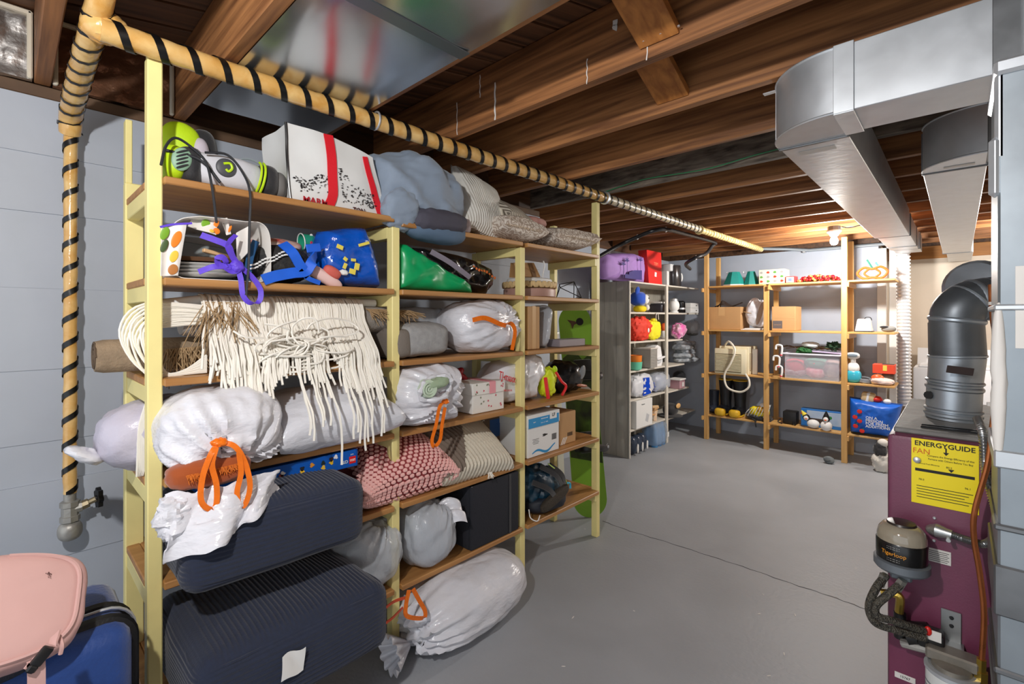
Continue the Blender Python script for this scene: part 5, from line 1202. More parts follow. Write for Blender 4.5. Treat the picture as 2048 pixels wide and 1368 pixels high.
# burner pump with red button and black hose
bp_ = onY(1845, 1262, 1.66)
bu = thing('burner_pump', 'black burner pump with a red reset button below the dome', 'pump', (bp_[0], bp_[1], bp_[2] - .03))
part(bu, 'pump_body', join(tr(box((0, 0, 0), (.055, .05, .045), .008, 2), onY(1862, 1275, 1.675)), tube(line(onY(1815, 1268, 1.69), onY(1862, 1272, 1.69), 2), .032, 16), tube(line(onY(1800, 1225, 1.69), onY(1800, 1275, 1.69), 2), .014, 12)), mat('cast_black', (24, 23, 22), .4), world=True)
part(bu, 'label_sticker', tr(box((0, -.026, 0), (.03, .002, .026)), onY(1868, 1262, 1.675)), M_white, world=True, smooth=False)
part(bu, 'reset_button', tr(blob(.008, .006, .012), onY(1856, 1262, 1.648)), mat('red_plastic', (214, 34, 26), .35), world=True)
part(bu, 'outlet_pipe', tube(smooth_path(pts_onY([(1805, 1285, 1.68), (1830, 1292, 1.67), (1862, 1300, 1.66)]), 5), .012, 10), M_iron, world=True)
part(bu, 'bracket', join(box((float(onY(1902, 1252, FY)[0]), FY - .004, float(onY(1902, 1252, FY)[2])), (.040, .005, .085), .001), tr(box((0, 0, 0), (.05, .09, .006), .001), onY(1902, 1298, 1.68))), mat('bracket_zinc', (158, 160, 160), .4, .8), world=True, smooth=False)
for y in (1236, 1252):
    q = onY(1903, y, FY - .007); part(bu, 'bolt', tr(lathe([(.005, 0), (.004, .004)], 8), q, (PI / 2, 0, 0)), M_black, world=True)
of = onY(1903, 1345, 1.63)
fi = thing('oil_filter', 'white oil filter canister with a steel rim at the bottom right', 'filter', (of[0], of[1], of[2] - .14))
part(fi, 'canister', tr(lathe([(.046, -.14), (.05, -.135), (.05, -.005), (.047, 0)], 28), of), mat('filter_white', (206, 208, 206), .35, var=.04), world=True)
part(fi, 'rim', tr(lathe([(.049, -.004), (.053, 0), (.053, .008), (.046, .012), (.036, .010)], 28), of), M_galv, world=True)
part(fi, 'head', join(tr(lathe([(.040, .008), (.038, .02), (.02, .024)], 24), of), tr(box((0, .02, .03), (.10, .05, .028), .004), of)), mat('head_cast', (132, 126, 116), .5, .5, var=.15, vs=30), world=True)
part(fi, 'printed_band', join(*[tr(lathe([(.0504, -.03 - .012 * i), (.0504, -.034 - .012 * i)], 28), of) for i in range(4)]), mat('print_grey', (120, 126, 132), .5), world=True)

# flue
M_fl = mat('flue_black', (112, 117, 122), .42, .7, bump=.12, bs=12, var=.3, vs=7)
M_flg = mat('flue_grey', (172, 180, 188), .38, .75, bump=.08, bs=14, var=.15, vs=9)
fk = thing('flue_pipe', 'dark sheet metal flue elbow rising from the furnace top', 'flue', (-.02, 2.03, 1.087))
def pt(x, y, Y): return Vector(onY(x, y, Y))
rb = .065
def cyl(a, b, r0, r1=None, n=28): return tube(line(a, b, 6), [r0 + ((r1 or r0) - r0) * i / 6 for i in range(7)], n)
p0, p1, p2, p3, p4, p5, p6, p7 = pt(1905, 838, 2.0), pt(1908, 775, 2.0), pt(1911, 735, 2.0), pt(1914, 712, 2.0), pt(1911, 652, 2.0), pt(1916, 622, 2.0), pt(1945, 602, 2.02), pt(2070, 585, 2.12)
p0.z = 1.088
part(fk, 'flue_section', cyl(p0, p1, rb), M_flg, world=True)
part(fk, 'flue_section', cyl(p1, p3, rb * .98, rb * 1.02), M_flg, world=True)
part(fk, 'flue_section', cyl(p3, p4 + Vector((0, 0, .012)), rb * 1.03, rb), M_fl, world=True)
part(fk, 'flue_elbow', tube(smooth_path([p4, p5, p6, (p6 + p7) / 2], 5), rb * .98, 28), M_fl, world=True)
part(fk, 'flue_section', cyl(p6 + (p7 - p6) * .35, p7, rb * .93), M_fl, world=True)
def ring(c, d, r, w): 
    d = d.normalized(); return tube([c - d * w, c - d * w * .4, c + d * w * .4, c + d * w], [r, r + .004, r + .004, r], 28)
part(fk, 'bead', join(ring(p0.lerp(p1, .15), p1 - p0, rb, .008), ring(p0.lerp(p1, .3), p1 - p0, rb, .006), ring(p1, p2 - p1, rb, .008), ring(p1.lerp(p2, .3), p2 - p1, rb, .006), ring(p3, p4 - p3, rb, .006)), M_flg, world=True)
part(fk, 'bead', join(ring(p4.lerp(p5, .4), p5 - p4, rb, .008), ring(p5.lerp(p6, .8), p6 - p5, rb * .99, .006), ring(p6, p7 - p6, rb * .96, .010), ring(p6.lerp(p7, .22), p7 - p6, rb * .95, .006)), M_flg, world=True)
part(fk, 'damper_knob', tube(line(pt(1856, 790, 1.955), pt(1862, 790, 1.97), 2), .012, 10), M_black, world=True)
part(fk, 'dark_patch', tr(box((0, 0, 0), (.062, .002, .022), .001), pt(1920, 741, 1.905), (0.1, .12, .35)), mat('old_tape', (58, 46, 44), .7), world=True)
part(fk, 'bolted_draft_cover', join(tr(lathe([(.08, 0), (.085, .004), (.07, .02), (.03, .024)], 28), pt(1950, 570, 2.18), (PI / 2 - .3, 0, -.3))), M_flg, world=True)

# ================================================================== far lamp, conduits, laundry
def bulb_lamp(name, label, x, y, zj, drop=0.0):
    t = thing(name, label, 'lamp', (x, y, zj - .16 - drop))
    if drop: part(t, 'pendant_cord', tube([(0, 0, .15), (0, 0, .16 + drop)], .004, 6), M_black)
    part(t, 'junction_box', tr(lathe([(.05, .125), (.05, .16)], 8), (0, 0, 0)), M_galvd)
    part(t, 'lamp_holder', lathe([(.022, .07), (.030, .075), (.042, .10), (.055, .11), (.056, .124), (.02, .126)], 24), mat('porcelain', (228, 226, 222), .25))
    part(t, 'bulb', lathe([(.002, -.005), (.018, .0), (.029, .014), (.032, .032), (.027, .052), (.018, .068), (.016, .08)], 20), mat('bulb_glow', (255, 246, 228), .3, emit=26.0))
    return t
far = bulb_lamp('ceiling_bulb', 'bare glowing bulb in a white holder on the far joists', -0.80, 4.98, 2.20)
nearb = bulb_lamp('ceiling_bulb', 'bare glowing bulb on the near joists above the blue suitcase', -0.47, -0.30, 2.20, .0)
part(far, 'cord', tube(smooth_path([(.055, .0, .15), (.10, .03, .14), (.16, .05, .15), (.22, .06, .16)], 5), .005, 6), M_black)
cd = thing('cold_conduit', 'grey steel conduit along the top of the back wall', 'conduit', (-0.9, 6.03, 2.15))
part(cd, 'conduit', join(tube([(-1.62, 5.87, 2.178), (-1.4, 5.98, 2.165), (-1.2, 6.05, 2.14), (-.45, 6.05, 2.14)], .017, 8)), mat('conduit_grey', (150, 160, 168), .4, .5), world=True)
for x in (-1.25, -.5): part(cd, 'strap', box((x, 6.06, 2.14), (.03, .05, .045), .004), M_galv, world=True)
# black hose bending on the joists over the cabinet
bh = thing('black_hose', 'black hose clipped in a bend under the far joists', 'hose', (-1.9, 4.4, 2.1))
hp = [tuple(onX(1195, 515, -2.315)), tuple(onX(1240, 490, -2.221)), tuple(onX(1275, 474, -2.079)), tuple(onX(1305, 462, -1.937)), tuple(onX(1332, 459, -1.871)), tuple(onX(1370, 464, -1.843)), tuple(onX(1428, 479, -1.824)), tuple(onX(1424, 492, -1.862)), tuple(onX(1412, 507, -1.890)), tuple(onX(1392, 515, -1.947)), tuple(onX(1372, 528, -2.079)), tuple(onX(1380, 538, -2.173))]
hp = [(p[0], p[1], min(p[2], 2.172)) for p in hp]
part(bh, 'hose', tube(smooth_path(hp, 6), .018, 10), mat('hose_black', (36, 36, 38), .35, bump=.2), world=True)
for q in (hp[2], hp[4], hp[9]): part(bh, 'clip', tr(blob(.012, .012, .025), (q[0], q[1], q[2])), M_white, world=True)
gw = thing('green_wire', 'thin green wire strung from the pipe clamp to the duct', 'wire', onY(1205, 392, 2.62))
part(gw, 'wire', tube(smooth_path([(PXX, 2.63, 2.205), (-1.52, 2.615, 2.215), (-1.35, 2.61, 2.225), (-1.0, 2.60, 2.205), (-.75, 2.605, 2.225), (-.44, 2.6, 2.235)], 8), .003, 6), mat('wire_green', (44, 130, 84), .4), world=True)
dd = thing('dryer_hose', 'white ribbed dryer hose hanging beside the beige wall', 'hose', (-.385, 5.95, .55))
dp_ = line((-.385, 5.95, .55), (-.395, 5.95, 2.05), 180)
part(dd, 'ribbed_hose', tube([(p.x, p.y, p.z) for p in dp_], [.047 + .010 * (i % 4 in (0, 1)) for i in range(181)], 16), mat('hose_white', (226, 226, 228), .3, .25), world=True, ang=80)
wm = thing('washing_machine', 'white washing machine with a raised control panel behind the flue', 'washer', (-.02, 6.55, 0))
M_wm = mat('enamel_white', (232, 233, 236), .25)
part(wm, 'cabinet', box((-.03, 6.58, .45), (.62, .60, .90), .015, 2), M_wm, world=True)
part(wm, 'lid', box((-.03, 6.50, .912), (.54, .40, .022), .008), M_wm, world=True)
part(wm, 'control_panel', tr(prism([(-.03, 0), (.09, 0), (.09, .16), (.05, .17), (-.0, .05)], .60, 'y'), (-.03, 6.80, .90), (0, 0, PI / 2)), M_wm, world=True)
for i, x in enumerate((-.22, -.05, .14)):
    part(wm, 'control_knob', tr(lathe([(.02, 0), (.018, .02)], 14), (x, 6.80, .985), (PI / 2 - .5, 0, 0)), M_galvd, world=True)

# ================================================================== grey plank cabinet with its things
CXF = -2.385
M_plk = mat('plank_grey', (172, 166, 154), .75, bump=.35, bs=30, var=.14, vs=3, stretch=(6, 6, .8))
M_plkl = mat('plank_edge', (214, 208, 196), .6, var=.05, vs=5)
cab = thing('plank_cabinet', 'open grey plank shelving cabinet with pale front edges', 'cabinet', (-2.59, 5.1, 0))
for i in range(3):
    part(cab, 'side_plank', box((CXF - .0705 - .1395 * i, 4.235, .882), (.138, .02, 1.764), .002), M_plk, world=True, smooth=False)
for i in range(12):
    part(cab, 'back_plank', box((-2.812, 4.32 + .1395 * i, .882), (.016, .137, 1.764), .002), M_plk, world=True, smooth=False)
part(cab, 'top_board', box((-2.60, 5.10, 1.757), (.43, 1.72, .016), .002), M_plkl, world=True, smooth=False)
part(cab, 'front_post', box((CXF, 4.236, .88), (.02, .022, 1.76), .002), M_plkl, world=True, smooth=False)
part(cab, 'front_post', box((CXF, 5.06, .88), (.022, .045, 1.76), .002), M_plkl, world=True, smooth=False)
part(cab, 'rear_post', box((-2.785, 5.06, .88), (.03, .045, 1.76), .002), M_plkl, world=True, smooth=False)
CZ = [1.455, 1.156, .862, .573, .270]
for k, z in enumerate(CZ):
    part(cab, 'shelf_board', box((-2.59, 4.64, z - .009), (.40, .79, .018), .002), M_plkl, world=True, smooth=False)
    yr = [5.96, 5.5, 5.55, 5.68, 5.86][k]
    part(cab, 'shelf_board', box((-2.59, (5.085 + yr) / 2, z - .009 - (.01 if k else 0)), (.40, yr - 5.085, .018), .002), M_plkl, world=True, smooth=False)
def ck(name, label, cat, x0, x1, z, X, group=None):
    """cabinet thing: px span x0..x1 on plane X, standing at z; returns root and width"""
    a, b = Yx(x0, X), Yx(x1, X)
    return rk(name, label, cat, X, (a + b) / 2, z, group), b - a
def hh(x, y, X, z): return Zx(x, y, X) - z
Xc = -2.44
# on the top
t, w = ck('tote_bag', 'purple tote bag with a dark palm tree print on the cabinet', 'bag', 1208, 1288, 1.766, -2.46)
h = hh(1250, 503, -2.46, 1.766)
M_pur2 = mat('tote_purple', (172, 132, 202), .7, bump=.25, bs=16, var=.05, vs=6)
part(t, 'bag_body', bagslab([(-w / 2 + .01, .002), (w / 2, .002), (w / 2 + .02, h * .5), (w / 2 - .0, h * .93), (w * .2, h), (-w * .15, h * .92), (-w / 2 - .01, h * .8), (-w / 2 - .02, h * .4)], .18, seed=3, amp=.008, y0=-.05), M_pur2, ang=70)
MPd = mat('print_indigo', (52, 40, 120), .6)
part(t, 'building_print', prism([(-.14, .02), (.20, .02), (.20, .12), (.05, .11), (-.06, .085), (-.06, .06), (-.14, .06)], .002), MPd, smooth=False)
t.children[-1].location = (0, -.078, 0)
for x, hh_ in ((-.17, .13), (-.10, .17), (.17, .20)):
    o = part(t, 'palm_print', join(box((x, -.079, hh_ / 2 + .02), (.006, .001, hh_)), *[tr(blob(.03, .0008, .006, 1, 1, 10, 5), (x + .018 * math.cos(a), -.079, hh_ + .02 + .014 * math.sin(a)), (0, -a, 0)) for a in (.2, .9, 1.6, 2.3, 3.0)]), MPd, smooth=False)
t, w = ck('gift_bag', 'bright red paper bag beside the purple tote', 'bag', 1296, 1324, 1.766, -2.44)
h = hh(1310, 503, -2.44, 1.766)
part(t, 'bag_body', tr(prism([(-w / 2 + .02, 0), (w / 2, 0), (w / 2 - .02, h), (-w / 2 - .03, h)], .10), (0, .05, 0)), mat('bag_red', (224, 40, 34), .4, bump=.2, bs=10), smooth=False)
part(t, 'printed_patch', tr(box((.0, 0, 0), (.045, .001, .05), .0004), (.01, -.0008, h * .3), (0, .1, 0)), M_cardw, smooth=False)
part(t, 'lettering', ftext('TBM', .05, (.02, -.0008, h * .62)), mat('ink_gold', (240, 150, 110), .5), smooth=False)
t, w = ck('coffee_maker', 'black and steel coffee maker with a white handle on the cabinet', 'coffee maker', 1333, 1360, 1.766, -2.46)
part(t, 'carafe', lathe([(.085, 0), (.09, .01), (.085, .22), (.08, .245), (.02, .25)], 28), mat('carafe_dark', (66, 64, 66), .18, .4))
part(t, 'handle', tube(smooth_path([(.085, -.02, .17), (.15, -.03, .15), (.16, -.03, .09), (.10, -.02, .04)], 6), .012, 8), M_cardw)
part(t, 'brew_head', box((-.09, .03, .215), (.10, .12, .085), .012, 2), mat('head_white', (222, 224, 226), .3))
part(t, 'stand', box((-.11, .05, .10), (.05, .08, .20), .008), M_cardw)
t, w = ck('wall_panel', 'grey panel standing in for the wall behind the coffee maker', 'wall panel', 1362, 1404, 1.766, -2.70)  # added panel with a boss, standing in for the grey-blue wall behind
part(t, 'wall panel', tr(join(box((0, 0, .13), (.36, .012, .26), .03, 3)), (0, 0, 0), (-.12, 0, 0)), mat('wall_panel_grey', (178, 184, 192), .4))
part(t, 'round_boss', tr(lathe([(.07, 0), (.06, .008)], 24), (-.02, -.02, .13), (HP_ - .12, 0, 0)), mat('wall_panel_grey', (178, 184, 192)))
# first shelf
z = 1.456
t, w = ck('plush_toy', 'blue and white plush toy with a yellow base on the cabinet shelf', 'toy', 1262, 1298, z, Xc)
part(t, 'plush_body', tr(blob(.10, .08, .075, .8, .9, 36, 20, .006), (-.01, .02, .14)), mat('plush_blue', (30, 80, 190), .9, sheen=.4))
part(t, 'white_face', tr(blob(.05, .03, .05), (.045, -.04, .135)), mat('plush_white', (232, 230, 226), .9, sheen=.4))
part(t, 'eye', tr(blob(.011, .008, .011), (.055, -.066, .145)), M_black)
part(t, 'yellow_base', tr(blob(.075, .06, .034, .7, .8), (-.01, -.0, .034)), mat('plush_yellow', (244, 214, 30), .9))
part(t, 'fin', tr(blob(.035, .02, .05), (-.06, .0, .22), (0, .5, 0)), _mats['plush_blue'])
part(t, 'white_pompom', tr(blob(.028, .028, .032), (.09, -.03, .05)), _mats['plush_white'])
t, w = ck('toaster', 'dark waffle maker behind the white beater on the cabinet shelf', 'appliance', 1306, 1328, z, -2.5)
part(t, 'body', box((0, 0, .05), (.16, .16, .10), .02, 3), mat('appl_dark', (60, 58, 66), .3)); part(t, 'lid', box((0, 0, .112), (.15, .15, .02), .008, 2), M_cardw)
t, w = ck('stand_mixer', 'white round mixer beside the black appliance', 'mixer', 1340, 1356, z, -2.43)
part(t, 'bowl', tr(blob(.062, .06, .075, 1, 1), (0, 0, .082)), M_cardw); part(t, 'foot', lathe([(.05, 0), (.05, .012), (.03, .02)], 24), M_cardw); part(t, 'top_cap', lathe([(.045, .13), (.04, .16), (.01, .17)], 20), M_galv)
t, w = ck('blender', 'black and chrome appliance left of the white boxes', 'appliance', 1357, 1368, z, -2.44)
part(t, 'body', lathe([(.045, 0), (.05, .01), (.045, .13), (.03, .145)], 20), mat('appl_black', (20, 20, 22), .2)); part(t, 'chrome_band', lathe([(.05, .04), (.051, .05), (.05, .06)], 20), M_galv)
for i, lab in enumerate(('white product box at the bottom of the stack by the pine post', 'white product box on top of the stack by the pine post')):
    t, w = ck('product_box', lab, 'box', 1370, 1394, z + .062 * i, -2.43)
    part(t, 'carton', box((0, .03, .030), (.24, .15, .060), .002), M_cardw, smooth=False)
    part(t, 'mark', tr(box((.05, -.0456, .03), (.03, .001, .012)), (0, 0, 0)), M_ink, smooth=False)
# second shelf
z = 1.157
t, w = ck('cloth_bag', 'red cloth bag with a white mark in the cabinet', 'bag', 1261, 1298, z, Xc)
part(t, 'bag_body', tr(blob(w / 2, .10, .125, .8, .85, 50, 30, .035, 10, 2), (0, .02, .125)), mat('cloth_red', (232, 62, 40), .7, bump=.3, bs=20)); part(t, 'white_mark', tr(blob(.018, .004, .024), (.03, -.082, .11)), M_cardw)
t, w = ck('cloth_bag', 'lemon yellow drawstring pouch leaning on the red bag', 'bag', 1299, 1320, z, -2.40)
part(t, 'bag_body', tr(blob(w / 2 + .012, .05, .105, .7, .8, 40, 26, .024, 12, 4), (0, .02, .105)), mat('cloth_yellow', (240, 228, 40), .6, bump=.2, bs=20)); part(t, 'gathered_top', tr(blob(.05, .03, .022, amp=.006, fr=40), (0, .01, .215)), _mats['cloth_yellow']); part(t, 'cord', tube(smooth_path([(-.01, -.02, .21), (-.03, -.03, .27), (.01, -.03, .29), (.03, -.03, .22)], 6), .004, 6), M_cardw)
t, w = ck('toy_figure', 'orange and white toy beside the yellow pouch', 'toy', 1322, 1334, z, -2.46)
part(t, 'body', tr(blob(.045, .04, .05, .8, .9), (0, 0, .052)), M_cardw); part(t, 'hood', tr(blob(.05, .045, .05), (.0, 0, .13)), mat('toy_orange', (226, 96, 40), .6))
t, w = ck('cloth_bag', 'pink and white patterned pouch by the middle cabinet post', 'bag', 1345, 1371, z, -2.41)
part(t, 'bag_body', tr(blob(.10, .07, .085, .8, .9, 40, 24, .026, 12, 3), (0, 0, .085)), mat('cloth_pinkw', (240, 232, 236), .6, col2=(236, 90, 180), vs=9))
t, w = ck('plastic_bag', 'clear plastic bag drooping right of the pink pouch', 'plastic bag', 1374, 1398, z, -2.52)
part(t, 'film', tr(blob(.12, .10, .10, .8, .8, 40, 22, .016, 10, 6), (0, 0, .105)), M_bagc); part(t, 'contents', tr(blob(.10, .08, .045, .8, .8), (0, 0, .05)), mat('contents_grey', (120, 120, 118), .7))
# third shelf
z = .863
t, w = ck('mixing_bowl', 'orange bowl nested in a mint bowl on the cabinet shelf', 'bowl', 1259, 1281, z, -2.42)
part(t, 'mint_bowl', lathe([(.05, 0), (.065, .01), (.072, .085), (.069, .085), (.06, .012), (0, .01)], 28), mat('mint', (110, 206, 172), .4)); part(t, 'orange_bowl', lathe([(.05, .05), (.066, .09), (.070, .15), (.067, .15), (.06, .09), (0, .07)], 28), mat('orange_pl', (238, 132, 40), .4))
t, w = ck('laundry_basket', 'grey slotted plastic basket between the bowls and the white tub', 'basket', 1281, 1300, z, -2.46)
gs = [box((0, 0, .01 + .016 * i), (.15, .20, .008)) for i in range(12)] + [box((-.071 + .0142 * i, 0, .10), (.006, .202, .19)) for i in range(11)]
part(t, 'slotted_wall', join(*gs), mat('basket_grey', (176, 172, 166), .5), smooth=False, kind='stuff'); part(t, 'rim', box((0, 0, .205), (.165, .215, .016), .005), mat('basket_rim', (206, 202, 196), .5))
t, w = ck('white_tub', 'white plastic scoop tub tipped forward on the cabinet shelf', 'tub', 1300, 1332, z, -2.42)
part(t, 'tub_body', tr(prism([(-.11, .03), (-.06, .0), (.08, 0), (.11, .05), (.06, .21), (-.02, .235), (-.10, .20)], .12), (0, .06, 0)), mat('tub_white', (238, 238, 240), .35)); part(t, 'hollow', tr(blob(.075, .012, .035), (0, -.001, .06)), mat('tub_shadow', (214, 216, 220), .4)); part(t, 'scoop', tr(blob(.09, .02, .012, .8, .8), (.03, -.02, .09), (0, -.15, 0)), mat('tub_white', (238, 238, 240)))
t, w = ck('cloth_pile', 'pile of grey white patterned cloths in the far cabinet bay', 'cloth', 1346, 1392, .854, -2.45)
for i, (dx, zz) in enumerate(((0, .03), (-.03, .085), (.02, .135), (-.05, .185), (.10, .04), (.0, .23))): part(t, 'folded_cloth', tr(blob(.17 - .012 * i, .12, .034, .7, .8, 40, 20, .022, 10, i), (dx, 0, zz)), mat('cloth_marble', (196, 202, 208), .85, col2=(104, 110, 120), vs=14, bump=.3))
# fourth shelf
z = .574
t, w = ck('pillow_pack', 'blue printed bag of supplies in clear plastic on the cabinet shelf', 'package', 1262, 1302, z, -2.42)
part(t, 'pack', tr(blob(w / 2, .09, .115, .6, .6, 46, 28, .020, 11, 2), (0, .03, .116)), mat('pack_white', (226, 228, 234), .3)); part(t, 'blue_panel', tr(prism([(-.07, .02), (.09, .03), (.06, .20), (-.06, .205)], .006), (0, -.058, 0)), mat('pack_blue', (24, 76, 206), .2)); part(t, 'white_print', join(tr(box((.03, -.063, .10), (.07, .001, .014)), (0, 0, 0), (0, .6, 0)), box((-.03, -.063, .18), (.02, .001, .03)), box((-.04, -.063, .05), (.04, .001, .014))), M_cardw, smooth=False)
t, w = ck('pillow_pack', 'second blue package in film overhanging the cabinet shelf', 'package', 1304, 1334, z, -2.44)
part(t, 'pack', tr(blob(w / 2, .09, .09, .7, .7, 40, 24, .012, 12, 5), (0, .03, .092)), mat('pack_blue2', (30, 70, 190), .25, col2=(214, 222, 236), vs=12)); part(t, 'film', tr(blob(w / 2 + .012, .10, .105, .7, .7, 40, 24, .012, 12, 5), (.01, .03, .107)), M_bagc)
t, w = ck('lidded_bin', 'small clear bin with a white lid in the far cabinet bay', 'bin', 1346, 1363, .565, -2.43)
part(t, 'bin_body', box((0, 0, .05), (.14, .13, .10), .006), mat('bin_pink', (206, 160, 170), .3, clear=.2)); part(t, 'lid', box((0, 0, .108), (.16, .15, .018), .006), M_cardw); part(t, 'label', box((.01, -.0656, .05), (.05, .001, .05)), M_cardw, smooth=False)
t, w = ck('dark_bag', 'black pouch lying behind the white lidded bin', 'bag', 1350, 1366, .565, -2.62)
part(t, 'pouch', tr(blob(.10, .07, .075, .8, .9, 30, 18, .01), (0, 0, .075)), M_padk)
# fifth shelf
z = .271
t, w = ck('product_box', 'white appliance box with a line drawing low in the cabinet', 'box', 1264, 1296, z, -2.42)
part(t, 'carton', box((0, .05, .14), (w, .20, .28), .002), M_cardw, smooth=False); part(t, 'drawing', tr(box((.02, -.0506, .10), (.06, .001, .08)), (0, 0, 0), (0, .4, 0)), mat('draw_grey', (196, 198, 202), .5), smooth=False); part(t, 'lettering', ftext('Panasonic', .018, (-.03, -.0508, .235)), M_ink, smooth=False)
t, w = ck('wood_scrap', 'heap of pale wood offcuts beside the white appliance box', 'offcuts', 1298, 1322, z, -2.43)
rr = random.Random(3)
for i in range(9): part(t, 'offcut', tr(box((0, 0, 0), (.13, .03, .022), .002), (rr.uniform(-.03, .05), rr.uniform(0, .10), .02 + .022 * i), (0, rr.uniform(-.8, .2), rr.uniform(-.5, .5))), mat('offcut_%d' % (i % 3), [(222, 186, 140), (232, 206, 176), (206, 160, 110)][i % 3], .7), smooth=False)
t, w = ck('felt_hat', 'black felt hat with a tan disc hanging over the cabinet shelf', 'hat', 1327, 1354, .262, -2.42)
part(t, 'crown', tr(blob(.10, .08, .075, .9, .9), (0, 0, .08)), M_padk); part(t, 'brim', lathe([(.13, .01), (.135, .016), (.08, .03)], 28), M_padk); part(t, 'tan_disc', tr(blob(.055, .012, .030), (.02, -.085, .13)), mat('tan', (226, 180, 120), .6))
# floor
t, w = ck('water_pack', 'shrink wrapped blue water bottles on the floor under the cabinet', 'bottles', 1300, 1334, 0, -2.40)
for i in range(6):
    x, y = -.10 + .085 * (i % 3), -.0 + .085 * (i // 3)
    b_ = part(t, 'bottle', tr(lathe([(.034, 0), (.038, .01), (.038, .13), (.034, .15), (.036, .17), (.015, .215), (.013, .225)], 16), (x, y, 0)), mat('bottle_blue', (90, 160, 220), .1, clear=.25)); part(b_, 'cap', tr(lathe([(.015, .225), (.015, .24)], 12), (x, y, 0)), mat('cap_blue', (40, 140, 220), .4))
part(t, 'shrink_film', tr(blob(.15, .10, .13, .4, .4, 30, 20, .008, 12, 3), (-.015, .045, .131)), mat('film_clear', (190, 206, 224), .08, clear=.6, bump=.6, bs=14)); part(t, 'label', box((.10, -.062, .11), (.035, .002, .05)), M_cardw, smooth=False)
t, w = ck('bottle_crate', 'dark jugs with white handles under the cabinet', 'bottles', 1262, 1292, 0, -2.42)
for i in range(3):
    j_ = part(t, 'jug', tr(blob(.055, .06, .09, .7, .8), (-.10 + .10 * i, .03, .09)), mat('jug_dark', (56, 66, 84), .2)); part(j_, 'jug_handle', tr(tube([(.030 * math.cos(a), 0, .040 * math.sin(a)) for a in [2 * PI * q / 14 for q in range(14)]], .007, 6, closed=True), (-.10 + .10 * i, -.045, .07), (0, .5, .4)), M_cardw)

# ================================================================== pine rack along the back wall
M_pine = wood('pine', (222, 178, 112), (196, 146, 80), 'z', 1.0, .5)
M_pinex = wood('pine_x', (222, 178, 112), (196, 146, 80), 'x', 1.0, .5)
BYF, BYR = 5.515, 5.905
BX = [-2.122, -1.492, -0.805]
BZ = [1.757, 1.262, .773, .287]
br = thing('pine_rack', 'open pine storage rack against the back wall', 'rack', (-1.3, 5.71, 0))
for i, x in enumerate(BX):
    top = [2.14, 1.735, 2.175][i]
    part(br, 'post', box((x, BYF + .018, top / 2), (.048, .036, top), .003), M_pine, world=True, smooth=False)
    part(br, 'post', box((x, BYR, [2.12, 1.735, 2.175][i] / 2), (.048, .036, [2.12, 1.735, 2.175][i]), .003), M_pine, world=True, smooth=False)
    for z in BZ: part(br, 'bearer', box((x + (.033 if i < 2 else .033) - (.0 if i else .066), (BYF + BYR) / 2, z - .042), (.018, BYR - BYF + .06, .046), .002), M_pine, world=True, smooth=False)
for z in BZ:
    for x0, x1 in ((BX[0] + .024, BX[1] - .024), (BX[1] + .024, BX[2] - .024), (BX[2] + .024, -.425)):
        for j in range(2): part(br, 'shelf_board', box(((x0 + x1) / 2, BYF + .098 + .196 * j, z - .009), (x1 - x0, .192, .018), .002), M_pinex, world=True, smooth=False)
def bk_(name, label, cat, x0, x1, z, Y, group=None):
    a, b = float(onY(x0, 635, Y)[0]), float(onY(x1, 635, Y)[0])
    return thing(name, label, cat, ((a + b) / 2, Y, z), 0, group), b - a
def hb(x, y, Y, z): return float(onY(x, y, Y)[2]) - z
def bp(t, x, y, Y): p = onY(x, y, Y); return (p[0] - t.location[0], p[1] - t.location[1], p[2] - t.location[2])
Yb = 5.62
# ---- top shelf
M_teal = mat('teal_shade', (18, 128, 120), .6, var=.08, vs=10)
for i, (a, b, lab) in enumerate(((1447, 1490, 'left teal panelled lampshade on the pine rack'), (1488, 1517, 'right teal panelled lampshade on the pine rack'))):
    t, w = bk_('lamp_shade', lab, 'lampshade', a, b, 1.758, 5.66 + .03 * i, 'teal lampshades')
    part(t, 'shade', lathe([(w / 2 + .01, 0), (w * .26, .155), (w * .24, .155), (w / 2, 0)], 8), M_teal, smooth=False); part(t, 'white_trim', lathe([(w / 2 + .012, 0), (w / 2 + .004, .014)], 8), M_white, smooth=False)
    part(t, 'hook', tube(smooth_path([(-.05, 0, .15), (-.075, 0, .165), (-.08, 0, .145), (-.06, 0, .14)], 5), .003, 6), M_galv)
t, w = bk_('gift_box', 'cream box printed with small holiday pictures on the pine rack', 'gift box', 1519, 1570, 1.758, Yb)
part(t, 'carton', box((0, .08, .078), (w, .2, .156), .002), mat('cream_card', (236, 226, 190), .6), smooth=False)
for i in range(3):
    for j in range(4): part(t, 'picture_print', tr(prism([(.016 * math.cos(a) * (1 + .3 * math.cos(3 * a + i)), .013 * math.sin(a)) for a in [2 * PI * q / 8 for q in range(8)]], .001), (-.10 + .066 * j, -.0206, .03 + .048 * i)), [mat('pr_red', (206, 60, 40), .5), mat('pr_green', (90, 150, 70), .5), mat('pr_grey', (150, 150, 150), .5)][(i + j) % 3], smooth=False)
t, w = bk_('gift_box', 'small red and white box beside the cream gift box', 'gift box', 1571, 1591, 1.758, 5.60)
part(t, 'carton', box((0, .05, .036), (w, .1, .072), .002), mat('card_red', (206, 62, 60), .5), smooth=False); part(t, 'white_panel', box((-.005, -.0006, .036), (w * .75, .001, .055)), M_cardw, smooth=False); part(t, 'picture_print', box((-.005, -.0014, .036), (w * .35, .001, .03)), mat('pr_blue', (110, 130, 190), .5), smooth=False)
t, w = bk_('bead_garland', 'red and gold bead garland heaped on the pine rack', 'garland', 1596, 1678, 1.758, Yb)
M_b1, M_b2 = mat('bead_red', (160, 20, 30), .15, coat=.5), mat('bead_gold', (214, 190, 110), .2, .6)
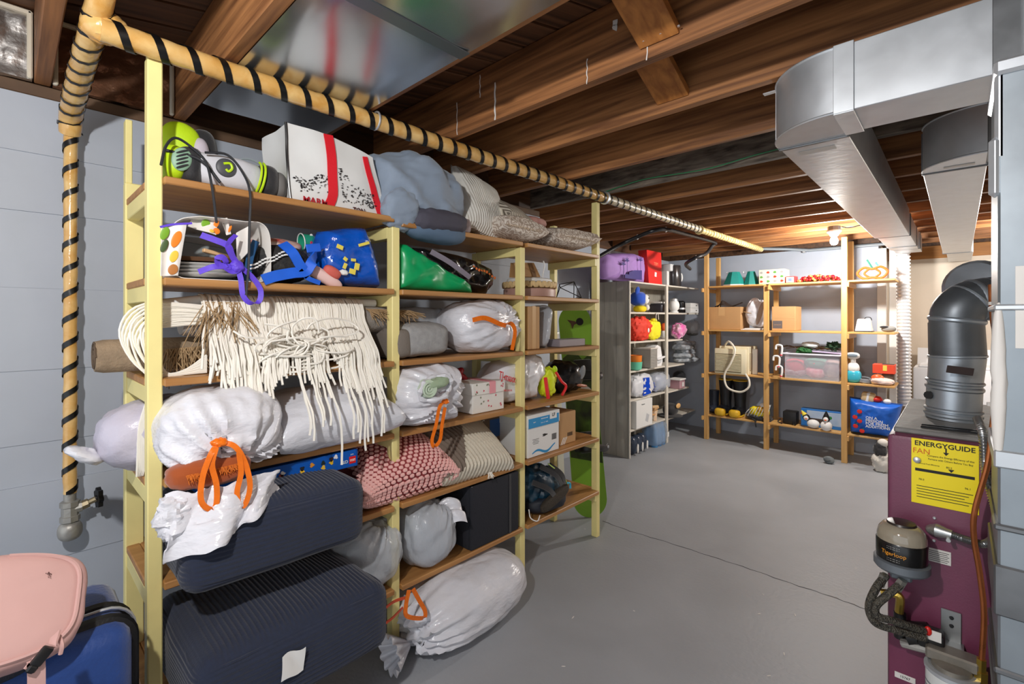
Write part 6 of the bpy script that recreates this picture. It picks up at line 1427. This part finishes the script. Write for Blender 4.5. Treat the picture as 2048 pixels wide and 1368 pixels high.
bm1, bm2 = mesh_of('bead', blob(.014, .014, .014, 1, 1, 10, 7), M_b1), mesh_of('bead', blob(.014, .014, .014, 1, 1, 10, 7), M_b2)
rr = random.Random(8)
for i in range(170):
    o = bpy.data.objects.new('bead', bm1 if i % 5 < 3 else bm2); COL.objects.link(o); o.parent = t
    x = rr.uniform(-w / 2, w / 2); o.location = (x, rr.uniform(-.03, .12), .014 + rr.random() * .055 * (1 - (2 * x / w) ** 4))
t, w = bk_('pumpkin_sign', 'orange wire pumpkin decoration with a green stem', 'decoration', 1715, 1775, 1.758, 5.60)
M_or2 = mat('tinsel_orange', (226, 92, 26), .5, bump=.8, bs=120)
part(t, 'outline', tube(smooth_path([(-w / 2 + .02, 0, .03), (-w / 2, 0, .07), (-w / 2 + .05, 0, .115), (0, 0, .10), (w / 2 - .05, 0, .118), (w / 2, 0, .075), (w / 2 - .02, 0, .03), (w / 4, 0, .012), (0, 0, .02), (-w / 4, 0, .012)], 6, True), .011, 8, closed=True), M_or2)
part(t, 'rib', tube(smooth_path([(-.02, 0, .105), (-.06, 0, .06), (-.02, 0, .018)], 6), .009, 8), M_or2); part(t, 'rib', tube(smooth_path([(.02, 0, .105), (.06, 0, .06), (.02, 0, .018)], 6), .009, 8), M_or2)
part(t, 'stem', tube([(0, 0, .11), (-.04, 0, .19)], .008, 6), mat('stem_green', (40, 110, 92), .6)); part(t, 'leaf', tube([(.05, 0, .12), (.025, 0, .16)], .009, 6), mat('leaf_teal', (80, 140, 136), .6))
# ---- second shelf
t, w = bk_('cardboard_box', 'large open cardboard box on the pine rack', 'box', 1416, 1481, 1.263, 5.57)
h = hb(1445, 614, 5.57, 1.263)
part(t, 'carton', box((0, .16, h / 2), (w, .30, h), .003), M_kraft, smooth=False); part(t, 'tape', box((-.03, .0092, h - .05), (.07, .001, .10)), mat('tape_tan', (206, 166, 116), .3), smooth=False); part(t, 'flap', tr(box((w / 2 + .03, .16, h - .02), (.10, .28, .004)), (0, 0, 0), (0, .2, 0)), M_kraft, smooth=False)
t2, w2 = bk_('sunglasses', 'dark cable and glasses lying on the large cardboard box', 'glasses', 1430, 1485, 1.263 + h, 5.70)
for i in range(3): part(t2, 'cable', tube(smooth_path([(-w2 / 2 + .03 * i, 0, .006), (-.05, -.05, .03 + .02 * i), (.03, .02, .012), (w2 / 2 - .03 * i, 0, .05 - .012 * i)], 6), .007, 6), mat('cable_brown', (54, 44, 40), .4))
t, w = bk_('plastic_bag', 'white plastic bag standing behind the middle pine post', 'plastic bag', 1494, 1536, 1.285, 5.68)
part(t, 'bag_body', tr(bag_geo(.115, .10, .16, (.35, 0, 1), 4, .010, .10, 9, e=.85, flat=-.158), (0, 0, .16)), M_bag, ang=80); part(t, 'brown_fold', tr(blob(.025, .02, .13), (.05, -.085, .16), (0, .25, 0)), mat('fold_brown', (170, 150, 134), .5))
t, w = bk_('paper_stack', 'thin stack of white papers at the pine shelf edge', 'papers', 1482, 1519, 1.263, 5.54)
for i in range(3): part(t, 'sheet', box((.01 * i, .06, .004 + .007 * i), (w - .015 * i, .12, .006)), M_cardw, smooth=False)
t, w = bk_('cardboard_box', 'square cardboard box with a dark label right of the middle pine post', 'box', 1543, 1590, 1.263, 5.57)
h = hb(1565, 613, 5.57, 1.263)
part(t, 'carton', box((0, .14, h / 2), (w, .26, h), .003), M_kraft, smooth=False); part(t, 'dark_label', box((-w / 4, .0092, .062), (.09, .001, .08)), mat('label_slate', (96, 90, 92), .6), smooth=False); part(t, 'lettering', ftext('amazon', .022, (-w / 4, .0080, .062)), mat('label_ink', (176, 140, 110), .6), smooth=False); part(t, 'tape_line', box((0, .0092, h * .52), (w, .001, .003)), mat('tape_tan', (206, 166, 116)), smooth=False)
t, w = bk_('ceiling_cover', 'white tapered plastic cover at the right of the pine rack', 'lamp cover', 1709, 1744, 1.263, 5.60)
part(t, 'cover', tr(box((0, .06, .062), (w, .12, .124), .01, 2, taper=.72)), mat('cover_white', (236, 236, 238), .3)); part(t, 'base_rim', box((0, .06, .005), (w + .01, .13, .008), .002), M_padk); part(t, 'wire_loop', tube(smooth_path([(0, .06, .122), (.02, .06, .14), (.05, .06, .135), (.06, .06, .11)], 5), .004, 6), M_black)
t, w = bk_('slipper', 'grey shoe resting at the right end of the second pine shelf', 'shoe', 1762, 1792, 1.263, 5.58)
part(t, 'upper', tr(blob(w / 2, .04, .028, .8, .9), (0, .02, .030)), mat('shoe_grey', (140, 138, 134), .8)); part(t, 'opening', tr(blob(.035, .02, .012), (-.03, -.005, .048)), M_padk)
# ---- third shelf: air conditioner
M_ac = mat('ac_cream', (232, 222, 190), .45, var=.04, vs=4)
t, w = bk_('air_conditioner', 'cream window air conditioner with a white cord on the pine rack', 'air conditioner', 1429, 1492, .774, 5.50)
h = hb(1445, 697, 5.50, .774)
part(t, 'front_grille', box((0, .03, h / 2), (w, .06, h), .008, 2), M_ac)
for i in range(12): part(t, 'louvre', tr(box((-.02, -.003, .035 + (h - .11) * i / 11), (w * .80, .010, .007), .002), (0, 0, 0)), M_ac, smooth=False)
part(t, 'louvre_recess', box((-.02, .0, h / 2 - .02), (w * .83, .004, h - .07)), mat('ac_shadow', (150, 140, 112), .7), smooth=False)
part(t, 'casing', box((.02, .21, h / 2 + .01), (w - .02, .30, h + .03), .006), M_ac, smooth=False); part(t, 'side_vent', box((w / 2 + .012, .20, h / 2), (.006, .22, h * .7), .002), mat('vent_brown', (176, 160, 132), .6), smooth=False); part(t, 'mount_rail', box((w / 2 + .05, .14, h / 2), (.05, .02, h), .003), M_cardw, smooth=False)
part(t, 'cord', tube(smooth_path([bp(t, 1450, 690, 5.62), bp(t, 1458, 683, 5.52), bp(t, 1470, 700, 5.47), bp(t, 1462, 725, 5.46), bp(t, 1449, 750, 5.46), bp(t, 1455, 775, 5.46), bp(t, 1480, 784, 5.46), bp(t, 1497, 775, 5.46), bp(t, 1498, 760, 5.47), bp(t, 1491, 748, 5.49)], 8), .011, 8), mat('cord_white', (232, 226, 210), .4))
# candy cane lights
for i, (x, y0, y1) in enumerate(((1558, 690, 712), (1553, 712, 735), (1558, 732, 754))):
    t, w = bk_('candy_cane', ['upper', 'middle', 'lower'][i] + ' white candy cane light hooked by the middle pine post', 'decoration', x - 6, x + 6, float(onY(x, y1, 5.49)[2]), 5.49, 'candy cane lights')
    hh2 = hb(x, y0, 5.49, t.location[2]); part(t, 'cane', tube(smooth_path([(-.03, 0, hh2 * .6), (-.025, 0, hh2 * .93), (0, 0, hh2), (.026, 0, hh2 * .9), (.028, 0, hh2 * .5), (.02, 0, 0)], 6), .010, 8), M_cardw)
    part(t, 'red_band', tr(blob(.013, .013, .010), (.02, 0, .01)), M_red)
# clear tub with textiles
t, w = bk_('storage_tub', 'clear plastic tub of red and pink textiles on the pine rack', 'tub', 1570, 1678, .774, 5.55)
h = hb(1620, 709, 5.55, .774)
M_tub = mat('tub_clear', (224, 226, 236), .12, clear=.72)
part(t, 'tub_wall', join(box((0, .0, h / 2), (w, .006, h), .002), box((0, .29, h / 2), (w, .006, h), .002), box((-w / 2, .145, h / 2), (.006, .29, h), .002), box((w / 2, .145, h / 2), (.006, .29, h), .002), box((0, .145, .004), (w, .29, .006))), M_tub, smooth=False)
part(t, 'tub_rim', join(box((0, -.008, h), (w + .04, .022, .016), .004), box((0, .298, h), (w + .04, .022, .016), .004), box((-w / 2 - .008, .145, h), (.022, .31, .016), .004), box((w / 2 + .008, .145, h), (.022, .31, .016), .004)), mat('rim_clear', (220, 220, 232), .2), smooth=False)
part(t, 'lid', tr(box((.10, .20, h + .022), (w * .62, .22, .014), .004), (0, 0, 0), (.05, .05, 0)), mat('lid_lilac', (206, 186, 222), .3))
for nm, x, z_, rx, rz_, m in (('red_cloth', -.16, .10, .10, .085, mat('cl_red', (200, 30, 60), .8, bump=.4, bs=20)), ('plum_cloth', -.16, .05, .11, .05, mat('cl_plum', (140, 24, 60), .8, col2=(214, 180, 190), vs=20)), ('pink_cloth', .02, .06, .09, .058, mat('cl_pink', (226, 70, 110), .8, col2=(240, 170, 180), vs=24)), ('green_cloth', .03, .15, .11, .05, mat('cl_green', (90, 140, 120), .8)), ('cream_cloth', .17, .10, .09, .09, mat('cl_mix', (190, 160, 150), .8, col2=(110, 60, 70), vs=12)), ('red_ball', .02, .155, .04, .03, mat('cl_ball', (210, 50, 60), .6))):
    part(t, nm, tr(blob(rx, .10, rz_, .8, .8, 30, 18, .010, 14, x), (x, .115, z_ + .012)), m)
t, w = bk_('wreath', 'twiggy wreath and white ribbon lying on the clear tub', 'wreath', 1565, 1668, .774 + h + .03, 5.68)
rr = random.Random(5)
for i in range(26):
    a = rr.uniform(-.3, .3); x = rr.uniform(-.22, .18); part(t, 'twig', tube([(x - .10 * math.cos(a), rr.uniform(-.06, .08), .012 + .02 * rr.random()), (x, rr.uniform(-.06, .06), .03 + .02 * rr.random()), (x + .10 * math.cos(a), rr.uniform(-.06, .06), .012 + .03 * rr.random())], .004, 5), mat('twig', (104, 78, 50), .8))
part(t, 'white_ribbon', tr(blob(.08, .04, .03, .9, .9, 30, 16, .012, 20), (.04, -.04, .065)), M_cardw); part(t, 'green_spray', tr(blob(.06, .05, .035, 1, 1, 40, 24, .03, 40), (.23, -.02, .06)), mat('spray_green', (50, 84, 56), .7)); part(t, 'green_garland', tr(blob(.07, .04, .03, 1, 1, 40, 24, .02, 40), (-.02, -.06, .0)), mat('garland_green', (30, 90, 40), .7))
t, w = bk_('garment_steamer', 'white and aqua handheld steamer beside the right pine post', 'steamer', 1695, 1717, .774, 5.57)
part(t, 'tank', tr(blob(.065, .05, .062, .7, .8), (0, .02, .062)), mat('aqua', (60, 176, 200), .2)); part(t, 'body', tr(blob(.05, .045, .06), (0, .02, .14)), M_cardw); part(t, 'neck', tube([(0, .02, .17), (0, .0, .235)], .022, 12), M_cardw); part(t, 'head', tr(blob(.056, .025, .032, .8, .9), (0, -.01, .26), (.3, 0, 0)), M_cardw); part(t, 'grille', tr(blob(.040, .006, .018), (0, -.034, .264), (.3, 0, 0)), mat('grille_grey', (150, 166, 180), .4))
t, w = bk_('cable_bundle', 'coil of grey cable between the steamer and the red box', 'cable', 1720, 1738, .774, 5.57)
for i in range(3): part(t, 'coil', tr(tube([(.045 * math.cos(a), .03 * math.sin(a), 0) for a in [2 * PI * q / 18 for q in range(18)]], .008, 6, closed=True), (0, .02, .012 + .016 * i), (.2 * i, .1, 0)), mat('cable_grey', (120, 124, 130), .5))
t, w = bk_('shoe_box', 'red open box stacked over a brown stand at the end of the shelf', 'box', 1745, 1790, .774, 5.60)
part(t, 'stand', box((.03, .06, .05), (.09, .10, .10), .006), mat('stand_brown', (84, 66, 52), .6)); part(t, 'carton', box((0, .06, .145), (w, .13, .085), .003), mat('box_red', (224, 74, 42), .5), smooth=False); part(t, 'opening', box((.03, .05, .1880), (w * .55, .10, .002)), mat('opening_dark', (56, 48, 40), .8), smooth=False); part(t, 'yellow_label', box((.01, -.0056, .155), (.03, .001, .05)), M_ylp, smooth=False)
t, w = bk_('plastic_bag', 'pinkish plastic packet lying at the front of the third pine shelf', 'plastic bag', 1742, 1790, .774, 5.535)
part(t, 'packet', tr(blob(w / 2, .05, .032, .8, .9, 40, 20, .010, 18), (0, .03, .034)), mat('packet_pink', (232, 206, 196), .25, bump=.6, bs=20)); part(t, 'orange_corner', tr(blob(.05, .03, .035), (-w / 4, .05, .06)), mat('packet_orange', (230, 96, 50), .3))
# ---- fourth shelf
M_rub = mat('rubber_black', (22, 24, 30), .35); M_ylr = mat('rubber_yellow', (222, 176, 40), .5)
for i, (a, b, lab) in enumerate(((1435, 1463, 'left black rubber boot with a yellow toe'), (1463, 1492, 'right black rubber boot with a yellow toe'))):
    t, w = bk_('rubber_boot', lab, 'boot', a, b, .288, 5.64, 'rubber boots on the low pine shelf')
    part(t, 'shaft', tr(lathe([(.062, .05), (.058, .14), (.066, .26), (.078, .40), (.074, .40), (.05, .1)], 22), (0, .05, 0)), M_rub); part(t, 'foot', tr(blob(.060, .13, .055, .7, .85), (-.01, -.0, .056)), M_rub); part(t, 'toe_cap', tr(blob(.058, .05, .044, .7, .8), (-.012, -.10, .046)), M_ylr); part(t, 'sole', tr(blob(.062, .135, .012, .5, .8), (-.01, -.0, .012)), M_ylr); part(t, 'yellow_rim', tr(tube([(.077 * math.cos(q), .077 * math.sin(q), .40) for q in [2 * PI * k / 22 for k in range(22)]], .006, 6, closed=True), (0, .05, 0)), M_ylr)
t, w = bk_('rubber_boot', 'dark rain boot half hidden at the left pine post', 'boot', 1420, 1437, .288, 5.70)
part(t, 'shaft', lathe([(.05, .0), (.05, .14), (.055, .26), (.05, .26)], 20), mat('rubber_navy', (40, 46, 60), .4)); part(t, 'foot', tr(blob(.05, .10, .045), (0, -.05, .046)), mat('rubber_navy', (40, 46, 60)))
t, w = bk_('snorkel_set', 'yellow and black snorkel gear in a net bag beside the boots', 'snorkel gear', 1492, 1542, .288, 5.56)
part(t, 'yellow_fin', tr(blob(.10, .07, .06, .7, .8, 40, 22, .012, 14), (.0, .06, .085)), mat('fin_yellow', (240, 220, 30), .4)); part(t, 'black_strap', tr(blob(.13, .06, .030, .8, .8, 40, 18, .010, 20), (0, .03, .030)), M_padk); part(t, 'amber_lens', tr(blob(.05, .03, .035), (.03, .0, .12)), mat('amber', (196, 150, 40), .15)); part(t, 'white_hood', tr(blob(.05, .03, .03), (.06, .02, .165)), M_cardw)
rr = random.Random(4)
for i in range(8): part(t, 'white_cord', tube(smooth_path([(-.13 + .03 * i, -.02, .03 + .012 * (i % 3)), (-.11 + .03 * i, -.04, .08), (-.08 + .03 * i, -.03, .12 + .01 * i)], 5), .003, 6), M_cardw)
part(t, 'buckle', tr(box((0, -.03, .012), (.05, .02, .016), .004), (-.03, -.02, 0), (0, .3, 0)), M_black); part(t, 'hanging_strap', tube(smooth_path([(-.02, -.03, .02), (-.01, -.07, .0), (.0, -.075, -.06)], 5), .007, 6), M_black)
t, w = bk_('black_speaker', 'small black cube speaker on the low pine shelf', 'speaker', 1565, 1592, .288, 5.57)
part(t, 'cabinet', box((0, .07, .068), (w, .13, .128), .008, 2), mat('cube_black', (20, 20, 22), .5)); part(t, 'wire_leg', tube(smooth_path([(-.08, .0, .05), (-.10, -.02, .02), (-.06, -.02, .004)], 5), .005, 6), M_black); part(t, 'wire_leg', tube(smooth_path([(.03, .0, .03), (.05, -.03, .012), (.06, -.02, .004)], 5), .005, 6), M_black)
t, w = bk_('inflatable_box', 'long blue and white picture box on the low pine shelf', 'box', 1602, 1688, .288, 5.62)
h = hb(1620, 818, 5.62, .288)
part(t, 'carton', box((0, .05, h / 2), (w, .10, h), .002), mat('pic_blue', (40, 120, 200), .35), smooth=False); part(t, 'pale_panel', box((.02, -.0006, h / 2 + .01), (w * .82, .001, h * .74)), mat('pic_pale', (206, 214, 226), .35, col2=(150, 180, 214), vs=5), smooth=False); part(t, 'red_mark', tr(box((-.16, -.0016, h * .72), (.05, .001, .02)), (0, 0, 0), (0, 0, 0)), M_red, smooth=False); part(t, 'dark_slot', box((-.04, -.0016, h * .36), (.17, .001, .05)), mat('pic_dark', (70, 54, 44), .4), smooth=False); part(t, 'green_dot', tr(lathe([(.016, 0), (.016, .001)], 16), (.07, -.0014, h * .62), (HP_, 0, 0)), mat('pic_green', (50, 140, 70), .4))
for i, (a, b, lab, Yp) in enumerate(((1610, 1634, 'lying penguin figurine with a yellow hat', 5.55), (1644, 1661, 'standing penguin figurine with an orange beak', 5.53))):
    t, w = bk_('penguin_figurine', lab, 'figurine', a, b, .288, Yp, 'penguin figurines')
    part(t, 'body', tr(blob(.055 if i == 0 else .05, .045, .042 if i == 0 else .05), (.02 if i == 0 else 0, 0, .045)), M_cardw); part(t, 'head', tr(blob(.032, .032, .034), (-.04 if i == 0 else 0, 0, .10 if i == 0 else .115)), M_black); part(t, 'face', tr(blob(.022, .012, .022), (-.038 if i == 0 else 0, -.026, .098 if i == 0 else .112)), M_cardw); part(t, 'beak', tr(blob(.010, .012, .006), (-.034 if i == 0 else 0, -.04, .094 if i == 0 else .106)), M_or2); part(t, 'hat', tr(lathe([(.026, 0), (.004, .05)], 12), (-.055 if i == 0 else .0, 0, .125 if i == 0 else .14), (0, -.6 if i == 0 else 0, 0)), mat('hat_yellow', (226, 206, 60), .6) if i == 0 else M_black)
t, w = bk_('shopping_bag', 'bright blue shopping tote with a tomato print and white slogan', 'bag', 1697, 1778, .288, 5.50)
h = hb(1735, 800, 5.50, .288)
part(t, 'bag_body', bagslab([(-w / 2, .004), (w / 2 + .01, .004), (w / 2 + .06, h * .55), (w / 2 + .09, h * .92), (0, h * .96), (-w / 2 - .01, h), (-w / 2 - .005, h * .5)], .26, seed=14, amp=.010, y0=.0), mat('tote_blue', (20, 96, 200), .4, bump=.3, bs=10), ang=70)
M_tom = mat('tomato', (224, 40, 30), .35)
for x, y in ((1719, 823), (1710, 834), (1719, 842), (1711, 852), (1724, 862)):
    p = bp(t, x, y, 5.485); part(t, 'tomato_print', tr(blob(.020, .002, .020, 1, 1, 14, 7), p), M_tom); part(t, 'leaf_print', tr(blob(.010, .002, .004, 1, 1, 8, 5), (p[0] + .008, p[1] - .002, p[2] + .020)), mat('tom_leaf', (40, 120, 60), .5))
for i, s_ in enumerate(('ON A', 'MISSION', 'FOR FRESH', 'ADDITIONS')): part(t, 'lettering', ftext(s_, .034, (bp(t, 1731, 835 + 5.7 * i, 5.478)[0], bp(t, 1731, 835 + 5.7 * i, 5.478)[1], bp(t, 1731, 835 + 5.7 * i, 5.478)[2]), None, align='LEFT', bold=True), M_cardw, smooth=False)
t2, w2 = bk_('bread_loaf', 'wrapped tan parcel sticking out of the blue tote', 'parcel', 1720, 1748, .288 + h * .9, 5.58)
part(t2, 'parcel', tr(box((0, .03, .05), (w2, .10, .085), .02, 2), (0, 0, 0), (0, .15, 0)), mat('parcel_tan', (222, 190, 140), .6, var=.1, vs=20)); part(t2, 'white_band', tr(box((0, .03, .05), (.03, .104, .089), .008), (0, 0, 0), (0, .15, 0)), M_cardw)
t3, w3 = bk_('yarn_ball', 'red and white toys showing at the top of the blue tote', 'toy', 1745, 1778, .288 + h * .86, 5.60)
part(t3, 'red_toy', tr(blob(.045, .04, .03), (-.03, 0, .05)), M_tom); part(t3, 'white_toy', tr(blob(.03, .03, .025), (.05, -.02, .04)), M_cardw)
t, w = bk_('wool_animal', 'black and white woolly toy on the floor behind the furnace corner', 'toy', 1752, 1775, 0, 5.45)
part(t, 'body', tr(blob(.07, .07, .09, .9, .9, 40, 24, .015, 20), (0, 0, .09)), mat('wool_white', (222, 218, 210), .9)); part(t, 'black_patch', tr(blob(.05, .045, .06, .9, .9, 30, 18, .012, 20), (-.01, -.02, .20)), M_padk); part(t, 'white_top', tr(blob(.04, .04, .035), (.01, -.01, .265)), mat('wool_white', (222, 218, 210)))
t, w = bk_('grey_cap', 'small grey rag lying on the floor before the pine rack', 'rag', 1650, 1665, 0, 5.40)
part(t, 'rag', tr(blob(.045, .03, .035, .9, .9, 24, 14, .008, 20), (0, 0, .036)), mat('rag_grey', (110, 116, 118), .8)); part(t, 'edge', tr(tube([(-.03, -.02, .02), (0, -.03, .03), (.03, -.02, .04)], .004, 5), (0, 0, 0)), M_padk)

# ================================================================== luggage at the left edge
SX0 = -1.62
M_suit = mat('suitcase_blue', (16, 60, 130), .6, bump=.35, bs=120, var=.1, vs=12, sheen=.3)
M_zip = mat('zip_black', (20, 20, 22), .5, bump=.3, bs=150)
sc_ = thing('suitcase', 'royal blue soft suitcase with black zips standing beside the rack', 'suitcase', (-1.63, .015, 0), HP_)
sw, sd, sh = .40, .34, .64
part(sc_, 'shell', box((0, 0, sh / 2 + .03), (sw, sd, sh - .03), .05, 4), M_suit)
part(sc_, 'front_pocket', box((-.01, -sd / 2 - .012, sh * .44), (sw * .84, .05, sh * .74), .024, 3), M_suit)
def rrect(w, h, r, y, z, n=6):
    pts = []
    for cx_, cz_, a0 in ((w / 2 - r, h / 2 - r, 0), (-w / 2 + r, h / 2 - r, HP_), (-w / 2 + r, -h / 2 + r, PI), (w / 2 - r, -h / 2 + r, 1.5 * PI)):
        for i in range(n + 1):
            a = a0 + HP_ * i / n; pts.append((cx_ + r * math.cos(a), y, z + cz_ + r * math.sin(a)))
    return pts
part(sc_, 'zip_band', tube(rrect(sw + .004, sh - .03, .06, -.10, sh / 2 + .03), .016, 8, closed=True), M_zip)
part(sc_, 'zip_band', tube(rrect(sw + .004, sh - .03, .06, -.03, sh / 2 + .03), .016, 8, closed=True), M_zip)
part(sc_, 'zip_band', tube(rrect(sw * .85, sh * .75, .04, -sd / 2 - .026, sh * .44), .010, 8, closed=True), M_zip)
part(sc_, 'zip_teeth', tube(rrect(sw + .030, sh - .008, .065, -.065, sh / 2 + .03), .004, 6, closed=True), M_galv)
part(sc_, 'zip_pull', tr(box((0, 0, 0), (.012, .006, .03), .002), (.12, -sd / 2 - .04, sh * .80), (0, .5, 0)), M_galv)
part(sc_, 'pink_tab', tr(box((0, 0, 0), (.05, .03, .012), .003), (.085, .02, sh + .022), (0, .2, .4)), mat('tab_pink', (206, 164, 158), .6))
part(sc_, 'top_handle', tube(smooth_path([(-.08, .02, sh + .01), (-.07, .02, sh + .035), (.07, .02, sh + .035), (.08, .02, sh + .01)], 5), .012, 8), M_zip)
for x in (-.16, .16):
    for y in (-.13, .13): part(sc_, 'wheel', tr(lathe([(.02, -.012), (.024, -.008), (.024, .008), (.02, .012)], 16), (x, y, .024), (0, HP_, 0)), M_black)
bpx = thing('backpack', 'dusty pink backpack lying on top of the blue suitcase', 'backpack', (-1.47, -.13, .645), HP_)
M_pnk = mat('pack_pink', (206, 164, 158), .6, bump=.4, bs=12, var=.04, vs=5)
BR = (.85, .20, 0); BL = (-.02, .02, .150); BD = (.285, .120, .046)
def bse(th, ph, k=1.0):
    c = sgnpow(math.cos(ph), .45); p = Vector((BD[0] * c * sgnpow(math.cos(th), .5), BD[1] * c * sgnpow(math.sin(th), .5), BD[2] * sgnpow(math.sin(ph), .45))) * k
    return tuple(Euler(BR).to_matrix() @ p + Vector(BL))
part(bpx, 'pack_body', tr(blob(*BD, .45, .5, 80, 44, .006, 5, 3), BL, BR), M_pnk)
part(bpx, 'edge_piping', tube([bse(-PI + .1 + (PI + 1.2) * i / 60, .62, 1.012) for i in range(61)], .0045, 6), M_pnk)
part(bpx, 'seam', tube([tuple(Euler(BR).to_matrix() @ Vector((.075 - .02 * i / 12, -.105 + .21 * i / 12, BD[2] * (1 - .04 * (abs(i - 6) / 6) ** 3) + .001)) + Vector(BL)) for i in range(13)], .004, 6), M_pnk)
part(bpx, 'mesh_back', tr(blob(.265, .112, .060, .5, .5, 60, 30, .004, 6), tuple(Vector(BL) + Euler(BR).to_matrix() @ Vector((-.015, -.012, -.040))), BR), mat('mesh_dark', (52, 54, 62), .7, vor=300, bump=1.0))
B6 = lambda x, y, X=-1.325: px(bpx, x, y, X)
stp = part(bpx, 'strap', strip(smooth_path([B6(112, 1268, -1.345), B6(106, 1285), B6(92, 1305), B6(74, 1322), B6(58, 1340)], 6), .020, (.7, 0, .7), .004), M_pnk)
part(stp, 'buckle', tr(join(box((0, 0, 0), (.020, .012, .034), .004, 2), box((0, -.003, -.022), (.016, .009, .014), .003)), B6(84, 1312, -1.318), (0, .7, 0)), M_black)
part(bpx, 'zip_pull', tube(smooth_path([B6(118, 1272, -1.34), B6(124, 1290), B6(121, 1308)], 4), .004, 6), M_pnk)
part(bpx, 'strap', strip(smooth_path([B6(72, 1318), B6(73, 1345), B6(73, 1400)], 6), .026, (1, 0, .05), .004), M_pnk)
part(bpx, 'logo_print', tr(text('Targus', .013), tuple(Euler(BR).to_matrix() @ Vector((.205, .055, BD[2] + .002)) + Vector(BL)), (BR[0], BR[1], 1.4)), mat('print_brown', (96, 64, 60), .6), smooth=False)
du = thing('duffel_bag', 'dark grey bag standing under the pink backpack', 'bag', (-1.36, -.17, 0), HP_)
part(du, 'bag_body', tr(box((-.06, .0, .30), (.26, .22, .58), .04, 3)), mat('duffel_grey', (74, 76, 84), .7, bump=.3, bs=60))
part(du, 'side_piping', tube(rrect(.26, .58, .045, -.112, .30), .006, 6, closed=True) , M_zip)
du.children[-1].location = (-.06, 0, 0)
